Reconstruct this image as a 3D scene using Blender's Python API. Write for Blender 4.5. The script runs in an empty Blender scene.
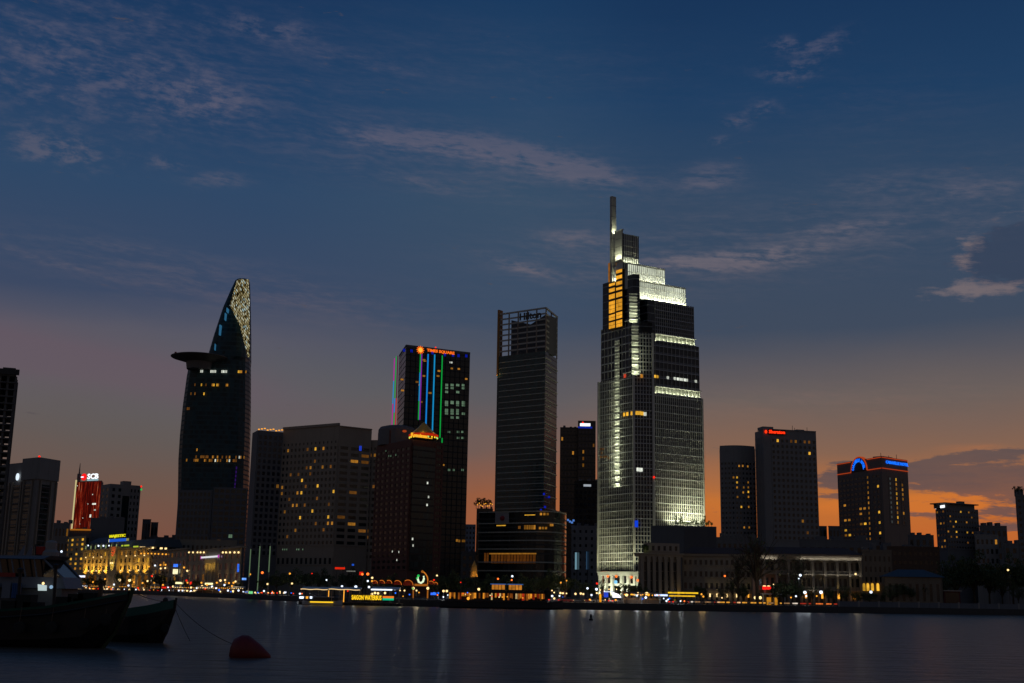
import bpy, bmesh, math, random
from mathutils import Vector, Matrix

random.seed(11)
S = bpy.context.scene
COL = S.collection
W_PX, H_PX, FOC = 1024, 683, 1200.0
CAM = Vector((0.0, 0.0, 4.0))
PITCH = math.atan(252.5 / FOC)
ROLL = math.radians(1.0)
GROUND = 1.8
rad = math.radians


def lin(r, g, b):
    def f(c):
        c /= 255.0
        return c / 12.92 if c <= 0.04045 else ((c + 0.055) / 1.055) ** 2.4
    return (f(r), f(g), f(b))


# ------------------------------------------------------------------ camera
_F = Vector((0, math.cos(PITCH), math.sin(PITCH)))
_R0 = Vector((1, 0, 0))
_U0 = Vector((0, -math.sin(PITCH), math.cos(PITCH)))
_R = math.cos(ROLL) * _R0 + math.sin(ROLL) * _U0
_U = -math.sin(ROLL) * _R0 + math.cos(ROLL) * _U0
cam_d = bpy.data.cameras.new('camera')
cam_d.sensor_width = 36.0
cam_d.lens = FOC / W_PX * 36.0
cam_d.clip_start = 0.5
cam_d.clip_end = 30000
cam = bpy.data.objects.new('camera', cam_d)
COL.objects.link(cam)
cam.matrix_world = Matrix(((_R.x, _U.x, -_F.x, CAM.x), (_R.y, _U.y, -_F.y, CAM.y),
                           (_R.z, _U.z, -_F.z, CAM.z), (0, 0, 0, 1)))
S.camera = cam


def ray(px, py):
    return (_F + _R * ((px - 512.0) / FOC) + _U * ((341.5 - py) / FOC))


def P(px, py, Y):                      # the point at depth Y seen at a pixel
    d = ray(px, py)
    return CAM + d * (Y / d.y)


def q(px, Y, py=560.0):                # plan position
    p = P(px, py, Y)
    return (p.x, p.y)


def zt(px, py, Y):
    return P(px, py, Y).z


def proj(p):
    v = Vector(p) - CAM
    w = v.dot(_F)
    return (512 + FOC * v.dot(_R) / w, 341.5 - FOC * v.dot(_U) / w)


def hor(px):
    return 594.0 + math.tan(ROLL) * (px - 512)


# ------------------------------------------------------------------ render look
S.render.engine = 'CYCLES'
S.view_settings.view_transform = 'Standard'
S.view_settings.look = 'None'
S.view_settings.exposure = 0.0
S.view_settings.gamma = 1.0
S.view_settings.use_curve_mapping = False
S.cycles.use_denoising = True
S.cycles.max_bounces = 4
S.cycles.diffuse_bounces = 2
S.cycles.glossy_bounces = 3
S.cycles.sample_clamp_indirect = 3.0
S.cycles.caustics_reflective = False
S.cycles.caustics_refractive = False


# ------------------------------------------------------------------ node maths
class E:
    nt = None

    def __init__(s, k):
        s.k = k

    @staticmethod
    def op(o, *a, clamp=False):
        n = E.nt.nodes.new('ShaderNodeMath')
        n.operation = o
        n.use_clamp = clamp
        for i, x in enumerate(a):
            if isinstance(x, E):
                E.nt.links.new(x.k, n.inputs[i])
            else:
                n.inputs[i].default_value = x
        return E(n.outputs[0])

    def __add__(s, o): return E.op('ADD', s, o)
    def __radd__(s, o): return E.op('ADD', o, s)
    def __sub__(s, o): return E.op('SUBTRACT', s, o)
    def __rsub__(s, o): return E.op('SUBTRACT', o, s)
    def __mul__(s, o): return E.op('MULTIPLY', s, o)
    def __rmul__(s, o): return E.op('MULTIPLY', o, s)
    def __truediv__(s, o): return E.op('DIVIDE', s, o)

    def clamp(s): return E.op('ADD', s, 0.0, clamp=True)

    def step(s, a, b):                 # smooth step
        n = E.nt.nodes.new('ShaderNodeMapRange')
        n.interpolation_type = 'SMOOTHSTEP'
        E.nt.links.new(s.k, n.inputs['Value'])
        n.inputs['From Min'].default_value = a
        n.inputs['From Max'].default_value = b
        return E(n.outputs['Result'])


def vec3(x, y, z):
    n = E.nt.nodes.new('ShaderNodeCombineXYZ')
    for i, v in enumerate((x, y, z)):
        if isinstance(v, E):
            E.nt.links.new(v.k, n.inputs[i])
        else:
            n.inputs[i].default_value = v
    return n.outputs[0]


def noise(v, scale=1.0, detail=4.0, rough=0.55, dist=0.0):
    n = E.nt.nodes.new('ShaderNodeTexNoise')
    if v is not None:
        E.nt.links.new(v, n.inputs['Vector'])
    n.inputs['Scale'].default_value = scale
    n.inputs['Detail'].default_value = detail
    n.inputs['Roughness'].default_value = rough
    n.inputs['Distortion'].default_value = dist
    return E(n.outputs['Fac'])


def ramp(fac, stops):
    n = E.nt.nodes.new('ShaderNodeValToRGB')
    cr = n.color_ramp
    cr.interpolation = 'B_SPLINE' if False else 'LINEAR'
    while len(cr.elements) < len(stops):
        cr.elements.new(0.5)
    for e, (p, c) in zip(cr.elements, stops):
        e.position = p
        e.color = (*c, 1)
    E.nt.links.new(fac.k, n.inputs['Fac'])
    return n.outputs['Color']


def mixc(f, a, b, mode='MIX'):
    n = E.nt.nodes.new('ShaderNodeMix')
    n.data_type = 'RGBA'
    n.blend_type = mode
    for key, v in (('Factor', f), ('A', a), ('B', b)):
        inp = [i for i in n.inputs if i.name == key and (i.type == 'RGBA' if key != 'Factor' else i.type == 'VALUE')][0]
        if isinstance(v, E):
            E.nt.links.new(v.k, inp)
        elif isinstance(v, (tuple, float, int)):
            inp.default_value = (*v, 1) if isinstance(v, tuple) else v
        else:
            E.nt.links.new(v, inp)
    return [o for o in n.outputs if o.type == 'RGBA'][0]


# ------------------------------------------------------------------ dusk sky
SUN_EL, SUN_AZ = -1.5, 14.0            # degrees; the sun has just set behind the towers on the right
world = bpy.data.worlds.new('World')
S.world = world
world.use_nodes = True
E.nt = world.node_tree
E.nt.nodes.clear()
_tc = E.nt.nodes.new('ShaderNodeTexCoord')
_sep = E.nt.nodes.new('ShaderNodeSeparateXYZ')
E.nt.links.new(_tc.outputs['Generated'], _sep.inputs[0])
_x, _y, _z = (E(o) for o in _sep.outputs)
az = E.op('ARCTAN2', _x, _y) * (180 / math.pi)
el = E.op('ARCSINE', _z) * (180 / math.pi)


def ae(px, py):                        # azimuth and elevation of a pixel's ray
    d = ray(px, py).normalized()
    return math.degrees(math.atan2(d.x, d.y)), math.degrees(math.asin(d.z))


wob = noise(vec3(az * 0.05, el * 0.16, 2.3), 1.0, 4.0)
el2 = el + (wob - 0.5) * 3.0
t = (el2 / 45.0).clamp()


def st(rows):
    return [(e / 45.0, lin(*c)) for e, c in rows]


sky_r = ramp(t, st([(0, (150, 68, 42)), (1.8, (190, 92, 44)), (4.3, (187, 108, 48)), (6.6, (130, 96, 78)), (9.0, (103, 92, 89)),
                    (12.5, (58, 71, 91)), (18.5, (46, 69, 96)), (23, (25, 59, 95)), (28, (18, 50, 87)), (45, (14, 40, 74))]))
sky_m = ramp(t, st([(0, (150, 82, 58)), (2.2, (160, 88, 56)), (4.5, (148, 88, 60)), (6.6, (112, 88, 82)), (9.0, (88, 86, 92)),
                    (13, (56, 73, 97)), (18.5, (52, 75, 100)), (23, (37, 67, 100)), (28, (22, 56, 93)), (45, (14, 42, 78))]))
sky_l = ramp(t, st([(0, (112, 70, 62)), (2.2, (116, 78, 66)), (4.4, (106, 82, 73)), (6.7, (95, 86, 84)), (9.0, (90, 90, 94)),
                    (11.5, (84, 84, 98)), (13.5, (56, 70, 97)), (18.5, (42, 69, 101)), (23, (28, 60, 97)), (28, (19, 50, 88)), (45, (14, 40, 76))]))
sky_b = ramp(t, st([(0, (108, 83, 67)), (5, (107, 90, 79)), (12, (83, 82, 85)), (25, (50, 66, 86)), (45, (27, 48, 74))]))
c1 = mixc(az.step(-14.0, 1.0), sky_l, sky_m)
c1 = mixc(az.step(0.0, 8.5), c1, sky_r)
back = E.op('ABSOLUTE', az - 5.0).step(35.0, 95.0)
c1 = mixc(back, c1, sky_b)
# the physical sky adds its own dusk tint underneath
nish = E.nt.nodes.new('ShaderNodeTexSky')
nish.sky_type = 'NISHITA'
nish.sun_disc = False
nish.sun_elevation = rad(SUN_EL)
nish.sun_rotation = rad(SUN_AZ)
c1 = mixc(1.0, c1, mixc(1.0, nish.outputs[0], (0.012, 0.012, 0.012), 'MULTIPLY'), 'ADD')


def blob(px, py, sx, sy, slope=0.0):   # a soft patch of sky, given where it lies
    a0, e0 = ae(px, py)
    k = FOC / 57.3
    da = az - a0
    de = (el - e0) + da * (slope + math.tan(ROLL))
    u = da * (k / sx)
    v = de * (k / sy)
    r2 = u * u + v * v
    return E.op('POWER', 2.718, r2 * -1.0)


def total(lst):
    r = None
    for b in lst:
        a = b[5] if len(b) > 5 else 1.0
        g = blob(*b[:5]) * a
        r = g if r is None else r + g
    return r


warp = noise(vec3(az * 0.3, el * 0.3, 7.1), 1.0, 3.0) - 0.5
streak = noise(vec3(az * 0.22 + warp * 0.8, el * 1.25 + az * 0.13 + warp * 1.2, 0.0), 1.0, 6.0, 0.62)
puff = noise(vec3(az * 0.75 + warp, el * 1.5 + warp, 5.0), 1.0, 6.0, 0.62)
fine = noise(vec3(az * 1.3, el * 5.0 + az * 0.35, 9.0), 1.0, 5.0, 0.6)

m1 = total([(400, 140, 75, 13, 0.02, 1.0), (500, 152, 70, 14, 0.10, 1.1), (580, 172, 70, 15, 0.18, 1.0), (690, 262, 60, 9, -0.03, 0.9),
            (765, 258, 60, 12, -0.10, 1.1), (850, 228, 42, 8, -0.05, 1.0), (712, 178, 36, 14, -0.05, 0.85), (525, 268, 46, 7, 0.20, 0.9),
            (575, 240, 50, 12, 0.0, 0.6), (350, 60, 90, 12, 0.1, 0.5), (215, 180, 34, 8, -0.1, 0.8), (880, 185, 60, 12, 0.0, 0.45),
            (985, 190, 60, 14, 0.0, 0.5), (60, 265, 60, 6, 0.15, 0.4), (110, 245, 50, 6, 0.05, 0.4), (430, 185, 50, 8, 0.1, 0.6)])
l1 = (streak * 0.6 + fine * 0.4 - 0.36) * m1
m2 = total([(55, 150, 48, 16, 0.0, 1.1), (110, 85, 95, 48, 0.05, 0.62), (205, 98, 60, 24, 0.05, 0.95), (20, 60, 60, 50, 0.0, 0.5),
            (165, 163, 20, 7, 0.0, 0.8), (270, 28, 50, 12, 0.0, 0.8), (790, 72, 34, 9, 0.0, 1.2), (825, 46, 30, 12, -0.3, 1.1), (783, 45, 22, 8, 0, 1.1),
            (765, 108, 18, 9, 0.0, 1.0), (737, 122, 15, 8, 0.0, 1.0), (722, 142, 15, 6, 0, 0.8), (150, 20, 150, 30, 0.0, 0.4)])
l2 = (puff * 0.75 + fine * 0.25 - 0.43) * m2
m3 = total([(150, 60, 260, 70, 0.05, 0.8), (520, 60, 220, 40, 0.06, 0.45), (470, 165, 210, 34, 0.08, 0.8), (760, 245, 210, 34, -0.04, 0.75), (600, 270, 150, 30, 0.05, 0.5),
            (930, 200, 140, 40, -0.05, 0.6), (120, 265, 180, 26, 0.10, 0.6), (330, 300, 160, 24, 0.1, 0.5), (830, 400, 220, 22, -0.03, 0.5), (880, 110, 120, 40, 0.0, 0.4)])
wisp = noise(vec3(az * 0.16 + warp * 1.1, el * 1.7 + az * 0.10 + warp * 1.6, 3.0), 1.0, 7.0, 0.68)
l3 = (wisp * 0.7 + fine * 0.3 - 0.42) * m3
light = (l1.step(0.0, 0.19) * 0.55 + l2.step(0.0, 0.17) * 0.52 + l3.step(-0.02, 0.26) * 0.40).clamp()
warm = ramp(t, st([(0, (214, 120, 66)), (6, (178, 122, 92)), (10, (140, 112, 106)), (16, (110, 104, 114)), (22, (92, 92, 112)), (30, (74, 80, 106))]))
c1 = mixc(light, c1, warm)
# bright-rimmed dark cloud on the right
dk = (total([(1000, 262, 44, 26, 0.0, 0.9), (1050, 250, 60, 36, 0.0, 0.9)]) + (puff - 0.5) * 1.9 + (fine - 0.5) * 1.2).step(0.42, 0.85)
rim = ((total([(985, 289, 62, 9, -0.02, 1.2), (962, 262, 14, 26, 0.3, 0.8), (1010, 215, 40, 10, -0.1, 0.5), (975, 240, 16, 12, 0.1, 0.6)])) * (puff * 0.7 + fine * 0.6) + (puff - 0.5) * 0.7 + (fine - 0.5) * 0.8).step(0.25, 0.95)
c1 = mixc(dk * 0.55, c1, lin(52, 62, 84))
c1 = mixc(rim * 0.62, c1, lin(132, 116, 116))
# mauve veil on the left
veil = total([(40, 355, 130, 24, 0.12, 1.0), (210, 385, 120, 26, 0.15, 0.8), (-150, 330, 130, 40, 0.1, 1.0)]).clamp()
c1 = mixc(veil * 0.6, c1, lin(104, 86, 97))
# low dark bank and glowing streaks near the glow
n2 = noise(vec3(az * 0.22 + warp * 0.8, el * 1.9 + warp * 1.5, 4.4), 1.0, 7.0, 0.66)
bank = (total([(985, 482, 95, 16, 0.0, 0.95), (1060, 480, 80, 22, 0.0, 1.0), (925, 470, 40, 8, 0.0, 0.7), (840, 480, 30, 8, 0.0, 1.0), (832, 497, 40, 5, 0, 1.0),
               (990, 455, 40, 5, -0.1, 0.9), (955, 457, 32, 4, -0.12, 0.8), (930, 515, 40, 4, 0, 0.9), (1000, 528, 40, 6, 0.0, 0.8), (850, 463, 20, 4, 0, 0.8), (1000, 512, 40, 4, 0, 0.7)])
        + (n2 - 0.5) * 2.1 + (fine - 0.5) * 1.3).step(0.38, 0.78)
glow = (total([(870, 505, 90, 14, 0.0, 0.9), (940, 506, 60, 10, 0.0, 1.0), (985, 495, 50, 5, -0.06, 0.9), (975, 448, 70, 9, 0.0, 0.7), (700, 500, 90, 30, 0, 0.6)]) * (n2 + 0.35)).step(0.35, 0.95)
c1 = mixc(glow * 0.40, c1, lin(222, 122, 48))
c1 = mixc(bank * (0.55 + n2 * 0.45), c1, lin(82, 75, 80))
# below the horizon
c1 = mixc(el.step(0.0, -3.0), c1, lin(26, 26, 32))
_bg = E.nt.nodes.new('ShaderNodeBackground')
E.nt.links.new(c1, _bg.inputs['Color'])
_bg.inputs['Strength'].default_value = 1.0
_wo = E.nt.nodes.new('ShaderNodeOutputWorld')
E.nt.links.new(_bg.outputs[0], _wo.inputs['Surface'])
world.cycles.sampling_method = 'MANUAL'
world.cycles.sample_map_resolution = 512

# last of the sunset: very weak, from low behind the skyline
sun_d = bpy.data.lights.new('sun', 'SUN')
sun_d.energy = 0.004
sun_d.angle = rad(6)
sun_d.color = (1.0, 0.55, 0.3)
sun = bpy.data.objects.new('sun', sun_d)
COL.objects.link(sun)
sun.rotation_euler = (rad(90 - 1.5), 0, rad(180 - SUN_AZ))

# ------------------------------------------------------------------ materials
MATS = {}


def _new(name):
    m = bpy.data.materials.new(name)
    m.use_nodes = True
    E.nt = m.node_tree
    E.nt.nodes.clear()
    o = E.nt.nodes.new('ShaderNodeOutputMaterial')
    return m, o


def pbr(name, col, rough=0.6, metal=0.0, spec=0.5, var=0.25, scale=0.15, streaks=0.0):
    if name in MATS:
        return MATS[name]
    m, o = _new(name)
    b = E.nt.nodes.new('ShaderNodeBsdfPrincipled')
    tc = E.nt.nodes.new('ShaderNodeTexCoord')
    n = noise(tc.outputs['Object'], scale, 5.0, 0.6)
    c = mixc((n - 0.5) * 2.0 * var + 0.5, tuple(max(0.0, x * (1 - var)) for x in col), tuple(min(1, x * (1 + var)) for x in col))
    if streaks:
        mp = E.nt.nodes.new('ShaderNodeMapping')
        mp.inputs['Scale'].default_value = (0.8, 0.8, 0.05)
        E.nt.links.new(tc.outputs['Object'], mp.inputs[0])
        s = noise(mp.outputs[0], 1.0, 5.0, 0.6).step(0.5, 0.75) * streaks
        c = mixc(s, c, tuple(x * 0.45 for x in col))
    E.nt.links.new(c, b.inputs['Base Color'])
    b.inputs['Roughness'].default_value = rough
    b.inputs['Metallic'].default_value = metal
    b.inputs['Specular IOR Level'].default_value = spec
    E.nt.links.new(b.outputs[0], o.inputs[0])
    MATS[name] = m
    return m


def curtain(name, glass, band, floor_h, frac=0.22, rough=0.18, panel=1.6, spec=0.5):
    """curtain wall: bands of glass and spandrel, a slight change of tone from pane to pane"""
    m, o = _new(name)
    b = E.nt.nodes.new('ShaderNodeBsdfPrincipled')
    tc = E.nt.nodes.new('ShaderNodeTexCoord')
    sp = E.nt.nodes.new('ShaderNodeSeparateXYZ')
    E.nt.links.new(tc.outputs['Object'], sp.inputs[0])
    x, y, z = (E(k) for k in sp.outputs)
    fz = E.op('FRACT', z / floor_h)
    isb = E.op('LESS_THAN', fz, frac)
    wn = E.nt.nodes.new('ShaderNodeTexWhiteNoise')
    E.nt.links.new(vec3(E.op('FLOOR', x / panel), E.op('FLOOR', y / panel), E.op('FLOOR', z / floor_h)), wn.inputs['Vector'])
    tone = E(wn.outputs['Value'])
    g = mixc(tone, tuple(v * 0.5 for v in glass), tuple(v * 1.6 for v in glass))
    c = mixc(isb, g, band)
    E.nt.links.new(c, b.inputs['Base Color'])
    r = (tone * 0.10 + rough) + isb * 0.35
    E.nt.links.new(r.k, b.inputs['Roughness'])
    b.inputs['Specular IOR Level'].default_value = spec
    E.nt.links.new(b.outputs[0], o.inputs[0])
    MATS[name] = m
    return m


def glass(name, col=(0.012, 0.018, 0.022), rough=0.12):
    if name in MATS:
        return MATS[name]
    m, o = _new(name)
    b = E.nt.nodes.new('ShaderNodeBsdfPrincipled')
    oi = E.nt.nodes.new('ShaderNodeObjectInfo')
    c = mixc(E(oi.outputs['Random']), tuple(v * 0.4 for v in col), tuple(v * 1.8 for v in col))
    E.nt.links.new(c, b.inputs['Base Color'])
    b.inputs['Roughness'].default_value = rough
    E.nt.links.new(b.outputs[0], o.inputs[0])
    MATS[name] = m
    return m


def lit(name, col, strength=1.0, vary=0.7, scale=0.9):
    """a lit window: uneven room light behind curtains"""
    if name in MATS:
        return MATS[name]
    m, o = _new(name)
    em = E.nt.nodes.new('ShaderNodeEmission')
    oi = E.nt.nodes.new('ShaderNodeObjectInfo')
    tc = E.nt.nodes.new('ShaderNodeTexCoord')
    n = noise(tc.outputs['Object'], scale, 2.0)
    k = (E(oi.outputs['Random']) * vary + (1 - vary * 0.5)) * (n * 1.4 + 0.3) * strength
    em.inputs['Color'].default_value = (*col, 1)
    E.nt.links.new(k.k, em.inputs['Strength'])
    E.nt.links.new(em.outputs[0], o.inputs[0])
    MATS[name] = m
    return m


def emi(name, col, strength=1.0):
    if name in MATS:
        return MATS[name]
    m, o = _new(name)
    em = E.nt.nodes.new('ShaderNodeEmission')
    em.inputs['Color'].default_value = (*col, 1)
    em.inputs['Strength'].default_value = strength
    E.nt.links.new(em.outputs[0], o.inputs[0])
    MATS[name] = m
    return m


G_DARK = glass('dark_glass')
G_TEAL = glass('teal_glass', (0.010, 0.03, 0.032))
G_BLUE = glass('blue_glass', (0.010, 0.018, 0.035))
L_AMB = lit('amber_room_light', lin(255, 172, 62), 0.30, 1.1)
L_DIM = lit('dim_room_light', lin(255, 165, 70), 0.12)
L_WHT = lit('white_room_light', lin(235, 240, 225), 0.8)
L_GRN = lit('greenish_office_light', lin(170, 215, 175), 0.22, 0.6, 0.25)
L_HOT = lit('bright_amber_light', lin(255, 190, 60), 0.75)
E_AMB = emi('amber_lamp', lin(255, 170, 55), 1.3)
E_WARM = emi('warm_white_lamp', lin(255, 215, 145), 1.7)
E_WHT = emi('cool_white_lamp', lin(225, 238, 255), 1.8)
E_RED = emi('red_lamp', lin(255, 40, 20), 1.3)
E_ORG = emi('orange_lamp', lin(255, 110, 40), 2.2)
E_BLU = emi('blue_lamp', lin(40, 110, 255), 1.4)
E_GRN = emi('green_lamp', lin(40, 210, 90), 0.8)
E_YEL = emi('yellow_sign_light', lin(255, 205, 40), 1.3)
CONC = pbr('weathered_concrete', (0.25, 0.24, 0.23), 0.8, streaks=0.35)
CONC_D = pbr('dark_concrete', (0.15, 0.15, 0.155), 0.8, streaks=0.3)
STONE_W = pbr('weathered_brown_stone', (0.17, 0.14, 0.105), 0.85, streaks=0.4)
STONE = pbr('cream_stone', (0.32, 0.275, 0.21), 0.8, streaks=0.3)
STONE_G = pbr('grey_stone', (0.33, 0.275, 0.215), 0.75, streaks=0.3)
WHITE = pbr('white_paint', (0.72, 0.72, 0.68), 0.5, var=0.08, streaks=0.12)
BRICK = pbr('red_brown_cladding', (0.13, 0.05, 0.035), 0.7, streaks=0.3)
ROOFT = pbr('brown_roof_tile', (0.09, 0.045, 0.03), 0.8)
ROOFB = pbr('blue_grey_roof', (0.05, 0.075, 0.10), 0.7)
STEEL = pbr('dark_steel', (0.04, 0.042, 0.045), 0.5, 0.6)
GALV = pbr('galvanised_steel', (0.28, 0.28, 0.28), 0.45, 0.7)
BLACK = pbr('black_paint', (0.012, 0.012, 0.013), 0.6)
RUBBER = pbr('rubber', (0.015, 0.015, 0.015), 0.9)
WOOD = pbr('brown_wood', (0.10, 0.06, 0.035), 0.75, scale=1.2)
GREENP = pbr('green_paint', (0.015, 0.09, 0.07), 0.6, scale=1.0)
BLUEP = pbr('blue_cloth', (0.03, 0.10, 0.28), 0.8)
REDP = pbr('red_cloth', (0.35, 0.02, 0.015), 0.8)
BARK = pbr('tree_bark', (0.06, 0.045, 0.03), 0.9, scale=2.0)
LEAF = pbr('dark_green_leaf', (0.045, 0.075, 0.025), 0.7, var=0.5, scale=0.4)
LEAF2 = pbr('olive_leaf', (0.065, 0.075, 0.025), 0.7, var=0.5, scale=0.4)


# ------------------------------------------------------------------ mesh building
class MB:
    def __init__(s):
        s.v, s.f, s.m, s.mats = [], [], [], []

    def mi(s, m):
        if m not in s.mats:
            s.mats.append(m)
        return s.mats.index(m)

    def add(s, vs, fs, m):
        o = len(s.v)
        k = s.mi(m)
        s.v += [Vector(v) for v in vs]
        for f in fs:
            s.f.append([i + o for i in f])
            s.m.append(k)

    HEX = [(0, 3, 2, 1), (4, 5, 6, 7), (0, 1, 5, 4), (1, 2, 6, 5), (2, 3, 7, 6), (3, 0, 4, 7)]

    def hexa(s, b, t, m):
        s.add(list(b) + list(t), MB.HEX, m)

    def box(s, x0, x1, y0, y1, z0, z1, m):
        s.hexa([(x0, y0, z0), (x1, y0, z0), (x1, y1, z0), (x0, y1, z0)],
               [(x0, y0, z1), (x1, y0, z1), (x1, y1, z1), (x0, y1, z1)], m)

    def fbox(s, F, s0, s1, z0, z1, d0, d1, m):
        a, b, c, d = F.p(s0, 0, d1), F.p(s1, 0, d1), F.p(s1, 0, d0), F.p(s0, 0, d0)
        s.hexa([(k.x, k.y, z0) for k in (a, b, c, d)], [(k.x, k.y, z1) for k in (a, b, c, d)], m)

    def prism(s, poly, z0, z1, m, mtop=None):
        n = len(poly)
        ar = sum(poly[i][0] * poly[(i + 1) % n][1] - poly[(i + 1) % n][0] * poly[i][1] for i in range(n))
        if ar < 0:
            poly = poly[::-1]
        vs = [(x, y, z0) for x, y in poly] + [(x, y, z1) for x, y in poly]
        s.add(vs, [[i, (i + 1) % n, (i + 1) % n + n, i + n] for i in range(n)] + [list(range(n))[::-1]], m)
        s.add(vs, [[i + n for i in range(n)]], mtop or m)

    def rings(s, rs, m, cap=True):
        n = len(rs[0])
        vs = [p for r in rs for p in r]
        fs = [[k * n + i, k * n + (i + 1) % n, (k + 1) * n + (i + 1) % n, (k + 1) * n + i] for k in range(len(rs) - 1) for i in range(n)]
        if cap:
            fs += [list(range(n))[::-1], [(len(rs) - 1) * n + i for i in range(n)]]
        s.add(vs, fs, m)

    def tube(s, pts, r, m, n=6, r2=None):
        pts = [Vector(p) for p in pts]
        rs = []
        N = len(pts)
        for i, p in enumerate(pts):
            d = (pts[min(i + 1, N - 1)] - pts[max(i - 1, 0)]).normalized()
            a = d.cross(Vector((0, 0, 1)))
            if a.length < 1e-3:
                a = Vector((1, 0, 0))
            a.normalize()
            b = d.cross(a)
            rr = r if r2 is None else r + (r2 - r) * i / max(1, N - 1)
            rs.append([p + (a * math.cos(2 * math.pi * k / n) + b * math.sin(2 * math.pi * k / n)) * rr for k in range(n)])
        s.rings(rs, m)

    def ball(s, c, r, m, nu=10, nv=6, sz=1.0):
        c = Vector(c)
        rs = []
        for j in range(nv + 1):
            a = math.pi * j / nv
            rr = max(1e-3, math.sin(a)) * r
            rs.append([c + Vector((rr * math.cos(2 * math.pi * k / nu), rr * math.sin(2 * math.pi * k / nu), -math.cos(a) * r * sz)) for k in range(nu)])
        s.rings(rs, m)

    def lathe(s, c, prof, m, n=16):
        c = Vector(c)
        s.rings([[c + Vector((r * math.cos(2 * math.pi * k / n), r * math.sin(2 * math.pi * k / n), z)) for k in range(n)] for r, z in prof], m)

    def mesh(s, name, loc=(0, 0, 0), fixn=True, smooth=False):
        me = bpy.data.meshes.new(name)
        L = Vector(loc)
        me.from_pydata([v - L for v in s.v], [], s.f)
        for m in s.mats:
            me.materials.append(m)
        me.polygons.foreach_set('material_index', s.m)
        if fixn:
            bm = bmesh.new()
            bm.from_mesh(me)
            bmesh.ops.recalc_face_normals(bm, faces=bm.faces)
            bm.to_mesh(me)
            bm.free()
        if smooth:
            me.polygons.foreach_set('use_smooth', [True] * len(me.polygons))
        me.update()
        return me

    def obj(s, name, parent=None, smooth=False, loc=None, fixn=True):
        L = Vector(loc) if loc is not None else (parent_loc(parent) if parent else Vector((0, 0, 0)))
        o = bpy.data.objects.new(name, s.mesh(name, L, fixn, smooth))
        COL.objects.link(o)
        if parent:
            o.parent = parent
        else:
            o.location = L
        return o


def parent_loc(o):
    v = Vector((0, 0, 0))
    while o is not None:
        v += o.location
        o = o.parent
    return v


def tag(o, label=None, cat=None, group=None, kind=None):
    if label:
        o['label'] = label
    if cat:
        o['category'] = cat
    if group:
        o['group'] = group
    if kind:
        o['kind'] = kind
    return o


def thing(name, label, cat, loc, group=None):
    o = bpy.data.objects.new(name, None)
    o.empty_display_size = 0.5
    COL.objects.link(o)
    o.location = loc
    return tag(o, label, cat, group)


def dup(root, loc, rz=0.0, label=None, scale=None):
    r = root.copy()
    COL.objects.link(r)
    r.location = loc
    r.rotation_euler = (0, 0, rz)
    if scale:
        r.scale = scale
    if label:
        r['label'] = label
    for ch in list(root.children):
        c = ch.copy()
        COL.objects.link(c)
        c.parent = r
        for g in ch.children:
            d = g.copy()
            COL.objects.link(d)
            d.parent = c
    return r


class Fac:
    """a vertical wall plane from A (left as seen) to B (right as seen), normal to the viewer"""
    def __init__(s, A, B):
        s.A = Vector((A[0], A[1], 0))
        s.B = Vector((B[0], B[1], 0))
        s.L = (s.B - s.A).length
        s.d = (s.B - s.A).normalized()
        s.n = Vector((s.d.y, -s.d.x, 0))
        s.ang = math.atan2(s.d.y, s.d.x)

    def p(s, u, z, d=0.0):
        return s.A + s.d * u + s.n * d + Vector((0, 0, z))

    def at(s, px, py, d=0.0):          # (u, z) where the ray of a pixel meets this wall
        r = ray(px, py)
        o = s.A + s.n * d
        k = (o - CAM).dot(s.n) / r.dot(s.n)
        h = CAM + r * k
        return (h - o).dot(s.d), h.z


WM = {}


def win_mesh(w, h, m, frame):
    key = (round(w, 1), round(h, 1), m.name, frame.name)
    if key not in WM:
        b = MB()
        w2, h2 = w / 2, h / 2
        b.box(-w2, w2, -0.05, 0.05, -h2, h2, m)
        t = min(0.09, w * 0.05)
        b.box(-t / 2, t / 2, -0.09, 0.09, -h2 + t, h2 - t, frame)
        for x in (-w2, w2 - t):
            b.box(x - 0.002, x + t + 0.002, -0.1, 0.1, -h2 - 0.002, h2 + 0.002, frame)
        b.box(-w2 + t, w2 - t, -0.1, 0.1, -h2 - 0.002, -h2 + t, frame)
        WM[key] = b.mesh('window')
    return WM[key]


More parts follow.
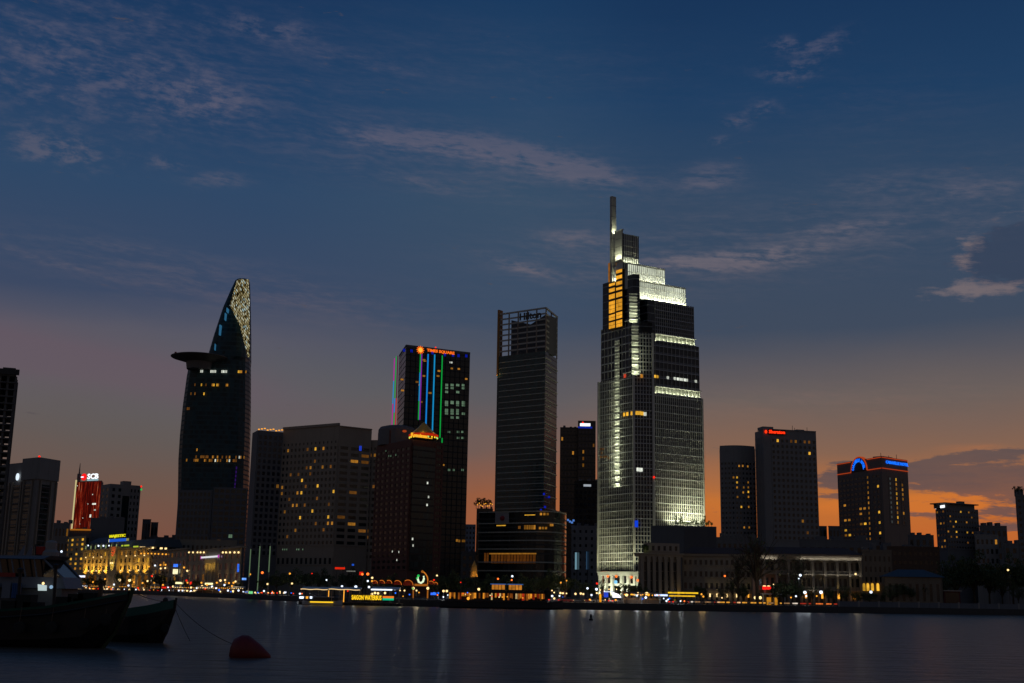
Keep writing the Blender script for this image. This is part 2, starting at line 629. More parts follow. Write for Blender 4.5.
class Bld:
    def __init__(s, name, label, cat, at, wall='wall', group=None):
        s.root = thing(name, label, cat, (at[0], at[1], GROUND), group)
        s.wall = MB()
        s.wname = wall
        s.wins = []

    def core(s, poly, z0, z1, m, mtop=None):
        s.wall.prism(poly, z0, z1, m, mtop)

    def box(s, F, s0, s1, z0, z1, d0, d1, m):
        s.wall.fbox(F, s0, s1, z0, z1, d0, d1, m)

    def window(s, F, u, z, w, h, m, d=0.06, frame=None):
        s.wins.append((F, u, z, w, h, m, d, frame or STEEL))

    def grid(s, F, s0, s1, z0, z1, nc, nr, fw, fh, wm, litp=0.0, lits=(), lit_m=None, dark=None, rel=0.3, skip=None, sill=0.5):
        """relief of piers and spandrels on the wall, a window in each opening"""
        lit_m = lit_m or [L_AMB]
        dark = dark or G_DARK
        cw, rh = (s1 - s0) / nc, (z1 - z0) / nr
        ww, wh = cw * fw, rh * fh
        pw = cw - ww
        edges = [s0] + [s0 + cw * (i + 1) - pw / 2 for i in range(nc)]
        for i in range(nc + 1):
            a = s0 if i == 0 else s0 + cw * i - pw / 2
            b = s0 + pw / 2 if i == 0 else (s1 if i == nc else s0 + cw * i + pw / 2)
            s.wall.fbox(F, a, b, z0, z1, 0, rel, wm)
        zs = [z0] + [z0 + rh * (j + 1) for j in range(nr)]
        for j in range(nr):
            zb = z0 + rh * j
            b0 = (rh - wh) * sill
            for i in range(nc):
                a, b = s0 + cw * i + pw / 2, s0 + cw * (i + 1) - pw / 2
                if skip and skip(i, nr - 1 - j):
                    s.wall.fbox(F, a, b, zb, zb + rh, 0, rel - 0.02, wm)
                    continue
                s.wall.fbox(F, a, b, zb, zb + b0, 0, rel - 0.02, wm)
                s.wall.fbox(F, a, b, zb + b0 + wh, zb + rh, 0, rel - 0.02, wm)
                on = (i, nr - 1 - j) in lits or random.random() < litp
                m = random.choice(lit_m) if on else dark
                s.window(F, (a + b) / 2, zb + b0 + wh / 2, ww - 0.02, wh - 0.02, m)

    def part(s, mb, name, parent=None, smooth=False):
        return mb.obj(name, parent or s.root, smooth)

    def finish(s, smooth=False):
        if s.wall.v:
            s.wall_obj = s.wall.obj(s.wname, s.root)
        L = s.root.location
        w = sorted(s.wins, key=lambda t: (t[5] in (G_DARK, G_TEAL, G_BLUE),))
        first, rest = w[:100], w[100:]
        if len(w) - len(first) == 0:
            rest = []
        for F, u, z, ww, wh, m, d, fr in first:
            o = bpy.data.objects.new('window', win_mesh(ww, wh, m, fr))
            COL.objects.link(o)
            o.parent = s.root
            o.location = F.p(u, z, d) - L
            o.rotation_euler = (0, 0, F.ang)
        if rest:
            b = MB()
            for F, u, z, ww, wh, m, d, fr in rest:
                b.fbox(F, u - ww / 2, u + ww / 2, z - wh / 2, z + wh / 2, d - 0.05, d + 0.05, m)
                b.fbox(F, u - 0.05, u + 0.05, z - wh / 2 + .05, z + wh / 2 - .05, d + 0.05, d + 0.09, fr)
            o = b.obj('window', s.root)
            o['kind'] = 'stuff'
        return s.root


def text_mesh(txt, w, h, m, ext=0.15, bold=False):
    cu = bpy.data.curves.new('lettering', 'FONT')
    cu.body = txt
    cu.align_x = 'CENTER'
    cu.align_y = 'CENTER'
    cu.extrude = ext
    cu.offset = 0.03 if bold else 0.012
    cu.resolution_u = 2
    o = bpy.data.objects.new('lettering', cu)
    COL.objects.link(o)
    dg = bpy.context.evaluated_depsgraph_get()
    dg.update()
    me = bpy.data.meshes.new_from_object(o.evaluated_get(dg))
    bpy.data.objects.remove(o)
    bpy.data.curves.remove(cu)
    xs = [v.co.x for v in me.vertices]
    ys = [v.co.y for v in me.vertices]
    cx, cy = (min(xs) + max(xs)) / 2, (min(ys) + max(ys)) / 2
    sx, sy = w / (max(xs) - min(xs)), h / (max(ys) - min(ys))
    for v in me.vertices:
        v.co = Vector(((v.co.x - cx) * sx, (v.co.y - cy) * sy, v.co.z))
    me.materials.clear()
    me.materials.append(m)
    return me


def sign_text(F, u, z, d, txt, w, h, m, parent=None, name='lettering', bold=False, ext=0.15):
    me = text_mesh(txt, w, h, m, ext, bold)
    o = bpy.data.objects.new(name, me)
    COL.objects.link(o)
    p = F.p(u, z, d)
    R = Matrix((F.d, Vector((0, 0, 1)), F.n)).transposed().to_4x4()
    if parent:
        o.parent = parent
        p = p - parent_loc(parent)
    o.matrix_local = Matrix.Translation(p) @ R
    return o


def area(name, loc, tgt, sx, sy, power, col, parent=None, xdir=None, spread=180):
    d = bpy.data.lights.new(name, 'AREA')
    d.shape = 'RECTANGLE'
    d.size, d.size_y = sx, sy
    d.energy = power
    d.color = col
    d.spread = rad(spread)
    o = bpy.data.objects.new(name, d)
    COL.objects.link(o)
    z = (Vector(loc) - Vector(tgt)).normalized()
    x = Vector(xdir or (1, 0, 0))
    x = (x - z * x.dot(z)).normalized()
    y = z.cross(x)
    p = Vector(loc)
    if parent:
        o.parent = parent
        p = p - parent_loc(parent)
    o.matrix_local = Matrix.Translation(p) @ Matrix((x, y, z)).transposed().to_4x4()
    return o


def spot(name, loc, tgt, power, col, angle=60, blend=0.6, r=0.2, parent=None):
    d = bpy.data.lights.new(name, 'SPOT')
    d.energy = power
    d.color = col
    d.spot_size = rad(angle)
    d.spot_blend = blend
    d.shadow_soft_size = r
    o = bpy.data.objects.new(name, d)
    COL.objects.link(o)
    p = Vector(loc)
    if parent:
        o.parent = parent
        p = p - parent_loc(parent)
    o.location = p
    o.rotation_euler = (Vector(tgt) - Vector(loc)).to_track_quat('-Z', 'Y').to_euler()
    return o

# ------------------------------------------------------------------ water, land, quay
def water_pt(px, py):
    d = ray(px, py)
    k = -CAM.z / d.z
    return CAM + d * k


BANK_PX = [(-260, 584.5), (-60, 589.4), (60, 592.2), (100, 593.3), (140, 594.4), (215, 597.5), (300, 601.7), (375, 605.0), (420, 606.6), (520, 608.7), (600, 609.9),
           (700, 611.3), (785, 612.4), (865, 613.4), (1000, 615.2), (1150, 617.2), (1400, 620.5)]
BANK = [water_pt(*p) for p in BANK_PX]


def bankY(px):
    for i in range(len(BANK_PX) - 1):
        a, b = BANK_PX[i][0], BANK_PX[i + 1][0]
        if a <= px <= b or i == len(BANK_PX) - 2:
            if px < BANK_PX[0][0]:
                return BANK[0].y
            t_ = (px - a) / (b - a)
            return 1.0 / ((1 - t_) / BANK[i].y + t_ / BANK[i + 1].y)
    return BANK[-1].y


def on_quay(px, off, z=GROUND):        # a spot on the far bank, off metres behind the quay edge
    Y = bankY(px) + off
    py = hor(px) + (CAM.z - z) * FOC / Y
    x, y = q(px, Y, py)
    return Vector((x, y, z))


m, o = _new('river_water')
b = E.nt.nodes.new('ShaderNodeBsdfPrincipled')
b.inputs['Base Color'].default_value = (0.11, 0.092, 0.072, 1)
b.inputs['Roughness'].default_value = 0.29
b.inputs['IOR'].default_value = 1.33
b.inputs['Specular IOR Level'].default_value = 0.19
tc = E.nt.nodes.new('ShaderNodeTexCoord')
mp = E.nt.nodes.new('ShaderNodeMapping')
mp.inputs['Scale'].default_value = (0.35, 0.9, 1)
E.nt.links.new(tc.outputs['Object'], mp.inputs[0])
n1 = noise(mp.outputs[0], 0.45, 4.0, 0.6, 0.4)
n2_ = noise(mp.outputs[0], 2.2, 3.0, 0.6)
hgt = n1 * 1.6 + n2_ * 0.35
bp = E.nt.nodes.new('ShaderNodeBump')
bp.inputs['Strength'].default_value = 1.0
bp.inputs['Distance'].default_value = 0.36
E.nt.links.new(hgt.k, bp.inputs['Height'])
E.nt.links.new(bp.outputs[0], b.inputs['Normal'])
E.nt.links.new(b.outputs[0], o.inputs[0])
WATER = m

wb = MB()
wb.add([(-4000, -300, 0), (4000, -300, 0), (4000, 5000, 0), (-4000, 5000, 0)], [(0, 1, 2, 3)], WATER)
tag(wb.obj('river', fixn=False), kind='structure')

LANDM = pbr('city_ground', (0.055, 0.053, 0.05), 0.9)
ASPH = pbr('asphalt', (0.05, 0.05, 0.052), 0.85)
PAVE = pbr('paving', (0.18, 0.17, 0.155), 0.8)
QUAYM = pbr('quay_stone', (0.055, 0.055, 0.055), 0.85, streaks=0.4, scale=0.5)
LINE = pbr('road_paint', (0.7, 0.7, 0.66), 0.7)
lb = MB()
edge = [(p.x, p.y) for p in BANK]
n = len(edge)
vs, fs = [], []
for (x, y), far in zip(edge, range(n)):
    vs += [(x, y, GROUND), (x * 2.2 + (far - n / 2) * 900, 12000, GROUND)]
for i in range(n - 1):
    fs.append([2 * i, 2 * i + 2, 2 * i + 3, 2 * i + 1])
lb.add(vs, fs, LANDM)
tag(lb.obj('ground'), kind='structure')


def strip(name, off0, off1, z0, z1, mat_, mtop=None):
    b_ = MB()
    for i in range(n - 1):
        (xa, ya), (xb, yb) = edge[i], edge[i + 1]
        b_.hexa([(xa, ya + off0, z0), (xb, yb + off0, z0), (xb, yb + off1, z0), (xa, ya + off1, z0)],
                [(xa, ya + off0, z1), (xb, yb + off0, z1), (xb, yb + off1, z1), (xa, ya + off1, z1)], mat_)
    return tag(b_.obj(name), kind='structure')


strip('quay', -0.6, 1.2, -2.0, GROUND + 0.16, QUAYM)
strip('promenade', 1.203, 12.0, GROUND - 0.5, GROUND + 0.14, PAVE)
strip('kerb', 12.003, 12.35, GROUND - 0.5, GROUND + 0.17, QUAYM)
strip('road', 12.353, 30.0, GROUND - 0.5, GROUND + 0.02, ASPH)
strip('pavement', 30.003, 36.0, GROUND - 0.5, GROUND + 0.14, PAVE)
b_ = MB()
for i in range(n - 1):
    (xa, ya), (xb, yb) = edge[i], edge[i + 1]
    k = max(1, int(abs(xb - xa) / 6))
    for j in range(k):
        t0, t1 = j / k, (j + 0.5) / k
        pa = (xa + (xb - xa) * t0, ya + (yb - ya) * t0 + 21)
        pb = (xa + (xb - xa) * t1, ya + (yb - ya) * t1 + 21)
        b_.add([(pa[0], pa[1], GROUND + 0.026), (pb[0], pb[1], GROUND + 0.026), (pb[0], pb[1] + 0.15, GROUND + 0.026), (pa[0], pa[1] + 0.15, GROUND + 0.026)], [(0, 1, 2, 3)], LINE)
tag(b_.obj('road_marking'), kind='structure')

# ------------------------------------------------------------------ the white-lit stepped tower (tallest)
YH = 590.0
L_ = q(599, 612); C1 = q(634, 590); C2 = q(654, 591.5); R_ = q(703.6, 607, 515)
FL, FB, FR = Fac(L_, C1), Fac(C1, C2), Fac(C2, R_)
CW_H = curtain('tower_curtain_wall', (0.012, 0.018, 0.028), (0.20, 0.215, 0.23), 4.1, 0.12, panel=1.5)
FIN = pbr('pale_aluminium_fin', (0.55, 0.55, 0.50), 0.45, 0.2, var=0.06)
hero = Bld('office_tower', 'tallest stepped skyscraper with a blade spire, glowing white crown and amber glass bays', 'skyscraper', C1)
BKR = FL.A - FL.B                            # the tower is a parallelogram in plan: depth of the right wing ...
BKL = FR.B - FR.A                            # ... and of the left wing


def off(F, u, d=0.0):
    p = F.p(u, 0, d)
    return (p.x, p.y)


def back(pt, k=1.0, v=None):
    v = v or BKR
    return (pt[0] + v.x * k, pt[1] + v.y * k)


zb = lambda F, px, py, d=0.0: F.at(px, py, d)[1]
ub = lambda F, px, py, d=0.0: F.at(px, py, d)[0]
# heights and ends of the steps, right wing
Z1 = zb(FR, 703, 399); Z2 = zb(FR, 699.3, 347, -2); Z3 = zb(FR, 694, 307, -4)
U2 = ub(FR, 699.3, 370, -2); U3 = ub(FR, 694, 320, -4)
ZT = zb(FL, 602.5, 284); ZL1 = zb(FL, 598.4, 382.6); ZL2 = zb(FL, 601, 330)
UL2 = ub(FL, 601, 360); UL3 = ub(FL, 602.7, 310)
ZP = GROUND + 0.0
ZPOR = zb(FL, 615, 571)                      # top of the portico
hw = hero
# right wing
hw.core([off(FR, 0), off(FR, FR.L), back(off(FR, FR.L)), back(off(FR, 0))], ZP, Z1, CW_H, CONC_D)
hw.core([off(FR, 0, -2), off(FR, U2, -2), back(off(FR, U2), .9), back(off(FR, 0), .9)], Z1 + .01, Z2, CW_H, CONC_D)
hw.core([off(FR, 0, -4), off(FR, U3, -4), back(off(FR, U3), .85), back(off(FR, 0), .85)], Z2 + .01, Z3, CW_H, CONC_D)
# left wing and the bay between: a strip across the near end
VX = (C2[0] - C1[0], C2[1] - C1[1])


def strip_poly(u, k=1.0):
    p0 = off(FL, u)
    return [p0, C1, (C1[0] + VX[0] * k, C1[1] + VX[1] * k), (p0[0] + VX[0] * k, p0[1] + VX[1] * k)]


hw.core(strip_poly(0), ZPOR, ZL1, CW_H, CONC_D)
hw.core(strip_poly(UL2), ZL1 + .01, ZL2, CW_H, CONC_D)
ZB2 = zb(FB, 645, 333)
ZD = zb(FL, 628, 275.5)
UD0 = ub(FL, 621.8, 300)
hw.core(strip_poly(UL3, .35), ZL2 + .01, ZT, CW_H, CONC_D)
hw.core(strip_poly(UD0, .35), ZT + .01, ZD, CW_H, CONC_D)
hw.core([off(FB, FB.L * .352), off(FB, FB.L - .02), off(FR, 0, -2.0), back(off(FR, 0, -2.0), .8), back(off(FB, FB.L * .352), .8)], ZL2 + .01, ZB2, CW_H, CONC_D)
hw.finish()


LEDG = pbr('pale_ledge_panel', (0.5, 0.52, 0.54), 0.5, var=.08)


def fins(F, u0, u1, z0, z1, step, d, parent, wid=0.28, floors=4.1, lo=0.0):
    b_ = MB()
    k = max(1, round((u1 - u0) / step))
    for i in range(k + 1):
        u = u0 + (u1 - u0) * i / k
        b_.fbox(F, u - wid / 2, u + wid / 2, z0, z1, lo + .003, lo + d, FIN)
    z = z0 + floors
    while z < z1 - 0.5:
        b_.fbox(F, u0 - wid / 2, u1 + wid / 2, z, z + 0.40, lo + .003, lo + d * 1.0, LEDG)
        z += floors
    return b_.obj('fin_screen', parent)


fins(FR, 0.6, FR.L - .3, ZP + 6, Z1, 1.28, 0.6, hero.root)
fins(FR, 0.6, U2 - .3, Z1 + 4.2, Z2, 2.5, 0.35, hero.root, .14, lo=-2)
fins(FR, 4.6, U3 - .3, Z2 + 4.2, Z3, 1.3, 0.35, hero.root, .14, lo=-4)
fins(FL, 0.3, FL.L - .2, ZPOR + .3, ZL1, 1.35, 0.5, hero.root, .2)
fins(FL, UL2 + .3, FL.L - .2, ZL1 + .3, ZL2, 2.7, 0.25, hero.root, .14)
fins(FB, 0.4, FB.L - .4, ZPOR + .3, ZB2 - .2, 1.55, 0.5, hero.root, .22)
# corner pilasters
for F, u in ((FB, 0.0), (FB, FB.L), (FL, 0.15)):
    b_ = MB()
    b_.fbox(F, u - .55, u + .55, ZPOR, ZL1 if u < 1 else ZB2, .004, .95, FIN)
    b_.obj('pilaster', hero.root)
b_ = MB()
b_.fbox(FR, FR.L - .5, FR.L + .35, ZP, Z1, .002, .8, FIN)
b_.obj('pilaster', hero.root)

LW = (0.95, 1.0, 0.66)
UPV = Vector((0, 0, 1))


def loggia(F, u0, u1, z, lo, h=3.7, power=240):
    """a recessed storey with posts, its soffit washed by a strip of floodlights along the floor"""
    b_ = MB()
    k = max(2, round((u1 - u0) / 2.5))
    b_.fbox(F, u0, u1, z + h, z + h + .5, lo, lo + 1.7, WHITE)
    b_.fbox(F, u0, u1, z + .03, z + h - .01, lo + .004, lo + .10, pbr('pale_panel', (0.30, 0.31, 0.28), .6))
    for i in range(k + 1):
        u = u0 + .3 + (u1 - u0 - .6) * i / k
        b_.fbox(F, u - .2, u + .2, z + .03, z + h - .003, lo + .3, lo + .8, WHITE)
    b_.fbox(F, u0, u1, z + .02, z + .5, lo + 1.5, lo + 1.75, WHITE)
    g_ = b_.obj('loggia', hero.root)
    c = F.p((u0 + u1) / 2, z + .35, lo + 1.15)
    area('floodlight', c, c + UPV - F.n * .35, u1 - u0 - .5, .35, power * (u1 - u0), LW, hero.root, F.d)
    return g_


loggia(FR, 2.2, U2 - .2, Z1 + .02, -2, power=30)
loggia(FR, 4.2, U3 - .2, Z2 + .02, -4, power=30)


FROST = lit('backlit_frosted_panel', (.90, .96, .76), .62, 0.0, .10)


def crown(pxl, pxr, F, lo, ztop, zbot, nlev, dp, power, zl, name='crown_screen'):
    u0, u1 = ub(F, pxl, 280, lo), ub(F, pxr, 280, lo)
    b_ = MB()
    b_.prism([off(F, u0, lo), off(F, u1, lo), back(off(F, u1, lo), dp), back(off(F, u0, lo), dp)], zbot, ztop, pbr('frosted_panel', (0.62, 0.64, 0.62), .5, var=.05))
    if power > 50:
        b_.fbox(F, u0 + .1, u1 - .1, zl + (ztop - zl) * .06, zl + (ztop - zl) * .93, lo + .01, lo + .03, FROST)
    k = round((u1 - u0) / 1.25)
    for i in range(k + 1):
        u = u0 + .1 + (u1 - u0 - .2) * i / k
        wide = .2 if i % 5 == 0 else .08
        b_.fbox(F, u - wide, u + wide, zbot, ztop + .4, lo + .034, lo + .4, FIN if power > 50 else STEEL)
    for j in range(1, nlev + 1):
        z = zbot + (ztop - zbot) * j / nlev
        b_.fbox(F, u0, u1, z - .22, z, lo + .004, lo + .4, FIN)
    o_ = b_.obj(name, hero.root)
    c = F.p((u0 + u1) / 2, zl + .3, lo + 1.15)
    area('floodlight', c, c + UPV - F.n * .3, u1 - u0, .5, power * 1.25 * (u1 - u0), (0.97, 1.0, 0.68), hero.root, F.d)
    return u0, u1


ZC1 = zb(FR, 685, 288.5, -5)
ZC1b = Z3
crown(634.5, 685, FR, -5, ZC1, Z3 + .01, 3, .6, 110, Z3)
ZC2 = zb(FR, 664.5, 269.5, -8)
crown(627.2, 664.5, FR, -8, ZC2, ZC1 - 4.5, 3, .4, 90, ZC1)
ZC3 = zb(FR, 638.6, 237, -9)
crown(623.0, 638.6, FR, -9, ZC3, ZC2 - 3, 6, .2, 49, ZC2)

# spire blade, second slab and the amber bays on the left face
FS = Fac(off(FL, 0, 1.0), off(FL, FL.L, 1.0))
zs0, zs1 = zb(FS, 612, 283), zb(FS, 613, 195.5)
SP = pbr('pale_metal_panel', (0.38, 0.37, 0.33), 0.45, 0.1, var=.08)
b_ = MB()
ua, uc = ub(FS, 609.9, 240), ub(FS, 611.9, 240)
b_.fbox(FS, ua, uc, zs0, zs1, -2.9, 0.0, SP)
zz = zs0 + 6
while zz < zs1 - 2:
    b_.fbox(FS, ua - .04, uc + .06, zz, zz + .12, -2.95, .05, STEEL)
    zz += 6
b_.obj('spire', hero.root)
T3A = off(FR, ub(FR, 623.0, 280, -9), -9)
T3B = back(T3A, .2)
F3 = Fac(T3B, T3A)                            # the lit slab on the left flank of the top block
b_ = MB()
zs2 = zb(F3, 619, 231.5)
zs2b = zb(F3, 619, 262)
b_.fbox(F3, -.2, F3.L + .05, zs2b, zs2, .01, .7, SP)
b_.fbox(F3, -.3, F3.L + .15, zs2 + .002, zs2 + .5, -.5, .9, WHITE)
zz = zs2b + 4
while zz < zs2 - 2:
    b_.fbox(F3, -.1, F3.L, zz, zz + .1, .69, .74, STEEL)
    zz += 4
b_.obj('slab', hero.root)
area('floodlight', F3.p(F3.L / 2, zs2b + 1, 2.4), F3.p(F3.L / 2, zs2b + 12, .6), F3.L, .4, 900, LW, hero.root, F3.d)
FSR = Fac(off(FS, uc, -.0), (FS.p(uc, 0, -2.9).x, FS.p(uc, 0, -2.9).y))
for z0_, pw_ in ((zs0 + 1, 1000), (zs2 + .8, 520)):
    area('floodlight', FS.p(uc + 1.7, z0_, -1.4), FS.p(uc + .2, z0_ + 9, -1.4), 2.6, .4, pw_, LW, hero.root, FS.n)
AMBG = lit('amber_bay_glass', lin(255, 176, 50), 0.75, 0.5, 0.5)
AMBD = lit('amber_bay_glass_dim', lin(255, 160, 45), 0.28, 0.5, 0.5)


def bay(px0, px1, rows, d):
    F = Fac(off(FL, 0, d), off(FL, FL.L, d))
    u0, u1 = ub(F, px0, 300), ub(F, px1, 300)
    back_ = MB()
    back_.fbox(F, u0, u1, zb(F, (px0 + px1) / 2, rows[-1][1]) - .4, zb(F, (px0 + px1) / 2, rows[0][0]) + .6, -d - .6, -.02, pbr('bronze_metal', (0.05, 0.035, 0.02), .5, .4))
    bo = back_.obj('amber_bay', hero.root)
    w_ = u1 - u0
    for ya, yb in rows:
        z1, z0 = zb(F, (px0 + px1) / 2, ya), zb(F, (px0 + px1) / 2, yb)
        nn = max(1, round((z1 - z0) / 2.0))
        pb = MB()
        for j in range(nn):
            for i in range(3):
                a, e_ = u0 + .15 + (w_ - .3) * i / 3 + .07, u0 + .15 + (w_ - .3) * (i + 1) / 3 - .07
                za, zb_ = z0 + (z1 - z0) * j / nn + .1, z0 + (z1 - z0) * (j + 1) / nn - .1
                pb.fbox(F, a, e_, za, zb_, 0.0, .08, AMBG if yb - ya > 4.2 or j == 0 else AMBD)
        pb.obj('window', bo)


bay(608.8, 615.2, [(283, 286), (288, 292), (294, 299), (301, 313), (314.5, 320.5), (322, 328.5)], 1.6)
bay(616.0, 622.4, [(261, 265.5), (267.5, 273), (275, 279), (281, 285), (287, 290), (292, 297), (299, 310.5), (312, 318.5), (320, 327)], 1.6)
FG = Fac(off(FL, 0, .6), off(FL, FL.L, .6))
b_ = MB()
b_.fbox(FG, ub(FG, 608.2, 270), ub(FG, 609.6, 270), zb(FG, 609, 282), zb(FG, 609, 263), -3, 0, AMBD)
b_.obj('window', hero.root)


def ledges(F, px0, px1, y0, y1, d, power, gap=1.65):
    u0, u1 = ub(F, px0, (y0 + y1) / 2, d), ub(F, px1, (y0 + y1) / 2, d)
    zt_, zb_ = zb(F, (px0 + px1) / 2, y0, d), zb(F, (px0 + px1) / 2, y1, d)
    b_ = MB()
    b_.fbox(F, u0, u1, zb_, zt_, .52, .56, pbr('pale_panel', (0.30, 0.31, 0.28), .6))
    z = zb_ + gap
    while z < zt_:
        b_.fbox(F, u0 - .15, u1 + .15, z, z + .22, .565, d * .8, WHITE)
        z += gap
    b_.obj('lit_fin', hero.root)
    k = max(4, int((zt_ - zb_) / 3.3))
    for i in range(k):
        f = (1 - i / k) ** 2.0
        zz = zb_ + (zt_ - zb_) * i / k + .1
        area('floodlight', F.p((u0 + u1) / 2, zz, d + .7), F.p((u0 + u1) / 2, zz + 5, .8), u1 - u0, .3, power * (.05 + .95 * f), LW, hero.root, F.d)


FBX = Fac((C1[0] + (C1[0] - C2[0]) * .3, C1[1] + (C1[1] - C2[1]) * .3), C2)
ledges(FBX, 629.6, 637.6, 293.5, 322.5, 1.3, 260)
ledges(FBX, 632.0, 638.8, 324, 374.5, 1.3, 300)
ledges(FL, 614.3, 618.5, 338, 487, 1.3, 300)
for F, px0, px1, y in ((FL, 626, 634, 322), (FL, 624, 633, 374)):
    u0, u1 = ub(F, px0, y), ub(F, px1, y)
    b_ = MB()
    z = zb(F, px0, y)
    b_.fbox(F, u0, u1, z, z + .3, .3, 1.0, WHITE)
    b_.obj('ledge', hero.root)
# rows of lit office windows
for F, lo, pts, mm in ((FL, .0, [(624.5, 414.5), (627.5, 414), (632, 413.3)], L_HOT), (FB, .0, [(637, 413), (639.5, 413), (642, 413.5)], L_HOT), (FB, 0, [(645, 414)], L_WHT),
                       (FL, 0, [(601, 449), (603.5, 449), (602, 453), (601, 457), (604, 457), (606, 456.5), (609, 458)], L_DIM),
                       (FR, 0, [(641.5, 376)], L_AMB), (FL, 0, [(625, 376)], emi('red_glow', lin(255, 90, 60), .5)),
                       (FB, 0, [(638, 469.5), (641, 469.8)], L_WHT)):
    for px, py in pts:
        u, z = F.at(px, py, lo + .3)
        b_ = MB()
        k_ = .5 if mm is L_DIM else 1.0
        b_.fbox(F, u - .75 * k_, u + .75 * k_, z - .9 * k_, z + .9 * k_, lo + .3, lo + .56, mm)
        b_.obj('window', hero.root)
for px in (657, 659.5, 668, 675, 678, 680.5, 682.5, 685, 687, 696):
    u, z = FR.at(px - 2 if px < 660 else px, 376 + (px - 655) * .13, -2 + .4)
    b_ = MB()
    b_.fbox(FR, u - .6, u + .6, z - .7, z + .7, -1.9, -1.6, L_HOT if px < 664 else L_WHT)
    b_.obj('window', hero.root)
# red aircraft light, blue lamp on the corner
b_ = MB(); p = FB.p(FB.L, zb(FB, 653.7, 477.5), 1.2); b_.ball(p, .55, E_RED); b_.obj('warning_lamp', hero.root)
b_ = MB(); p = FB.p(FB.L * .1, zb(FB, 638, 524), 1.0); b_.box(p.x - .8, p.x + .8, p.y - .2, p.y + .2, p.z - 1.6, p.z + 1.6, emi('blue_panel', lin(20, 70, 235), .8)); b_.obj('sign', hero.root)
# portico at the foot of the tower
b_ = MB()
FP = Fac(off(FL, -1.0, 2.5), off(FB, FB.L * .3, 3.0))
zp1 = zb(FP, 618, 571.5)
up0, up1 = ub(FP, 598.3, 575), ub(FP, 640, 575)
b_.prism([off(FP, up0 + .5, -3), off(FP, up1 - .3, -3), off(FP, up1 - .3, -9), off(FP, up0 + .5, -9)], GROUND, zp1 - 2.2, pbr('dark_lobby', (0.02, 0.02, 0.022), .4))
b_.fbox(FP, up0, up1, zp1 - 2.0, zp1 - .6, -9, .5, WHITE)
b_.fbox(FP, up0 - .4, up1 + .4, zp1 - .597, zp1, -9.2, 1.1, WHITE)
for px in (600, 605.3, 611.8, 621.3, 627.8, 634.5, 638.2):
    u = ub(FP, px, 585)
    b_.fbox(FP, u - .75, u + .75, GROUND, zp1 - 2.003, -1.2, .3, WHITE)
b_.fbox(FP, up0 + .2, up1 - .2, GROUND + 7.0, GROUND + 8.2, -2.6, -1.21, WHITE)
b_.obj('portico', hero.root)
for k_ in range(7):
    u = up0 + (up1 - up0) * (k_ + .5) / 7
    spot('floodlight', FP.p(u, GROUND + .6, 4.5), FP.p(u, zp1 - 4, -.2), 3800, (0.97, 1.0, 0.66), 90, .8, .3, hero.root)
for px, py, mm in ((608, 576.4, E_ORG), (616.4, 576.4, E_ORG), (631.5, 577.2, E_ORG), (615.8, 582, emi('pale_blue_sign', lin(140, 215, 255), 1.0))):
    u, z = FP.at(px, py, .5)
    b_ = MB()
    b_.ball(FP.p(u, z, .6), .55 if py < 580 else .9, mm)
    b_.obj('lantern', hero.root)
# floodlights on the facades
c = FR.p(FR.L * .6, zb(FR, 680, 528), 5.0)
area('floodlight', c, c + UPV * 5 - FR.n * 1.3, FR.L * .6, .5, 5200, (1.0, 1.0, .66), hero.root, FR.d, 130)
for k_ in range(3):
    u = FR.L * (.3 + .28 * k_)
    spot('floodlight', FR.p(u, zb(FR, 680, 529), 5), FR.p(u, zb(FR, 680, 490), 0), 4200, (1.0, 1.0, .66), 110, .9, .5, hero.root)
for k_ in range(3):
    u = FL.L * (.15 + .35 * k_)
    spot('floodlight', FL.p(u, ZPOR - 1, 8), FL.p(u, ZPOR + 22, 0), 6200, (1.0, .96, .58), 130, .9, .5, hero.root)
for k_ in range(2):
    u = FB.L * (.3 + .4 * k_)
    spot('floodlight', FB.p(u, ZPOR + 1, 7), FB.p(u, ZPOR + 22, 0), 3600, (1.0, .98, .62), 120, .9, .5, hero.root)

# ------------------------------------------------------------------ helper for simple towers
def three(pl, pc, pr, Yl, Yc, Yr, py=560):
    a, c, r = q(pl, Yl, py), q(pc, Yc, py), q(pr, Yr, py)
    return Fac(a, c), Fac(c, r)


def back_poly(F1, F2, depth=None):
    a, c, r = F1.A, F1.B, F2.B
    return [(a.x, a.y), (c.x, c.y), (r.x, r.y), (a.x + r.x - c.x, a.y + r.y - c.y)]


# ------------------------------------------------------------------ tower with the open crown frame
CWS = curtain('dark_banded_wall', (0.009, 0.045, 0.05), (0.07, 0.085, 0.08), 3.15, 0.16, panel=1.4)
sF1, sF2 = three(493.5, 543.0, 555.3, 640, 622, 644)
sail = Bld('glass_tower', 'dark banded glass tower with an open lattice crown above a rounded podium', 'skyscraper', q(543, 622))
zc0 = zb(sF1, 520, 354); zc1 = zb(sF1, 543, 307.5)
sail.core(back_poly(sF1, sF2), GROUND, zc0, CWS, CONC_D)
sail.finish()
b_ = MB()                               # light ledges at every floor
BAND = pbr('pale_ledge', (0.42, 0.44, 0.38), .5)
z = GROUND + 30
i = 0
while z < zc0 - 1:
    b_.fbox(sF1, 1.5, sF1.L + .2, z, z + .42, .004, .35, BAND)
    b_.fbox(sF2, .36, sF2.L * (1.0 if i % 2 else .45), z, z + .5, .004, .4, BAND)
    z += 3.15
    i += 1
b_.obj('floor_ledge', sail.root)
b_ = MB()                               # the open crown
nlev = 8
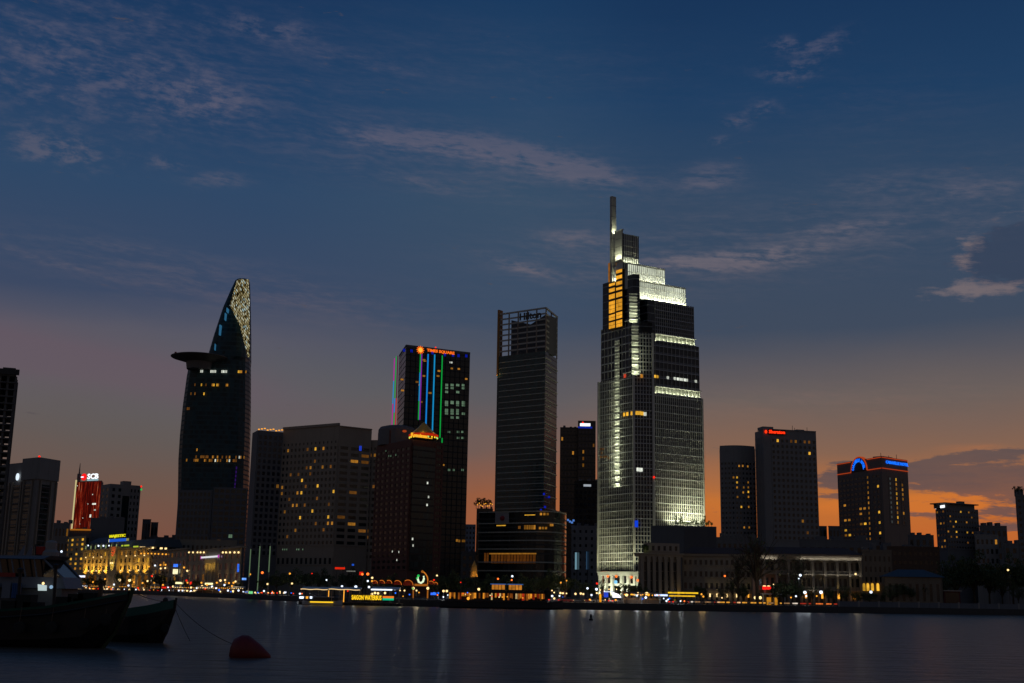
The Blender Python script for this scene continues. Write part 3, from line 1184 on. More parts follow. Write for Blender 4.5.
for F, cols in ((sF1, 5), (sF2, 2)):
    u00 = ub(sF1, 499.5, 340) if F is sF1 else 0.0
    for j in range(nlev + 1):
        z = zc0 + (zc1 - zc0) * j / nlev
        b_.fbox(F, u00 + (.36 if F is sF2 else 0), F.L, z - .8, z, -.5, -.05 if j < nlev else .3, BAND if F is sF2 else pbr('pale_frame', (.42, .42, .38), .5))
    for k_ in range(cols + 1):
        u = u00 + (F.L - u00) * k_ / cols
        if F is sF2 and k_ == 0:
            continue
        b_.fbox(F, u - .28, u + .28, zc0, zc1 - .46, -.56, .02, STONE_G)
b_.obj('crown_frame', sail.root)
b_ = MB()                               # stepped core behind the frame
ua, uc2, um = ub(sF1, 507.5, 330), sF1.L - 2.2, ub(sF1, 527, 330)
zt1 = zb(sF1, 511, 318.5); ztm = zb(sF1, 528, 323)
for a, b2, z0_, z1_ in ((ua, um, zt1, ztm), (um, uc2, ztm, zt1 + .6)):
    pA, pB = sF1.p(a, 0, -3.5), sF1.p(b2, 0, -3.5)
    pC, pD = sF1.p(b2, 0, -14), sF1.p(a, 0, -14)
    b_.hexa([(k.x, k.y, zc0 + .01) for k in (pA, pB, pC, pD)], [(pA.x, pA.y, z0_), (pB.x, pB.y, z1_), (pC.x, pC.y, z1_), (pD.x, pD.y, z0_)], CONC_D)
b_.obj('roof_core', sail.root)
sign_text(sF1, (ub(sF1, 520, 316) + ub(sF1, 541, 315)) / 2, zb(sF1, 531, 315.5), .1, 'Hilton', (ub(sF1, 541.5, 316) - ub(sF1, 520, 316)), 4.0, pbr('sign_bronze', (.05, .05, .045), .5), sail.root, bold=True)
b_ = MB()
b_.fbox(sF1, ub(sF1, 497.6, 340), ub(sF1, 499.2, 340), zb(sF1, 497, 376), zb(sF1, 499, 310), -3, .5, pbr('amber_panel', (0.35, 0.16, 0.03), .5))
b_.obj('end_wall', sail.root)
area('floodlight', sF1.p(0.4, zb(sF1, 497, 378), 1.6), sF1.p(0.6, zb(sF1, 497, 340), .4), 1, .4, 45, (1, .62, .2), sail.root, sF1.d)
# rounded podium
pod = Bld('podium_block', 'rounded dark glass podium with pale curved bands and amber lit floors', 'building', q(530, 585))
zpod = zb(Fac(q(480, 600), q(560, 585)), 540, 511)
cA, cB, cC = q(478.5, 600), q(540, 583), q(566, 604)
prof = [cA]
for k_ in range(13):
    t_ = k_ / 12
    a_ = Vector(q(537, 583.5)).lerp(Vector(cB), t_)
    c_ = Vector(q(552, 584)).lerp(Vector(cC), t_)
    a0_, m0_, c0_ = Vector(q(536, 583.6)), Vector(q(563, 581)), Vector(cC)
    pt = a0_ * (1 - t_) ** 2 + m0_ * 2 * t_ * (1 - t_) + c0_ * t_ ** 2
    prof.append((pt.x, pt.y))
ctr = Vector((sum(p[0] for p in prof) / len(prof), sum(p[1] for p in prof) / len(prof) + 12))
prof_b = prof + [(cC[0] - 4, cC[1] + 30), (cA[0], cA[1] + 30)]
CWP = curtain('podium_glass', (0.010, 0.018, 0.02), (0.03, 0.034, 0.034), 4.2, .2, panel=1.6)
pod.core(prof_b, GROUND, zpod, CWP, CONC_D)
FPD = Fac(prof[0], prof[1])
L_OR = lit('orange_hall_light', lin(255, 150, 60), .075, .5, .8)
for x0, x1, y0, y1, mm, k_ in ((496, 506.5, 525, 526.3, L_HOT, 1), (524, 536, 514.6, 515.6, L_HOT, 1), (518, 521, 526, 529, L_DIM, 1), (524, 535.8, 525.2, 529.5, L_AMB, 5),
                               (484, 489, 553, 563, L_OR, 2), (491, 536, 554, 563.4, L_OR, 14)):
    for j in range(k_):
        xa, xb = x0 + (x1 - x0) * (j + .04) / k_, x0 + (x1 - x0) * (j + .96) / k_
        ua, za = FPD.at(xa, y1); uc, zc = FPD.at(xb, y0)
        pod.window(FPD, (ua + uc) / 2, (za + zc) / 2, uc - ua, zc - za, mm)
b_ = MB()
ua, za = FPD.at(490, 554.3); uc, zc = FPD.at(536.5, 553)
b_.fbox(FPD, ua, uc, za, zc, .2, .7, L_AMB)
b_.obj('light_strip', pod.root)
pod.finish()
for py in (512, 523.5, 532.5, 541, 549.5, 562.8, 571.5):
    b_ = MB()
    z = zb(FPD, 530, py)
    outer = [(ctr.x + (p[0] - ctr.x) * 1.012, ctr.y + (p[1] - ctr.y) * 1.02 - .4) for p in prof]
    nP = len(prof)
    vs = [(x, y, z) for x, y in prof] + [(x, y, z) for x, y in outer] + [(x, y, z + .55) for x, y in prof] + [(x, y, z + .55) for x, y in outer]
    fs = []
    for k_ in range(nP - 1):
        fs += [[k_, k_ + 1, nP + k_ + 1, nP + k_], [2 * nP + k_, 2 * nP + k_ + 1, 3 * nP + k_ + 1, 3 * nP + k_], [nP + k_, nP + k_ + 1, 3 * nP + k_ + 1, 3 * nP + k_]]
    b_.add(vs, fs, BAND)
    b_.obj('band', pod.root)
for x0, x1, py in ((541, 551, 514), (540, 549, 528), (551, 553, 525)):
    k_ = 3
    for j in range(k_):
        p = P(x0 + (x1 - x0) * j / k_, py, 582)
        b_ = MB()
        b_.box(p.x - .5, p.x + .5, p.y - .6, p.y + 1.4, p.z - .5, p.z + .5, L_AMB)
        b_.obj('window', pod.root)
p0, p1 = FPD.at(495.5, 524), FPD.at(509.5, 512.5)
b_ = MB()
b_.fbox(FPD, p0[0], p1[0], p0[1], p1[1], .35, .5, pbr('pale_banner', (0.30, 0.30, 0.31), .8))
b_.ball(FPD.p((p0[0] + p1[0]) / 2 + .3, (p0[1] + p1[1]) / 2, .45), 1.3, pbr('faded_red', (0.3, 0.03, 0.04), .8), 12, 6)
b_.obj('banner', pod.root)
for px, py in ((544, 494), (549, 497), (545, 507), (541, 510)):
    p = sF2.p(sF2.at(px + 0.0, py, .6)[0], sF2.at(px, py, .6)[1], .6)
    b_ = MB()
    b_.box(p.x - .5, p.x + .5, p.y - .3, p.y + .3, p.z - .5, p.z + .5, emi('deep_blue_lamp', lin(20, 40, 220), .5))
    b_.obj('lamp', sail.root)

# ------------------------------------------------------------------ tower with neon strips and a sun emblem
tF1, tF2 = three(391.8, 398.5, 465.0, 795, 760, 782)
neon = Bld('glass_tower', 'dark glass tower with vertical neon strips and an orange sun sign on its roofline', 'skyscraper', q(398, 760))
znt = zb(tF2, 403, 344.2)
CWT = curtain('black_glass_wall', (0.008, 0.011, 0.014), (0.018, 0.02, 0.022), 3.8, .2, panel=2.0)
neon.core(back_poly(tF1, tF2, 55), GROUND, znt - 1.2, CWT, CONC_D)
neon.box(tF2, 0, tF2.L, znt - 1.197, znt, -1.0, .25, CONC_D)
neon.box(tF1, 0, tF1.L - .02, znt - 1.197, znt, -1.0, .25, CONC_D)
for k_ in range(1, 13):
    neon.box(tF2, tF2.L * k_ / 13 - .15, tF2.L * k_ / 13 + .15, GROUND, znt - 4, .003, .35, STEEL)
rr = random.Random(3)
for col in range(4):
    for py in (385, 388, 392, 402.5, 405, 410.5, 413.5, 417.5):
        if rr.random() < .78:
            px = 446.5 + col * 5.6
            u, z = tF2.at(px, py + (px - 450) * .02, .1)
            neon.window(tF2, u, z, 2.5, 1.6 if py not in (402.5, 410.5) else 2.2, L_GRN)
for col in range(4):
    for py in (432, 438, 470):
        if rr.random() < .75:
            u, z = tF2.at(449 + col * 4.5, py, .1)
            neon.window(tF2, u, z, 2.0, 1.4, L_GRN)
for px, py in ((402, 379.5), (402.5, 390.5), (424, 360), (425, 361), (424, 376), (451, 362.5), (451.5, 368.5), (459, 369), (466, 379), (439, 371), (438, 376), (417, 382), (443, 465), (421, 402), (430, 393), (420, 385)):
    u, z = tF2.at(px, py, .1)
    neon.window(tF2, u, z, 2.2, 1.2, L_AMB if py != 362.5 else L_WHT)
for px, py in ((404, 350.3), (411.5, 351), (432.5, 353), (445, 355), (453, 355.3), (458.5, 355.7), (466.3, 356)):
    u, z = tF2.at(px, py, .1)
    neon.window(tF2, u, z, 1.8, 2.0, emi('blue_window_light', lin(15, 40, 215), .45))
for px, py in ((457, 540.5), (459, 541), (463, 541), (464, 541)):
    u, z = tF2.at(px, py, .1)
    neon.window(tF2, u, z, 1.8, 1.6, L_AMB)
neon.finish()


def neon_strip(F, px, y0, y1, mats_, w=.8, nm='neon_strip'):
    u, z1 = F.at(px, y0, .6)
    z0 = F.at(px, y1, .6)[1]
    b_ = MB()
    k_ = len(mats_)
    for j, mm in enumerate(mats_):
        b_.fbox(F, u - w / 2, u + w / 2, z1 + (z0 - z1) * (j + 1) / k_, z1 + (z0 - z1) * j / k_, .36, .7, mm)
    b_.obj(nm, neon.root)


N_G = emi('neon_green', lin(20, 190, 75), .62); N_P = emi('neon_purple', lin(150, 40, 190), .6); N_B = emi('neon_blue', lin(25, 140, 235), .75)
N_C = emi('neon_cyan', lin(30, 160, 225), .7); N_M = emi('neon_magenta', lin(210, 40, 180), .65); N_R = emi('neon_red', lin(230, 25, 45), .6); N_DR = emi('neon_dark_red', lin(110, 10, 40), .5)
neon_strip(tF2, 420.6, 354, 420, [N_G, N_G, N_C, N_C, N_C, N_G, N_G], .55)
neon_strip(tF2, 421.9, 354, 420, [N_P], .65)
neon_strip(tF2, 428.2, 354, 426, [N_B])
neon_strip(tF2, 434.8, 354.5, 433, [N_C])
neon_strip(tF2, 442.4, 355.5, 438, [N_G], .65)
neon_strip(tF2, 442.2, 438, 476, [N_G, N_G, N_DR, N_G, N_G], .65)
neon_strip(tF1, 394.4, 358.5, 424, [N_M, N_M, N_C, N_C, N_M, N_M], 2.6)
neon_strip(tF1, 396.2, 356.5, 424, [N_G, N_G, N_G, N_B, N_G], 2.6)
neon_strip(tF1, 397.8, 356, 424, [N_DR, N_DR, N_DR, N_R, N_R], 1.6)
u, z = tF2.at(420.4, 350, .4)
b_ = MB()
for k_ in range(12):
    a = 2 * math.pi * k_ / 12
    c0, c1_ = (u + 1.4 * math.cos(a), z + 1.4 * math.sin(a)), (u + 2.7 * math.cos(a), z + 2.7 * math.sin(a))
    p_ = (math.cos(a + math.pi / 2) * .42, math.sin(a + math.pi / 2) * .42)
    qd = [(c0[0] - p_[0], c0[1] - p_[1]), (c1_[0] - p_[0] * .4, c1_[1] - p_[1] * .4), (c1_[0] + p_[0] * .4, c1_[1] + p_[1] * .4), (c0[0] + p_[0], c0[1] + p_[1])]
    b_.hexa([tF2.p(x, y, .3) for x, y in qd], [tF2.p(x, y, .55) for x, y in qd], emi('orange_sign_light', lin(255, 110, 25), 1.1))
ring = [tF2.p(u + 1.45 * math.cos(2 * math.pi * k_ / 16), z + 1.45 * math.sin(2 * math.pi * k_ / 16), .3) for k_ in range(16)]
ring2 = [p_ + tF2.n * .3 for p_ in ring]
b_.rings([ring, ring2], emi('yellow_sign_core', lin(255, 185, 60), 1.1))
b_.obj('sun_emblem', neon.root)
ua, uc = ub(tF2, 426.7, 352), ub(tF2, 454.3, 352)
sign_text(tF2, (ua + uc) / 2, zb(tF2, 440.5, 351.8, .4), .3, 'TIMES SQUARE', uc - ua, 2.2, emi('orange_sign_light', lin(255, 110, 25), 1.1), neon.root, bold=True)
b_ = MB(); b_.ball(tF2.p(ub(tF2, 436, 346), znt + .6, -.5), .5, E_RED); b_.obj('warning_lamp', neon.root)

# ------------------------------------------------------------------ red-brown hotel with the golden crown
rF1, rF2 = three(372, 407.5, 440, 590, 560, 572)
red = Bld('hotel', 'dark red-brown hotel block topped by a small golden lit crown', 'hotel', q(407, 560))
zrt = zb(rF2, 410, 439)
red.core(back_poly(rF1, rF2, 30), GROUND, zrt, BRICK, CONC_D)
zr0 = GROUND + 12
red.grid(rF1, .2, rF1.L - .2, zr0, zb(rF1, 407, 446), 7, 21, .56, .5, BRICK, litp=0.0, rel=.35)
uA, uB_ = ub(rF2, 411.5, 480), ub(rF2, 434, 480)
red.grid(rF2, .2, uA, zr0, zrt - 1, 1, 21, .6, .5, BRICK, rel=.35)
red.grid(rF2, uB_, rF2.L - .1, zr0, zrt - 1, 1, 21, .6, .5, BRICK, rel=.35)
GL_RV = curtain('greenish_glass_wall', (0.014, 0.03, 0.03), (0.03, 0.02, 0.016), 3.2, .22)
red.box(rF2, uA + .02, uB_ - .02, zr0, zrt - 3, .003, .6, GL_RV)
for px, py in ((427.5, 483), (428.5, 497), (412.5, 539), (413, 545.5), (427, 505)):
    u, z = rF2.at(px, py, .7)
    red.window(rF2, u, z, .9, 1.1, L_WHT, d=.68)
for px, py in ((389, 456), (391, 456), (396, 455), (392.5, 551.5), (386, 451), (399, 552), (397, 560)):
    u, z = rF1.at(px, py, .4)
    red.window(rF1, u, z, .9, .9, L_WHT if py > 500 else L_GRN, d=.42)
red.finish()
b_ = MB()                                # rounded roof block and parapets
p = q(391, 583)
zdm = zb(rF1, 391, 423)
b_.lathe((p[0], p[1] + 6, zrt), [(9.2, 0), (9.2, zdm - zrt - 2.2), (8.2, zdm - zrt - .8), (5, zdm - zrt), (.05, zdm - zrt + .3)], CONC_D, 20)
b_.fbox(rF1, 0, rF1.L * .35, zrt - 3, zb(rF1, 378, 432.5), -8, -.5, BRICK)
b_.obj('roof_block', red.root)
GOLD = pbr('gilded_metal', (0.75, 0.42, 0.07), .4, .3, var=.1)
cx, cy = q(419.5, 571)
zc = zb(rF2, 419, 433.2)
r0 = 15.2 * 571 / FOC
b_ = MB()
b_.lathe((cx, cy, zc), [(r0 * .88, .7), (r0 * .66, 2.0), (r0 * .4, 3.7), (r0 * .16, 5.6), (.05, 6.6)], GOLD, 8)
b_.obj('golden_crown', red.root)
b_ = MB()
b_.lathe((cx, cy, zc - .5), [(r0 * .2, -.2), (r0 * .98, 0.0), (r0 * .98, .7), (r0 * .86, .75), (r0 * .2, .8)], emi('red_neon', lin(230, 50, 15), .55), 24)
b_.obj('neon_ring', red.root)
b_ = MB()
b_.lathe((cx, cy, zc - 1.8), [(r0 * .9, 0), (r0 * .9, 1.1)], BLACK, 24)
for k_ in range(22):
    a = 2 * math.pi * k_ / 22
    px_, py_ = cx + r0 * .92 * math.cos(a), cy + r0 * .92 * math.sin(a)
    b_.ball((px_, py_, zc - 1.2), .42, E_YEL if k_ % 3 else emi('pale_green_bulb', lin(180, 225, 120), 1.0), 6, 4)
b_.obj('bulb_ring', red.root)
for k_ in range(6):
    a = 2 * math.pi * (k_ + .5) / 6
    spot('floodlight', (cx + r0 * 1.0 * math.cos(a), cy + r0 * 1.0 * math.sin(a), zc + .5), (cx + r0 * .45 * math.cos(a), cy + r0 * .45 * math.sin(a), zc + 3), 170, (1, .72, .15), 110, .9, .2, red.root)
ua, uc = ub(rF2, 411, 436, .8), ub(rF2, 432.6, 437, .8)
sign_text(rF2, (ua + uc) / 2, zb(rF2, 422, 435.8, .8), .8, 'Renaissance', uc - ua, 1.9, emi('gold_lettering', lin(255, 180, 45), 1.0), red.root, bold=True)
for px, py, mm in ((404.5, 431.2, emi('dim_orange', lin(190, 75, 30), .6)), (434.7, 434.2, emi('dim_red', lin(170, 40, 35), .5))):
    p = P(px, py, 566)
    b_ = MB()
    b_.ball(p, 1.1 if px < 410 else .5, mm, 8, 5, .55)
    b_.obj('lantern', red.root)

def rback(F, u, depth, d=0.0):
    m_ = (F.A + F.B) / 2
    r_ = Vector((m_.x, m_.y, 0)).normalized() * depth
    p = F.p(u, 0, d) + r_
    return (p.x, p.y)


# ------------------------------------------------------------------ curved glass tower with the round helicopter deck
BY = 975.0
bit = Bld('glass_tower', 'tall curved glass tower with a round helipad deck and a golden glittering crown', 'skyscraper', q(214, BY))
CWB = curtain('teal_banded_glass', (0.014, 0.045, 0.056), (0.045, 0.08, 0.09), 3.9, .3, .3, panel=2.2, spec=.25)


def bit_ring(yl, xl, xr):
    z = zt(xl, yl, BY + 12)
    a, b2 = P(xl, yl, BY + 20).x, P(xr, yl, BY + 20).x
    w = b2 - a
    c = (a + b2) / 2
    pts = []
    dep = 26.0 if w > 25 else max(4, w)
    for k_ in range(16):
        an = 2 * math.pi * k_ / 16
        cx_, sx_ = math.cos(an), math.sin(an)
        e_ = .62
        pts.append(Vector((c + w / 2 * math.copysign(abs(cx_) ** e_, cx_), BY + 20 + dep * .8 * math.copysign(abs(sx_) ** e_, sx_), z)))
    return pts


LP = [(596, 176, 244), (545, 177.5, 246), (500, 180, 247.5), (460, 180.5, 248.5), (436, 182, 249.3), (406, 185, 249.8), (377, 189, 249.8), (362.5, 191.8, 249.6), (358, 210, 249.6),
      (346, 213.5, 249.5), (336, 216.5, 249.5), (308, 225, 249.4), (290, 232, 249.4), (280, 236.2, 249.3), (278, 238.5, 249.0)]
b_ = MB()
b_.rings([bit_ring(y, a, c) for y, a, c in LP], CWB)
b_.obj('wall', bit.root)
# helipad
hz = zt(193, 358, BY)
pa, pb_ = P(172.3, 357, BY), P(228, 361, BY)
hc = Vector(((pa.x + pb_.x) / 2, BY - 2, hz))
hr = (pb_.x - pa.x) / 2
b_ = MB()
b_.lathe(hc, [(hr * .3, -4.9), (hr * .62, -3.0), (hr * .96, -.7), (hr, -.1), (hr, .3), (hr * .97, .5), (.05, .5)], pbr('deck_underside', (0.12, 0.12, 0.115), .6), 40)
b_.lathe(hc, [(hr * .42, -10), (hr * .46, -3.9)], CONC_D, 24)
b_.obj('helipad', bit.root)
b_ = MB()
b_.tube([hc + Vector((-hr * .9, 0, .8)), hc + Vector((-hr * .9, 0, 4.6))], .18, STEEL, 5)
b_.box(hc.x - hr * .9 + .2, hc.x - hr * .9 + 1.5, hc.y - .1, hc.y + .1, hc.z + 3.2, hc.z + 4.6, REDP)
b_.obj('flag_mast', bit.root)
# glittering crown
m, o_ = _new('golden_led_mosaic')
em = E.nt.nodes.new('ShaderNodeEmission')
tc = E.nt.nodes.new('ShaderNodeTexCoord')
sp = E.nt.nodes.new('ShaderNodeSeparateXYZ')
E.nt.links.new(tc.outputs['Object'], sp.inputs[0])
x_, y_, z_ = (E(k_) for k_ in sp.outputs)
wn = E.nt.nodes.new('ShaderNodeTexWhiteNoise')
cz = z_ / 2.4 + E.op('FLOOR', x_ / 0.75) * 0.37
E.nt.links.new(vec3(E.op('FLOOR', x_ / 0.75), E.op('FLOOR', cz), 1.0), wn.inputs['Vector'])
v_ = E(wn.outputs['Value'])
gap = E.op('GREATER_THAN', E.op('FRACT', x_ / 0.75), 0.4) * E.op('GREATER_THAN', E.op('FRACT', cz), 0.25)
big = noise(vec3(x_ * .2, 0.0, z_ * .2), 1.0, 2.0).step(.30, .45)
st_ = v_.step(-0.1, 0.9) * gap * (big * .6 + .4) * 0.8
col_ = ramp(v_, [(0.0, lin(215, 175, 80)), (0.6, lin(230, 215, 160)), (0.85, lin(240, 240, 210)), (1.0, lin(190, 225, 230))])
E.nt.links.new(col_, em.inputs['Color'])
E.nt.links.new(st_.k, em.inputs['Strength'])
E.nt.links.new(em.outputs[0], o_.inputs[0])
LEDM = m
b_ = MB()
yf = BY + 20 - 22.5
poly = [(236.6, 281), (238.6, 279), (248.9, 279.3), (249.3, 300), (249.3, 357), (247.6, 357), (245, 346), (240, 326), (229.8, 305)]
fr = [P(px, py, yf) for px, py in poly]
bk = [v + Vector((0, 1.0, 0)) for v in fr]
n_ = len(fr)
b_.add(fr + bk, [list(range(n_)), list(range(n_, 2 * n_))[::-1]] + [[i, (i + 1) % n_, (i + 1) % n_ + n_, i + n_] for i in range(n_)], LEDM)
b_.obj('light_mosaic', bit.root)
for y0, y1, x0, x1 in ((313, 320, 224.6, 225.6), (325, 335, 219, 221), (344, 350, 214.5, 215.4), (308, 312, 226.5, 227.6)):
    b_ = MB()
    a, c = P(x0, y1, yf), P(x1, y0, yf)
    b_.box(a.x, c.x, yf - 1, yf + 6, a.z, c.z, emi('pale_blue_glow', lin(60, 130, 175), .45))
    b_.obj('light_strip', bit.root)
FBT = Fac(q(150, yf - .6), q(280, yf - .6))
rr = random.Random(5)
rows = [(371.5, [(201, 'w'), (202.5, 'w'), (211, 'w'), (212.5, 'w'), (214, 'w'), (215.5, 'w'), (222, 'w'), (223.5, 'w'), (225, 'w'), (226.5, 'w'), (238.5, 'h'), (240, 'h'), (241.5, 'a'), (246, 'a')]),
        (385, [(201.5, 'h'), (212.5, 'a'), (214, 'h'), (217, 'h'), (218.3, 'a'), (226.5, 'a'), (227.5, 'a'), (195, 'd'), (206, 'd')]), (394, [(204, 'h'), (195, 'd'), (191, 'd')]), (409, [(187.5, 'd'), (189, 'd')])]
for y0 in (457, 460.5):
    rows.append((y0, [(186 + k_ * 1.6 + rr.random() * 1.2, rr.choice('adddaw')) for k_ in range(38) if rr.random() < .42]))
rows += [(450, [(197, 'a')]), (525.2, [(231, 'g'), (232.4, 'g'), (235.3, 'g'), (239.7, 'g')]), (508.5, [(236.5, 'w')]), (524, [(210, 'd'), (213, 'd'), (216, 'd')])]
mk = {'w': L_WHT, 'h': L_HOT, 'a': L_AMB, 'd': L_DIM, 'g': emi('pale_cyan_light', lin(150, 200, 195), .6)}
for py, lst in rows:
    for px, k_ in lst:
        u, z = FBT.at(px, py + (px - 215) * .012)
        bit.window(FBT, u, z, 1.1, 2.2 if py != 525.2 else 3.6, mk[k_])
NS = emi('dim_violet_light', lin(70, 30, 130), .35)
for j in range(7):
    u, z = FBT.at(236.5 - j * .35, 468 + j * 4)
    b_ = MB(); b_.fbox(FBT, u - .5, u + .5, z - 1.1, z + 1.1, 0, .2, NS); b_.obj('light_strip', bit.root)
bit.finish()
# its podium block
p1, p2 = three(173.5, 208, 243.5, 905, 900, 905)
pb = Bld('office_block', 'dark glass block with a gridded front at the foot of the curved tower', 'building', q(208, 900))
zpb = zb(p1, 180, 490)
pb.core(back_poly(p1, Fac(p1.B, (p1.B.x + 1, p1.B.y + 22))), GROUND, zpb, CONC_D)
pb.core([(p2.A.x + .5, p2.A.y), (p2.B.x, p2.B.y), rback(p2, p2.L, 30), rback(p2, .5, 30)], GROUND, zpb + 2.2, CONC_D, CONC_D)
pb.grid(p2, 1, p2.L - .6, zpb - 44, zpb + 1.6, 6, 11, .72, .62, CONC_D, litp=.03, lit_m=[L_DIM, L_GRN], dark=G_TEAL)
pb.grid(p1, 1, p1.L - 1, zpb - 38, zpb - 1, 8, 8, .6, .62, CONC_D, litp=.0, dark=G_TEAL)
pb.finish()


# ------------------------------------------------------------------ big pale hotel
wF1, wF2 = three(276, 333, 366.5, 662, 640, 652)
big_ = Bld('hotel', 'broad pale grey hotel slab with many small windows, some lit amber', 'hotel', q(333, 640))
zw = zb(wF1, 326, 424)
P4 = back_poly(wF1, wF2)
big_.core(P4, GROUND, zw - 1.4, STONE_G, CONC_D)
big_.box(wF1, 0, wF1.L, zw - 1.39, zw, -.6, .5, STONE_G)
big_.box(wF2, 0.51, wF2.L, zw - 1.39, zb(wF2, 365, 431.5) + 1.2, -.6, .5, STONE_G)
zt_w = zb(wF1, 300, 447); zb_w = zb(wF1, 300, 546)
LM = [L_AMB, L_AMB, L_DIM, L_DIM, L_DIM, L_HOT]
big_.grid(wF1, .3, wF1.L - .3, zb_w, zt_w, 14, 16, .5, .52, STONE_G, litp=.18, lit_m=LM)
big_.grid(wF2, .3, wF2.L - .3, zb_w, zt_w, 3, 16, .72, .5, STONE_G, litp=.17, lit_m=LM)
big_.grid(wF1, .3, wF1.L - .3, zb(wF1, 300, 441.5), zt_w - .02, 14, 1, .32, .42, STONE_G)
big_.grid(wF1, .3, wF1.L - .3, zb(wF1, 300, 565), zb(wF1, 300, 557), 12, 1, .5, .75, STONE_G)
u, z = wF2.at(360, 448.5)
big_.window(wF2, u, z, 1.7, 2.8, emi('blue_screen', lin(40, 70, 220), .7), d=.35)
for px in (283, 285, 287, 297, 299, 303):
    u, z = wF1.at(px, 549.5)
    big_.window(wF1, u, z, .8, .9, L_GRN, d=.1)
big_.finish()
xF1, xF2 = three(363.5, 372, 378, 654, 650, 652)
big_wing = Bld('hotel_wing', 'narrow pale annex with lit amber windows at the right end of the broad hotel', 'building', q(372, 650))
big_wing.core(back_poly(Fac(xF1.A, xF2.B), Fac(xF2.B, (xF2.B.x + 2, xF2.B.y + 14))), GROUND, zb(xF1, 370, 440), STONE_G, CONC_D)
XF = Fac(xF1.A, xF2.B)
big_wing.grid(XF, .2, XF.L - .2, zb(XF, 372, 560), zb(XF, 372, 446), 3, 18, .55, .5, STONE_G, litp=.16, lit_m=LM)
big_wing.finish()
dF1, dF2 = three(244.6, 250.0, 276.3, 668, 655, 662)
dkw = Bld('hotel_wing', 'dark narrow tower with amber rooftop lights at the left end of the broad hotel', 'building', q(253, 655))
zd = zb(dF2, 262, 430.5)
dkw.core(back_poly(dF1, dF2), GROUND, zd, CONC_D, CONC_D)
dkw.grid(dF2, .3, dF2.L - .3, zb(dF2, 262, 556), zd - 2, 5, 20, .55, .6, CONC_D, litp=.045, lit_m=[L_AMB, L_DIM], dark=G_BLUE)
dkw.finish()
for k_ in range(9):
    u = dF2.L * (.05 + .9 * k_ / 8)
    b_ = MB()
    b_.box(-.45, .45, -.3, .3, -.25, .25, E_AMB)
    b_.tube([(0, 0, -.6), (0, 0, -.2)], .08, STEEL, 4)
    o_ = b_.obj('rooftop_lamp')
    o_.parent = dkw.root
    o_.location = dF2.p(u, zd + .6 + (k_ % 3) * .35, -.6) - dkw.root.location

# ------------------------------------------------------------------ sign-topped screen tower and grey neighbour on the left
kY = 1000
k1 = Fac(q(71.8, kY + 14, 530), q(97.6, kY, 530))
scb = Bld('office_tower', 'slim tower with a glowing red light screen, round red logo and mast', 'office tower', q(86, kY))
zk0, zk1 = zb(k1, 76, 529), zb(k1, 100, 481.5)
scb.core([off(k1, 0), off(k1, k1.L), (k1.B.x - 6, k1.B.y + 22), (k1.A.x - 4, k1.A.y + 22)], GROUND, zb(k1, 90, 481), CONC_D)
m, o_ = _new('red_led_screen')
em = E.nt.nodes.new('ShaderNodeEmission')
tc = E.nt.nodes.new('ShaderNodeTexCoord')
mp = E.nt.nodes.new('ShaderNodeMapping')
mp.inputs['Scale'].default_value = (.9, .9, .05)
E.nt.links.new(tc.outputs['Object'], mp.inputs[0])
v_ = noise(mp.outputs[0], 1.0, 4.0, .7)
E.nt.links.new(ramp(v_, [(0.30, lin(22, 6, 5)), (0.50, lin(85, 16, 10)), (0.60, lin(150, 36, 20)), (0.66, lin(225, 120, 70)), (0.75, lin(245, 225, 200))]), em.inputs['Color'])
em.inputs['Strength'].default_value = .62
E.nt.links.new(em.outputs[0], o_.inputs[0])
b_ = MB()
b_.fbox(k1, 1.2, k1.L - .3, zk0, zk1, .01, .5, m)
b_.obj('light_screen', scb.root)
b_ = MB()
b_.fbox(k1, -.3, 1.0, zk0, zk1 + 2, .01, .7, emi('pale_yellow_edge', lin(225, 210, 150), .75))
b_.obj('light_strip', scb.root)
p0, p1_ = k1.at(82.5, 481.3), k1.at(99, 473)
um = k1.at(84.3, 477)
b_ = MB()
ring = [k1.p(um[0] + 2.9 * math.cos(a * math.pi / 9), um[1] + 2.9 * math.sin(a * math.pi / 9), .6) for a in range(18)]
b_.rings([ring, [v - k1.n * .5 for v in ring]], emi('red_logo', lin(255, 28, 30), 1.0))
b_.obj('logo', scb.root)
b_ = MB()
b_.fbox(k1, um[0] - 3.2, um[0] - .2, um[1] - .45, um[1] + .35, .62, .8, E_WHT)
b_.obj('logo', scb.root)
ul, ur = k1.at(87.8, 477)[0], k1.at(98.9, 477)[0]
sign_text(k1, (ul + ur) / 2, zb(k1, 93, 476.3), .5, 'SCB', ur - ul, 4.6, emi('white_sign_light', lin(245, 250, 255), 1.3), scb.root, bold=True)
b_ = MB()
b_.fbox(k1, ul, ur, zb(k1, 93, 480.6), zb(k1, 93, 479.4), .3, .5, emi('pale_cyan_sign', lin(170, 220, 230), .7))
b_.obj('sign_strip', scb.root)
b_ = MB()
pm = k1.p(k1.at(77.8, 480)[0], zb(k1, 78, 482), -1)
ptop = zt(78.6, 461.5, kY)
b_.tube([pm, (pm.x, pm.y, pm.z + 7)], 1.6, CONC_D, 6)
b_.tube([(pm.x, pm.y, pm.z + 7), (pm.x, pm.y, ptop)], .7, CONC_D, 6, .2)
b_.obj('mast', scb.root)
for px, py, w_, h_ in ((94.2, 504, 4.5, 1.4), (92.8, 494.5, .9, .9), (88, 504, .8, .8), (95, 510, 2.5, 1.2), (90.5, 516, 2, 2.5), (80, 524, .7, .7), (83, 518, .8, .8), (77.5, 485.8, .8, .8)):
    u, z = k1.at(px, py, .5)
    scb.window(k1, u, z, w_, h_, L_WHT, d=.6)
scb.finish()
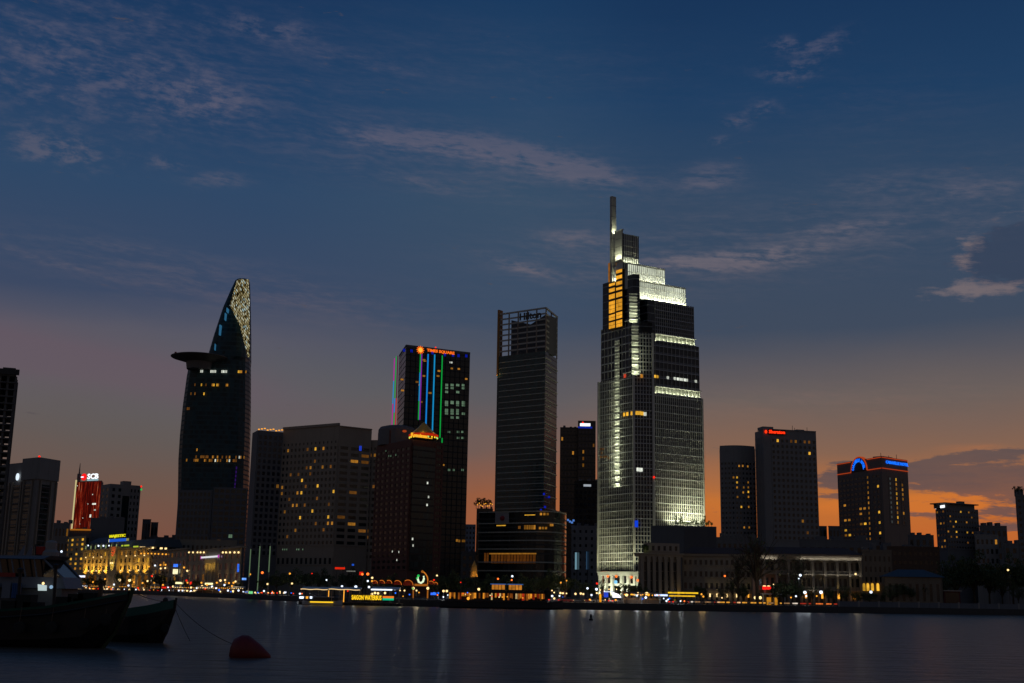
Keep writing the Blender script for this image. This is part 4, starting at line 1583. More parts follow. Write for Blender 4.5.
g1, g2 = three(95.0, 104.0, 135.0, 985, 970, 985)
gry = Bld('apartment_block', 'plain grey block with rows of dark windows right of the red screen tower', 'building', q(110, 970))
zg = zb(g2, 115, 484)
gry.core(back_poly(g1, g2), GROUND, zg, CONC, CONC_D)
gry.box(g2, g2.at(123.5, 484)[0], g2.at(131.5, 484)[0], zg + .003, zg + 3, -8, -.5, CONC)
ucl, ucr = g2.at(122, 500)[0], g2.at(129, 500)[0]
gry.grid(g2, .5, ucl, zg - 48, zg - 2, 2, 9, .45, .5, CONC, dark=G_DARK)
gry.grid(g2, ucr, g2.L - .4, zg - 48, zg - 2, 3, 9, .42, .5, CONC, dark=G_DARK)
gry.grid(g1, .5, g1.L - .3, zg - 48, zg - 2, 2, 9, .45, .5, CONC)
gry.box(g2, ucl + .02, ucr - .02, zg - 48, zg - 9, .003, .3, G_TEAL)
gry.finish()
for px, py, mm in ((141.2, 486.5, E_RED), (141.3, 489.5, E_GRN)):
    b_ = MB(); b_.ball(P(px, py, 968), .8, mm, 8, 5); b_.obj('warning_lamp', gry.root)


def plain(name, label, cat, pl, pr, Y, ytop, m_=None, ncol=0, nrow=0, dy=0.0, litp=0.0, depth=22, ybot=585, dark=None, fw=.5, fh=.5, lit_m=None, roofbits=True, pref=560):
    F = Fac(q(pl, Y + dy, pref), q(pr, Y, pref))
    B_ = Bld(name, label, cat, q((pl + pr) / 2, Y, pref))
    z = zb(F, (pl + pr) / 2, ytop)
    m_ = m_ or CONC_D
    B_.core([off(F, 0), off(F, F.L), rback(F, F.L, depth), rback(F, 0, depth)], GROUND, z, m_, CONC_D)
    B_.box(F, 0, F.L, z + .003, z + .8, -.5, .12, m_)
    if ncol:
        z0 = max(GROUND + .5, zb(F, (pl + pr) / 2, ybot))
        B_.grid(F, .3, F.L - .3, z0, z - .6, ncol, nrow, fw, fh, m_, litp=litp, dark=dark, lit_m=lit_m)
    if roofbits and F.L > 8:
        rr_ = random.Random(int(pl * 7))
        for k_ in range(3):
            u = F.L * (.15 + .3 * k_ + .1 * rr_.random())
            B_.box(F, u, u + F.L * .12, z + .81, z + 1.6 + 1.8 * rr_.random(), -8, -4, CONC_D)
    B_.finish()
    return B_, F, z


plain('low_building', 'small dark building left of the amber roof edge below the red screen', 'building', 48, 67, 870, 524, CONC_D, 5, 4, litp=.06)
plain('low_building', 'low dark building with an amber lit roof edge below the red screen', 'building', 66, 88.5, 900, 530, CONC_D, 6, 2, litp=.15)
FQ = Fac(q(66.5, 899), q(88.3, 899))
plain('low_building', 'windowless grey wall block in front of the plain grey apartment block', 'building', 87, 121.5, 930, 519, CONC_D)
plain('low_building', 'dark block behind the gap between the curved tower and the broad hotel', 'building', 238, 262, 1120, 538, CONC_D, 4, 4, roofbits=False)
plain('low_building', 'small dark block just left of the curved glass tower', 'building', 139.5, 148, 1050, 520, CONC_D, 3, 5, roofbits=False)
plain('low_building', 'lowest dark rooftop block between grey apartment block and curved tower', 'building', 148.2, 155.5, 1060, 523, CONC_D, 2, 4, roofbits=False)
plain('low_building', 'dark roofline building behind the right half of the floodlit yellow hotel', 'building', 145, 174, 1000, 538, CONC_D, 5, 3)
b_ = MB()
FQ = Fac(q(67.5, 898.6), q(88.3, 898.6))
zq = zb(FQ, 78, 529.5)
b_.fbox(FQ, 0, FQ.L, zq - .7, zq + .4, .2, .7, emi('dull_amber_strip', lin(200, 120, 35), .55))
tag(b_.obj('light_strip', loc=FQ.p(0, zq)), 'long dull amber light strip along a dark roof edge under the red screen', 'light strip')

# ------------------------------------------------------------------ twin-shaft office with a white oval sign, far left
o1, o2 = three(-9, 31, 51.5, 520, 500, 512, 545)
twin = Bld('office_tower', 'beige twin-shaft office block with an oval white sign at far left', 'office tower', q(33, 500))
zo = zb(o1, 33, 458)
twin.core(back_poly(o1, o2), GROUND, zo - 1.5, CONC, CONC_D)
twin.core([off(o1, o1.L * .62, .6), off(o1, o1.L, .6), off(o2, 0, .6), off(o2, o2.L, .6), off(o2, o2.L, -6), off(o1, o1.L * .62, -12)], zo - 9, zo, CONC, CONC_D)
for F, a, c in ((o1, .16, .30), (o1, .46, .60), (o1, .74, .86), (o2, .22, .60)):
    twin.box(F, F.L * a, F.L * c, zb(o1, 20, 560), zo - 11, .003, .35, GL_RV)
    for k_ in range(14):
        z = zb(o1, 20, 560) + (zo - 11 - zb(o1, 20, 560)) * (k_ + .5) / 14
        twin.box(F, F.L * a + .05, F.L * c - .05, z, z + .35, .352, .5, CONC_D)
for F, a in ((o1, .12), (o1, .34), (o1, .42), (o1, .64), (o1, .70), (o1, .90), (o2, .14), (o2, .66), (o2, .92)):
    twin.box(F, F.L * a - .35, F.L * a + .35, GROUND, zo - 9.5, .003, .8, STONE_G)
twin.finish()
u, z = o1.at(19.2, 477)
b_ = MB()
ring = [o1.p(u + 1.15 * math.cos(a * math.pi / 9), z + 1.5 * math.sin(a * math.pi / 9), .9) for a in range(18)]
b_.rings([ring, [v - o1.n * .3 for v in ring]], emi('white_oval_light', lin(225, 240, 255), 1.1))
b_.obj('oval_sign', twin.root)
b_ = MB(); b_.ball(o1.p(o1.L - 2, zo + .5, -1), .5, E_RED); b_.obj('warning_lamp', twin.root)

# ------------------------------------------------------------------ concrete frame under construction, far left edge
u1 = Fac(q(-60, 440, 460), q(7.5, 448, 460))
con = Bld('building_shell', 'open concrete frame of an unfinished high-rise at the left edge', 'construction site', q(0, 445))
zc_ = zb(u1, 10, 376)
FRAME = pbr('raw_concrete', (0.10, 0.10, 0.10), .9, streaks=.4)
nfl = 30
b_ = MB()
for k_ in range(nfl + 1):
    z = GROUND + (zc_ - GROUND) * k_ / nfl
    b_.fbox(u1, 0, u1.L, z, z + .5, -16, 0, FRAME)
b_.obj('floor_slab', con.root)
for i in range(9):
    for d in (-.8, -8, -15):
        b_ = MB()
        u = u1.L * i / 8 * .97 + .3
        b_.fbox(u1, u, u + .8, GROUND, zc_ - .01, d - .4, d + .4, FRAME)
        b_.obj('column', con.root)
b_ = MB()
b_.fbox(u1, 0, u1.L * .55, GROUND, zc_ + 4.2, -12, -10, FRAME)
b_.fbox(u1, u1.L - 5, u1.L - .5, zc_ + .51, zc_ + 3.5, -6, -2, FRAME)
b_.obj('core_wall', con.root)
b_ = MB()
b_.fbox(u1, 0, u1.L + 1, zc_ + .52, zc_ + 2.6, -.4, .6, STEEL)
b_.obj('edge_screen', con.root)

# ------------------------------------------------------------------ distant tower between the two tall ones
plain('office_tower', 'dark slim tower with a small white rooftop sign, seen between two tall towers', 'office tower', 559, 578.2, 1290, 428, CWT, 5, 22, litp=.06, dark=G_BLUE, lit_m=[L_AMB, L_DIM])
B_, F_, z_ = plain('office_tower', 'taller right half of the distant slim tower, with the lit white rooftop sign', 'office tower', 577.2, 595.3, 1280, 421.5, CWT, 5, 24, litp=.10, dark=G_BLUE, lit_m=[L_AMB, L_DIM], roofbits=False)
u0, za = F_.at(580, 426.2); u1_, zb_ = F_.at(590.3, 423.5)
b_ = MB(); b_.fbox(F_, u0, u1_, za, zb_, .5, .9, emi('white_sign_light', lin(245, 250, 255), 1.3)); b_.obj('sign', B_.root)
b_ = MB(); b_.fbox(F_, u0 - 2, u1_ + 2, za - 2.2, za - .4, .5, .8, emi('deep_blue_sign', lin(15, 45, 190), .6)); b_.obj('sign', B_.root)
b_ = MB(); b_.ball(F_.p(u0 + 3, zb_ + .8, .8), 1.0, E_RED, 8, 5); b_.obj('warning_lamp', B_.root)
B_, F_, z_ = plain('office_block', 'dark mid-height block with a small lit sign left of the tallest tower', 'building', 574, 600, 900, 482, CWT, 6, 16, litp=.04, dark=G_BLUE)
u0, za = F_.at(583.5, 486.5); u1_, zb_ = F_.at(591, 484.5)
b_ = MB(); b_.fbox(F_, u0, u1_, za, zb_, .4, .7, emi('dim_white_sign', lin(200, 210, 220), .55)); b_.obj('sign', B_.root)
plain('apartment_block', 'pale grey stepped building half hidden behind dark trees, beside the tallest tower', 'building', 571, 601, 760, 527, CONC, 5, 8, litp=.0, fw=.35, fh=.4)
for px, y0, y1, nm, lb_, cc in ((577, 552, 570, 'banner_sign', 'tall pale blue illuminated banner beside dark trees, left of the white portico', (150, 200, 220)), (588, 551, 570, 'banner_sign', 'dim narrow blue banner between pale blue banner and white portico', (55, 85, 115))):
    a, c = P(px - 2.4, y1, 700), P(px + 2.4 if px < 580 else px + 1.4, y0, 700)
    b_ = MB()
    b_.box(a.x, c.x, 700, 700.5, a.z, c.z, STEEL)
    b_.box(a.x + .2, a.x + (c.x - a.x) * .45, 699.7, 699.99, a.z + .3, c.z - .3, emi('banner_' + str(px), lin(*cc), .45))
    b_.box(a.x + (c.x - a.x) * .55, c.x - .1, 699.7, 699.99, a.z + .3, c.z - .3, emi('banner_dim_' + str(px), lin(*[k_ * .55 for k_ in cc]), .4))
    b_.tube([((a.x + c.x) / 2, 700.25, GROUND), ((a.x + c.x) / 2, 700.25, a.z)], .2, STEEL, 6)
    tag(b_.obj(nm, loc=((a.x + c.x) / 2, 700, GROUND)), lb_, 'banner')
for k_, (px, py) in enumerate(((568, 520), (570, 521.5), (572, 522.5), (573.5, 520.5))):
    b_ = MB(); p = P(px, py, 758); b_.box(p.x - .6, p.x + .6, p.y - .2, p.y + .2, p.z - .6, p.z + .6, emi('soft_blue_lamp', lin(90, 140, 225), .7))
    tag(b_.obj('wall_lamp', loc=p), 'small soft blue lamp on the building edge right of the banded podium', 'lamp', 'cluster of blue lamps by the podium')

# block with the roof garden left of the podium
B_, F_, z_ = plain('hotel', 'narrow dark block with a lit rooftop garden left of the banded podium', 'building', 475.5, 492, 612, 510, CWP, 3, 16, litp=.02)
garden_root, garden_z, garden_F = B_.root, z_, F_
plain('office_tower', 'pale blue-grey far tower seen in the gap right of the neon-striped tower', 'office tower', 464.5, 475, 1500, 525, pbr('blue_grey_wall', (0.16, 0.19, 0.25), .7), 3, 12, roofbits=False)  # even blue-grey wall colour of its own
plain('low_building', 'low pale building behind trees between neon tower and podium', 'building', 461, 480, 640, 553, CONC, 3, 4)

# ------------------------------------------------------------------ two-tower hotel with the red sign
a1 = q(719.8, 905); 
sh0 = Bld('hotel_tower', 'dark round-topped hotel tower left of the red-signed slab, few windows lit', 'hotel', q(738, 900))
prof = []
for k_ in range(11):
    t_ = k_ / 10
    px = 722.2 + 35.5 * t_
    prof.append(q(px, 902 - 5 * math.sin(math.pi * t_)))
zs_ = zt(738, 446.5, 890)
sh0.core(prof + [q(757, 935), q(721.5, 935)], GROUND, zs_, CONC)
sh0.core([(x, y + 1.5) for x, y in prof] + [q(757, 935), q(721.5, 935)], zs_ + .01, zs_ + 2.0, CONC)
lit_px = {(3, 3): 1, (5, 3): 1}
spots = [(738, 466), (742.5, 466), (748, 466.5), (737, 477.5), (734, 477.5), (737, 482.5), (748.5, 482.5), (743.5, 487.5), (748.5, 487.5), (737, 487.5), (748.5, 492), (743, 492.5), (749, 497), (737.5, 497), (742, 507), (749, 507), (744, 527.5), (749, 527.5)]
for k_ in range(10):
    Fk = Fac(prof[k_], prof[k_ + 1])
    sh0.grid(Fk, .15, Fk.L - .15, zt(738, 545, 890), zs_ - 10, 1, 17, .5, .45, CONC, rel=.25)
    for px, py in spots:
        u, z = Fk.at(px, py)
        if 0 <= u < Fk.L:
            sh0.window(Fk, min(max(u, .8), Fk.L - .8), z, 1.3, 1.5, random.choice([L_HOT, L_AMB, L_AMB]), d=.33)
sh0.finish()
s1, s2 = three(756.0, 764.4, 817.6, 896, 880, 890, 480)
she = Bld('hotel_tower', 'tall slab hotel with a red lit name sign and a regular grid of dark windows', 'hotel', q(770, 880))
zsh = zb(s2, 766, 429.8)
she.core(back_poly(s1, s2), GROUND, zsh, CONC)
zA, zB_ = zb(s2, 790, 541), zb(s2, 790, 438.5)
lits = {(1, 0), (4, 0), (5, 0), (7, 0), (8, 0), (6, 14), (7, 16), (8, 2)}
she.grid(s2, s2.L * .14, s2.L - .4, zA, zB_, 10, 18, .5, .52, CONC, lits=lits, lit_m=[L_AMB, L_DIM, L_HOT])
she.box(s2, 0, s2.L * .135, GROUND, zB_, .003, .3, CONC)
for k_ in range(19):
    z = zA + (zB_ - zA) * k_ / 18
    she.box(s1, .2, s1.L, z, z + .5, .003, .2, CONC)
for u in (.25, .5, .75):
    she.box(s1, s1.L * u - .2, s1.L * u + .2, GROUND, zB_, .21, .3, CONC)
she.box(s2, -.1, s2.L, zsh + .003, zsh + .9, -1, .3, CONC)
she.box(s2, s2.L * .05, s2.L * .25, zsh + .91, zsh + 3.2, -14, -5, CONC)
for u, h_ in ((.62, 4.2), (.66, 2.6), (.9, 3.4)):
    she.box(s2, s2.L * u, s2.L * u + .25, zsh + .91, zsh + .91 + h_, -6, -5.75, STEEL)
she.box(s2, s2.L * .7, s2.L * .85, zsh + .91, zsh + 2.4, -12, -6, CONC_D)
she.finish()
SR = Fac(off(s2, 0, .35), off(s2, s2.L * .5, .35))
u0, u1_ = SR.at(768.6, 432)[0], SR.at(784.6, 432)[0]
RS = emi('red_name_sign', lin(255, 50, 15), 1.5)
b_ = MB(); b_.fbox(SR, u0 - .5, u1_ + .5, zb(SR, 776, 434.6), zb(SR, 776, 429.6), .1, .3, BLACK); b_.obj('sign_board', she.root)
sign_text(SR, (u0 + u1_) / 2, zb(SR, 776, 432), .6, 'Sheraton', u1_ - u0, 2.6, RS, she.root, bold=True)
b_ = MB(); b_.ball(SR.p(SR.at(765.6, 431.8)[0], zb(SR, 765.6, 431.8), .6), .95, RS, 8, 6, 1.35); b_.obj('logo', she.root)

# ------------------------------------------------------------------ hotel with the blue neon arch
v1, v2 = three(839.5, 884.6, 910.8, 945, 890, 912, 530)
car = Bld('hotel_tower', 'brown hotel block outlined in orange neon with a blue arched sign', 'hotel', q(884, 890))
zv = zb(v2, 886, 457)
BRN = pbr('brown_render', (0.24, 0.185, 0.15), .8, streaks=.3)
car.core(back_poly(v1, v2), GROUND, zv, BRN, CONC_D)
zv0, zv1 = zb(v1, 884, 546), zb(v1, 884, 472.5)
def cskip(i, j): return False
litv = {(1, 5), (5, 6), (6, 6), (5, 7), (1, 8), (2, 8), (5, 9), (6, 9), (1, 10), (1, 11), (2, 11), (5, 12), (6, 12), (5, 13)}
car.grid(v1, 1.0, v1.L * .64, zv0, zv1, 7, 14, .66, .45, BRN, lits=litv, lit_m=[L_AMB, L_HOT])
car.grid(v1, v1.L * .66, v1.L * .72, zv0, zv1, 1, 14, .5, .5, BRN, litp=1.0, lit_m=[L_AMB])
car.grid(v1, v1.L * .78, v1.L * .95, zv0, zv1, 2, 14, .5, .5, BRN, lits={(1, 2), (1, 7), (1, 9), (1, 11)}, lit_m=[L_HOT])
zq0 = zb(v2, 890, 524)
car.grid(v2, v2.L * .22, v2.L * .36, zq0, zv1 - 2, 1, 10, .4, .55, BRN, litp=1.0, lit_m=[emi('dim_grey_light', lin(140, 150, 150), .16)])
car.grid(v2, v2.L * .45, v2.L * .58, zq0, zv1 - 2, 1, 10, .42, .6, BRN, litp=1.0, lit_m=[L_AMB, L_HOT])
car.grid(v2, v2.L * .68, v2.L * .82, zq0, zv1 - 2, 1, 10, .42, .6, BRN, lits={(0, 1), (0, 2), (0, 3), (0, 4), (0, 7)}, lit_m=[L_AMB])
NO = emi('orange_neon', lin(225, 85, 40), .5)
zn0, zn1 = zb(v2, 886, 469), zb(v2, 886, 458.3)
uarc = v1.at(859.3, 468)[0]
rarc = v1.L * .185
for F, s0_, s1_ in ((v1, 0, uarc - rarc), (v1, uarc + rarc, v1.L), (v2, 0, v2.L)):
    for z in (zn0, zn1):
        b_ = MB(); b_.fbox(F, s0_, s1_, z, z + .55, .31, .6, NO); b_.obj('neon_line', car.root)
for u, h_ in ((.2, 3.5), (.5, 2.4), (.8, 4.0)):
    car.box(v2, v2.L * u, v2.L * u + .25, zv + .01, zv + h_, -5, -4.75, STEEL)
car.box(v2, v2.L * .3, v2.L * .7, zv + .01, zv + 1.6, -14, -6, CONC_D)
car.finish()
za0 = zn0 + .4
hgt_arc = zt(859.3, 456.3, 915) - za0
for nm, k0, k1_, mm, seg in (('neon_arch', 1.0, .93, NO, 20), ('arch_panel', .925, .0, BLACK, 20)):
    b_ = MB()
    ps = []
    for j in range(seg + 1):
        a = math.pi - math.pi * j / seg
        ps.append((math.cos(a), math.sin(a)))
    for j in range(seg):
        (c0, s0_), (c1_, s1_) = ps[j], ps[j + 1]
        qd = [(c0 * k0, s0_ * k0), (c1_ * k0, s1_ * k0), (c1_ * k1_, s1_ * k1_), (c0 * k1_, s0_ * k1_)]
        dd = .7 if nm == 'neon_arch' else .55
        b_.hexa([v1.p(uarc + x * rarc, za0 + y * hgt_arc, -2.0) for x, y in qd], [v1.p(uarc + x * rarc, za0 + y * hgt_arc, dd) for x, y in qd], mm)
    b_.obj(nm, car.root)
NB = emi('blue_neon_letters', lin(20, 110, 255), 1.3)
txt = 'CARAVELLE HOTEL'
for j, ch in enumerate(txt):
    if ch == ' ':
        continue
    a = math.pi * (.93 - .86 * j / (len(txt) - 1))
    me = text_mesh(ch, 1.5, 2.6, NB, .12, True)
    o_ = bpy.data.objects.new('lettering', me)
    COL.objects.link(o_)
    o_.parent = car.root
    p = v1.p(uarc + math.cos(a) * rarc * .70, za0 + math.sin(a) * hgt_arc * .74, .8) - car.root.location
    R_m = Matrix((v1.d, Vector((0, 0, 1)), v1.n)).transposed().to_4x4() @ Matrix.Rotation(a - math.pi / 2, 4, 'Z')
    o_.matrix_local = Matrix.Translation(p) @ R_m
u0, u1_ = v2.at(885.4, 463)[0], v2.at(907.6, 463)[0]
sign_text(v2, (u0 + u1_) / 2, zb(v2, 896, 463.4), .5, txt, u1_ - u0, 2.3, NB, car.root, bold=True)

# ------------------------------------------------------------------ right-hand side buildings
i1, i2 = three(936.5, 946, 979, 712, 700, 712, 525)
IB = Fac(i1.A, i2.B)
off_ = Bld('office_block', 'dark office block with scattered amber windows and a white rooftop sign', 'office block', q(950, 700))
zi = zb(i2, 960, 508.5)
off_.core(back_poly(i1, i2), GROUND, zi, CONC_D)
off_.box(i2, 1.5, i2.L - 1.5, zi + .003, zi + 2.4, -10, -1.2, CONC_D)
off_.box(i2, -.5, i2.L + .2, zi + 2.41, zi + 3.0, -11, .5, CONC_D)
off_.box(i2, i2.L * .58, i2.L * .72, zi + 3.01, zi + 4.6, -6, -3, CONC_D)
off_.grid(i2, .3, i2.L - .3, zb(i2, 960, 550), zi - .5, 12, 8, .6, .36, CONC_D, litp=.27, lit_m=[L_AMB, L_AMB, L_HOT, L_DIM])
off_.grid(i1, .3, i1.L - .3, zb(i2, 960, 550), zi - .5, 3, 7, .6, .36, CONC_D, litp=.3, lit_m=[L_AMB, L_DIM])
off_.finish()
b_ = MB()
u0, za = i1.at(936.6, 511); u1_, zb_ = i1.at(946.2, 508.4)
b_.fbox(i1, .1, i1.L, zi + .01, zi + 1.5, .1, .4, emi('white_sign_light', lin(245, 250, 255), 1.3))
b_.obj('sign', off_.root)
plain('apartment_block', 'tall dark block with a planted roof cut off by the right edge', 'building', 1019.5, 1064, 520, 497, CONC_D, 8, 14, litp=.02)
plain('apartment_block', 'pale low apartment block right of the dark office with lit windows', 'building', 976, 1000, 650, 536, CONC, 5, 5, litp=.04)
plain('apartment_block', 'stepped grey rooftop block behind the pale low apartment block at right', 'building', 981.5, 1009, 700, 527, CONC_D, 5, 5)
plain('low_building', 'dark low building in the gap before the right-edge block', 'building', 1004, 1040, 640, 545, CONC_D, 5, 4)
plain('low_building', 'grey rooftop block with a small white lamp right of the neon-lined hotel', 'building', 909, 935, 800, 536, CONC_D, 4, 4)
plain('low_building', 'small dark block left of the neon-lined hotel, nearer the slab hotel', 'building', 819.5, 828, 900, 527, CONC_D, 2, 5, roofbits=False)
plain('low_building', 'small dark block directly left of the neon-lined hotel', 'building', 829.5, 841, 890, 527, CONC_D, 3, 5, roofbits=False)
plain('low_building', 'long brown brick block below the neon-lined hotel', 'building', 876, 940, 560, 548, pbr('brown_brick', (0.12, 0.075, 0.05), .85), 12, 4, litp=.0, fh=.4)
plain('low_building', 'long dark rooftop row behind the arcaded hotel', 'building', 800, 880, 620, 541, CONC_D, 10, 2)
plain('low_building', 'grey rooftop row below the slab hotel with the red sign', 'building', 716, 760, 600, 539, CONC_D, 8, 3)

# ------------------------------------------------------------------ columned stone hall and its long wing
hY = 440
h1 = Fac(q(637.5, hY - 2, 575), q(681.5, hY + 1, 575))
hall = Bld('stone_hall', 'cream stone hall with a tall row of pilasters and a heavy cornice', 'building', q(660, hY))
zh = zb(h1, 660, 553.2)
hall.core([off(h1, .3), off(h1, h1.L - .2), rback(h1, h1.L - .2, 24), rback(h1, .3, 24)], GROUND, zh - 1.3, STONE, CONC_D)
hall.box(h1, -.5, h1.L + .4, zh - 1.29, zh - .5, -2, 1.2, STONE)
hall.box(h1, -.9, h1.L + .8, zh - .497, zh, -2, 1.7, STONE)
hall.core([off(h1, 2.6, -1), off(h1, h1.L - .3, -1), rback(h1, h1.L - .3, 22), rback(h1, 2.6, 22)], zh + .01, zb(h1, 660, 543), STONE_G, CONC_D)
cols = [641.7, 648, 653.6, 659.3, 665.2, 671, 677.6]
for px in cols:
    u = h1.at(px, 575)[0]
    b_ = MB(); b_.fbox(h1, u - .55, u + .55, GROUND + .3, zh - 1.3, .004, 1.1, STONE); b_.fbox(h1, u - .75, u + .75, zh - 2.2, zh - 1.31, .1, 1.15, STONE); b_.obj('pilaster', hall.root)
for a, c in zip(cols[:-1], cols[1:]):
    ua, uc = h1.at(a, 575)[0] + .62, h1.at(c, 575)[0] - .62
    for j in range(4):
        z0 = GROUND + 1 + (zh - 4 - GROUND) * j / 4
        hall.window(h1, (ua + uc) / 2, z0 + (zh - 4 - GROUND) / 8, uc - ua - .1, (zh - 4 - GROUND) / 4 - .25, G_DARK)
FA = Fac(off(h1, 2.6, -.98), off(h1, h1.L - .3, -.98))
hall.grid(FA, .3, FA.L - .3, zh + .6, zh + 3.0, 6, 1, .45, .7, STONE_G)
hall.finish()
spot('uplight', h1.p(h1.at(677.6, 590)[0], GROUND + .8, 2.4), h1.p(h1.at(677.6, 590)[0], GROUND + 8, .6), 330, (1, .62, .15), 60, .8, .15, hall.root)
for px in (659.3, 665.2, 671):
    spot('uplight', h1.p(h1.at(px, 590)[0], GROUND + .8, 2.6), h1.p(h1.at(px, 590)[0], GROUND + 8, .6), 70, (1, .8, .5), 60, .8, .15, hall.root)
B_, F_, z_ = plain('office_block', 'blue-grey block with a planted roof terrace behind the columned hall', 'building', 651, 717, 505, 528, pbr('blue_grey_panel', (0.10, 0.115, 0.13), .6, streaks=.2), 0, 0, roofbits=False, depth=30)
terr_root, terr_F, terr_z = B_.root, F_, z_
b_ = MB()
for k_ in range(34):
    u = F_.L * .52 + F_.L * .46 * k_ / 33
    b_.fbox(F_, u - .12, u + .12, z_ - 12, z_ - .1, .003, .35, CONC_D)
b_.obj('cladding_fin', B_.root)

w1 = Fac(q(682, 446, 575), q(752, 440, 575))
wing = Bld('hotel', 'long cream wing of shuttered windows beside the columned hall, uplit at street level', 'hotel', q(715, 442))
zw1 = zb(w1, 715, 554)
wing.core([off(w1, 0), off(w1, w1.L), rback(w1, w1.L, 26), rback(w1, 0, 26)], GROUND, zw1 - .8, STONE, CONC_D)
wing.box(w1, 0, w1.L, zw1 - .79, zw1, -20, 1.0, STONE)
for zc in (0.27, .52, .76):
    wing.box(w1, 0, w1.L, GROUND + (zw1 - GROUND) * zc, GROUND + (zw1 - GROUND) * zc + .35, .46, .7, STONE)
wing.grid(w1, .3, w1.L - .3, GROUND + .2, zw1 - 1.2, 13, 4, .5, .52, STONE, rel=.45)
wing.finish()
b_ = MB()
wr = [w1.p(0, zw1 + .02, 1.3), w1.p(w1.L, zw1 + .02, 1.3), w1.p(w1.L, zw1 + .02, -21), w1.p(0, zw1 + .02, -21)]
wt = [w1.p(3, zw1 + 2.6, -7), w1.p(w1.L, zw1 + 2.6, -7), w1.p(w1.L, zw1 + 2.6, -14), w1.p(3, zw1 + 2.6, -14)]
b_.hexa(wr, wt, ROOFT)
b_.obj('roof', wing.root)

# ------------------------------------------------------------------ arcaded hotel
e1 = Fac(q(752.3, 432, 575), q(862, 430, 575))
arc = Bld('hotel', 'arcaded old hotel with a white-lit cornice, balconies and amber wall lamps', 'hotel', q(806, 430))
ze = zb(e1, 806, 554.5)
arc.core([off(e1, 0, -2.2), off(e1, e1.L, -2.2), rback(e1, e1.L, 26), rback(e1, 0, 26)], GROUND, ze - .6, STONE, CONC_D)
nb = 9
bw = e1.L / nb
H3 = (ze - 1.2 - GROUND) / 3
for j in range(3):
    zf = GROUND + H3 * j
    b_ = MB()
    b_.fbox(e1, 0, e1.L, zf + H3 - .35, zf + H3, -2.19, .35, STONE)
    if j:
        b_.fbox(e1, 0, e1.L, zf + .95, zf + 1.1, -.25, 0, STONE)
        for k_ in range(nb * 8):
            u = e1.L * (k_ + .5) / (nb * 8)
            b_.fbox(e1, u - .08, u + .08, zf + .003, zf + .95, -.2, -.05, STONE)
    b_.obj('balcony' if j else 'arcade', arc.root)
for i in range(nb + 1):
    b_ = MB()
    u = min(max(bw * i, .45), e1.L - .45)
    b_.fbox(e1, u - .42, u + .42, GROUND, ze - 1.2, -.9, .36, STONE)
    b_.obj('pillar', arc.root)
for i in range(nb):                       # arches on the top storey
    b_ = MB()
    zf = GROUND + H3 * 2
    seg = 10
    for j in range(seg):
        x0, x1 = -1 + 2 * j / seg, -1 + 2 * (j + 1) / seg
        y0, y1 = math.sqrt(max(0, 1 - x0 * x0)) * 1.1, math.sqrt(max(0, 1 - x1 * x1)) * 1.1
        um_ = bw * (i + .5)
        hw_ = bw / 2 - .43
        zt0 = zf + H3 - .36
        za_ = zt0 - 1.3
        b_.hexa([e1.p(um_ + hw_ * x0, za_ + y0, -.6), e1.p(um_ + hw_ * x1, za_ + y1, -.6), e1.p(um_ + hw_ * x1, za_ + y1, .2), e1.p(um_ + hw_ * x0, za_ + y0, .2)],
                [e1.p(um_ + hw_ * x0, zt0, -.6), e1.p(um_ + hw_ * x1, zt0, -.6), e1.p(um_ + hw_ * x1, zt0, .2), e1.p(um_ + hw_ * x0, zt0, .2)], STONE)
    b_.obj('arch', arc.root)
FI = Fac(off(e1, 0, -2.2), off(e1, e1.L, -2.2))
for i in range(nb):
    for j in range(3):
        for s_ in (-.22, .22):
            arc.window(FI, bw * (i + .5 + s_), GROUND + H3 * j + H3 * .45, bw * .22, H3 * .55, G_DARK)
arc.box(e1, -.3, e1.L + .3, ze - 1.19, ze - .6, -2.1, .7, STONE)
arc.box(e1, -.5, e1.L + .5, ze - .597, ze, -4, 1.1, STONE)
arc.finish()
b_ = MB()
b_.hexa([e1.p(-1, ze + .02, 1.4), e1.p(e1.L + 1, ze + .02, 1.4), e1.p(e1.L + 1, ze + .02, -24), e1.p(-1, ze + .02, -24)],
        [e1.p(4, ze + 2.8, -8), e1.p(e1.L - 4, ze + 2.8, -8), e1.p(e1.L - 4, ze + 2.8, -15), e1.p(4, ze + 2.8, -15)], ROOFT)
b_.obj('roof', arc.root)
for px0, px1, z_, pw in ((755, 776, ze - 1.9, 60), (798, 860, ze - 1.9, 110), (820, 860, GROUND + H3 * 2 - .8, 40), (798, 812, GROUND + H3 * 2 - .8, 30), (806, 819, GROUND + H3 - .9, 20)):
    ua, uc = e1.at(px0, 560)[0], e1.at(px1, 560)[0]
    c = e1.p((ua + uc) / 2, z_, 1.0)
    area('cornice_light', c, c + UPV - e1.n * .25, uc - ua, .15, pw, (1, .98, .9), arc.root, e1.d)
for px in (805, 821.3, 837.8, 853.5):
    u = e1.at(px, 585)[0]
    b_ = MB(); p = e1.p(u, GROUND + 3.4, .9); b_.box(p.x - .3, p.x + .3, p.y - .3, p.y + .3, p.z - .9, p.z + .9, E_AMB); b_.obj('wall_lamp', arc.root)
    spot('uplight', e1.p(u, GROUND + 4.6, 1.3), e1.p(u, GROUND + 12, .3), 160, (1, .75, .25), 60, .8, .1, arc.root)
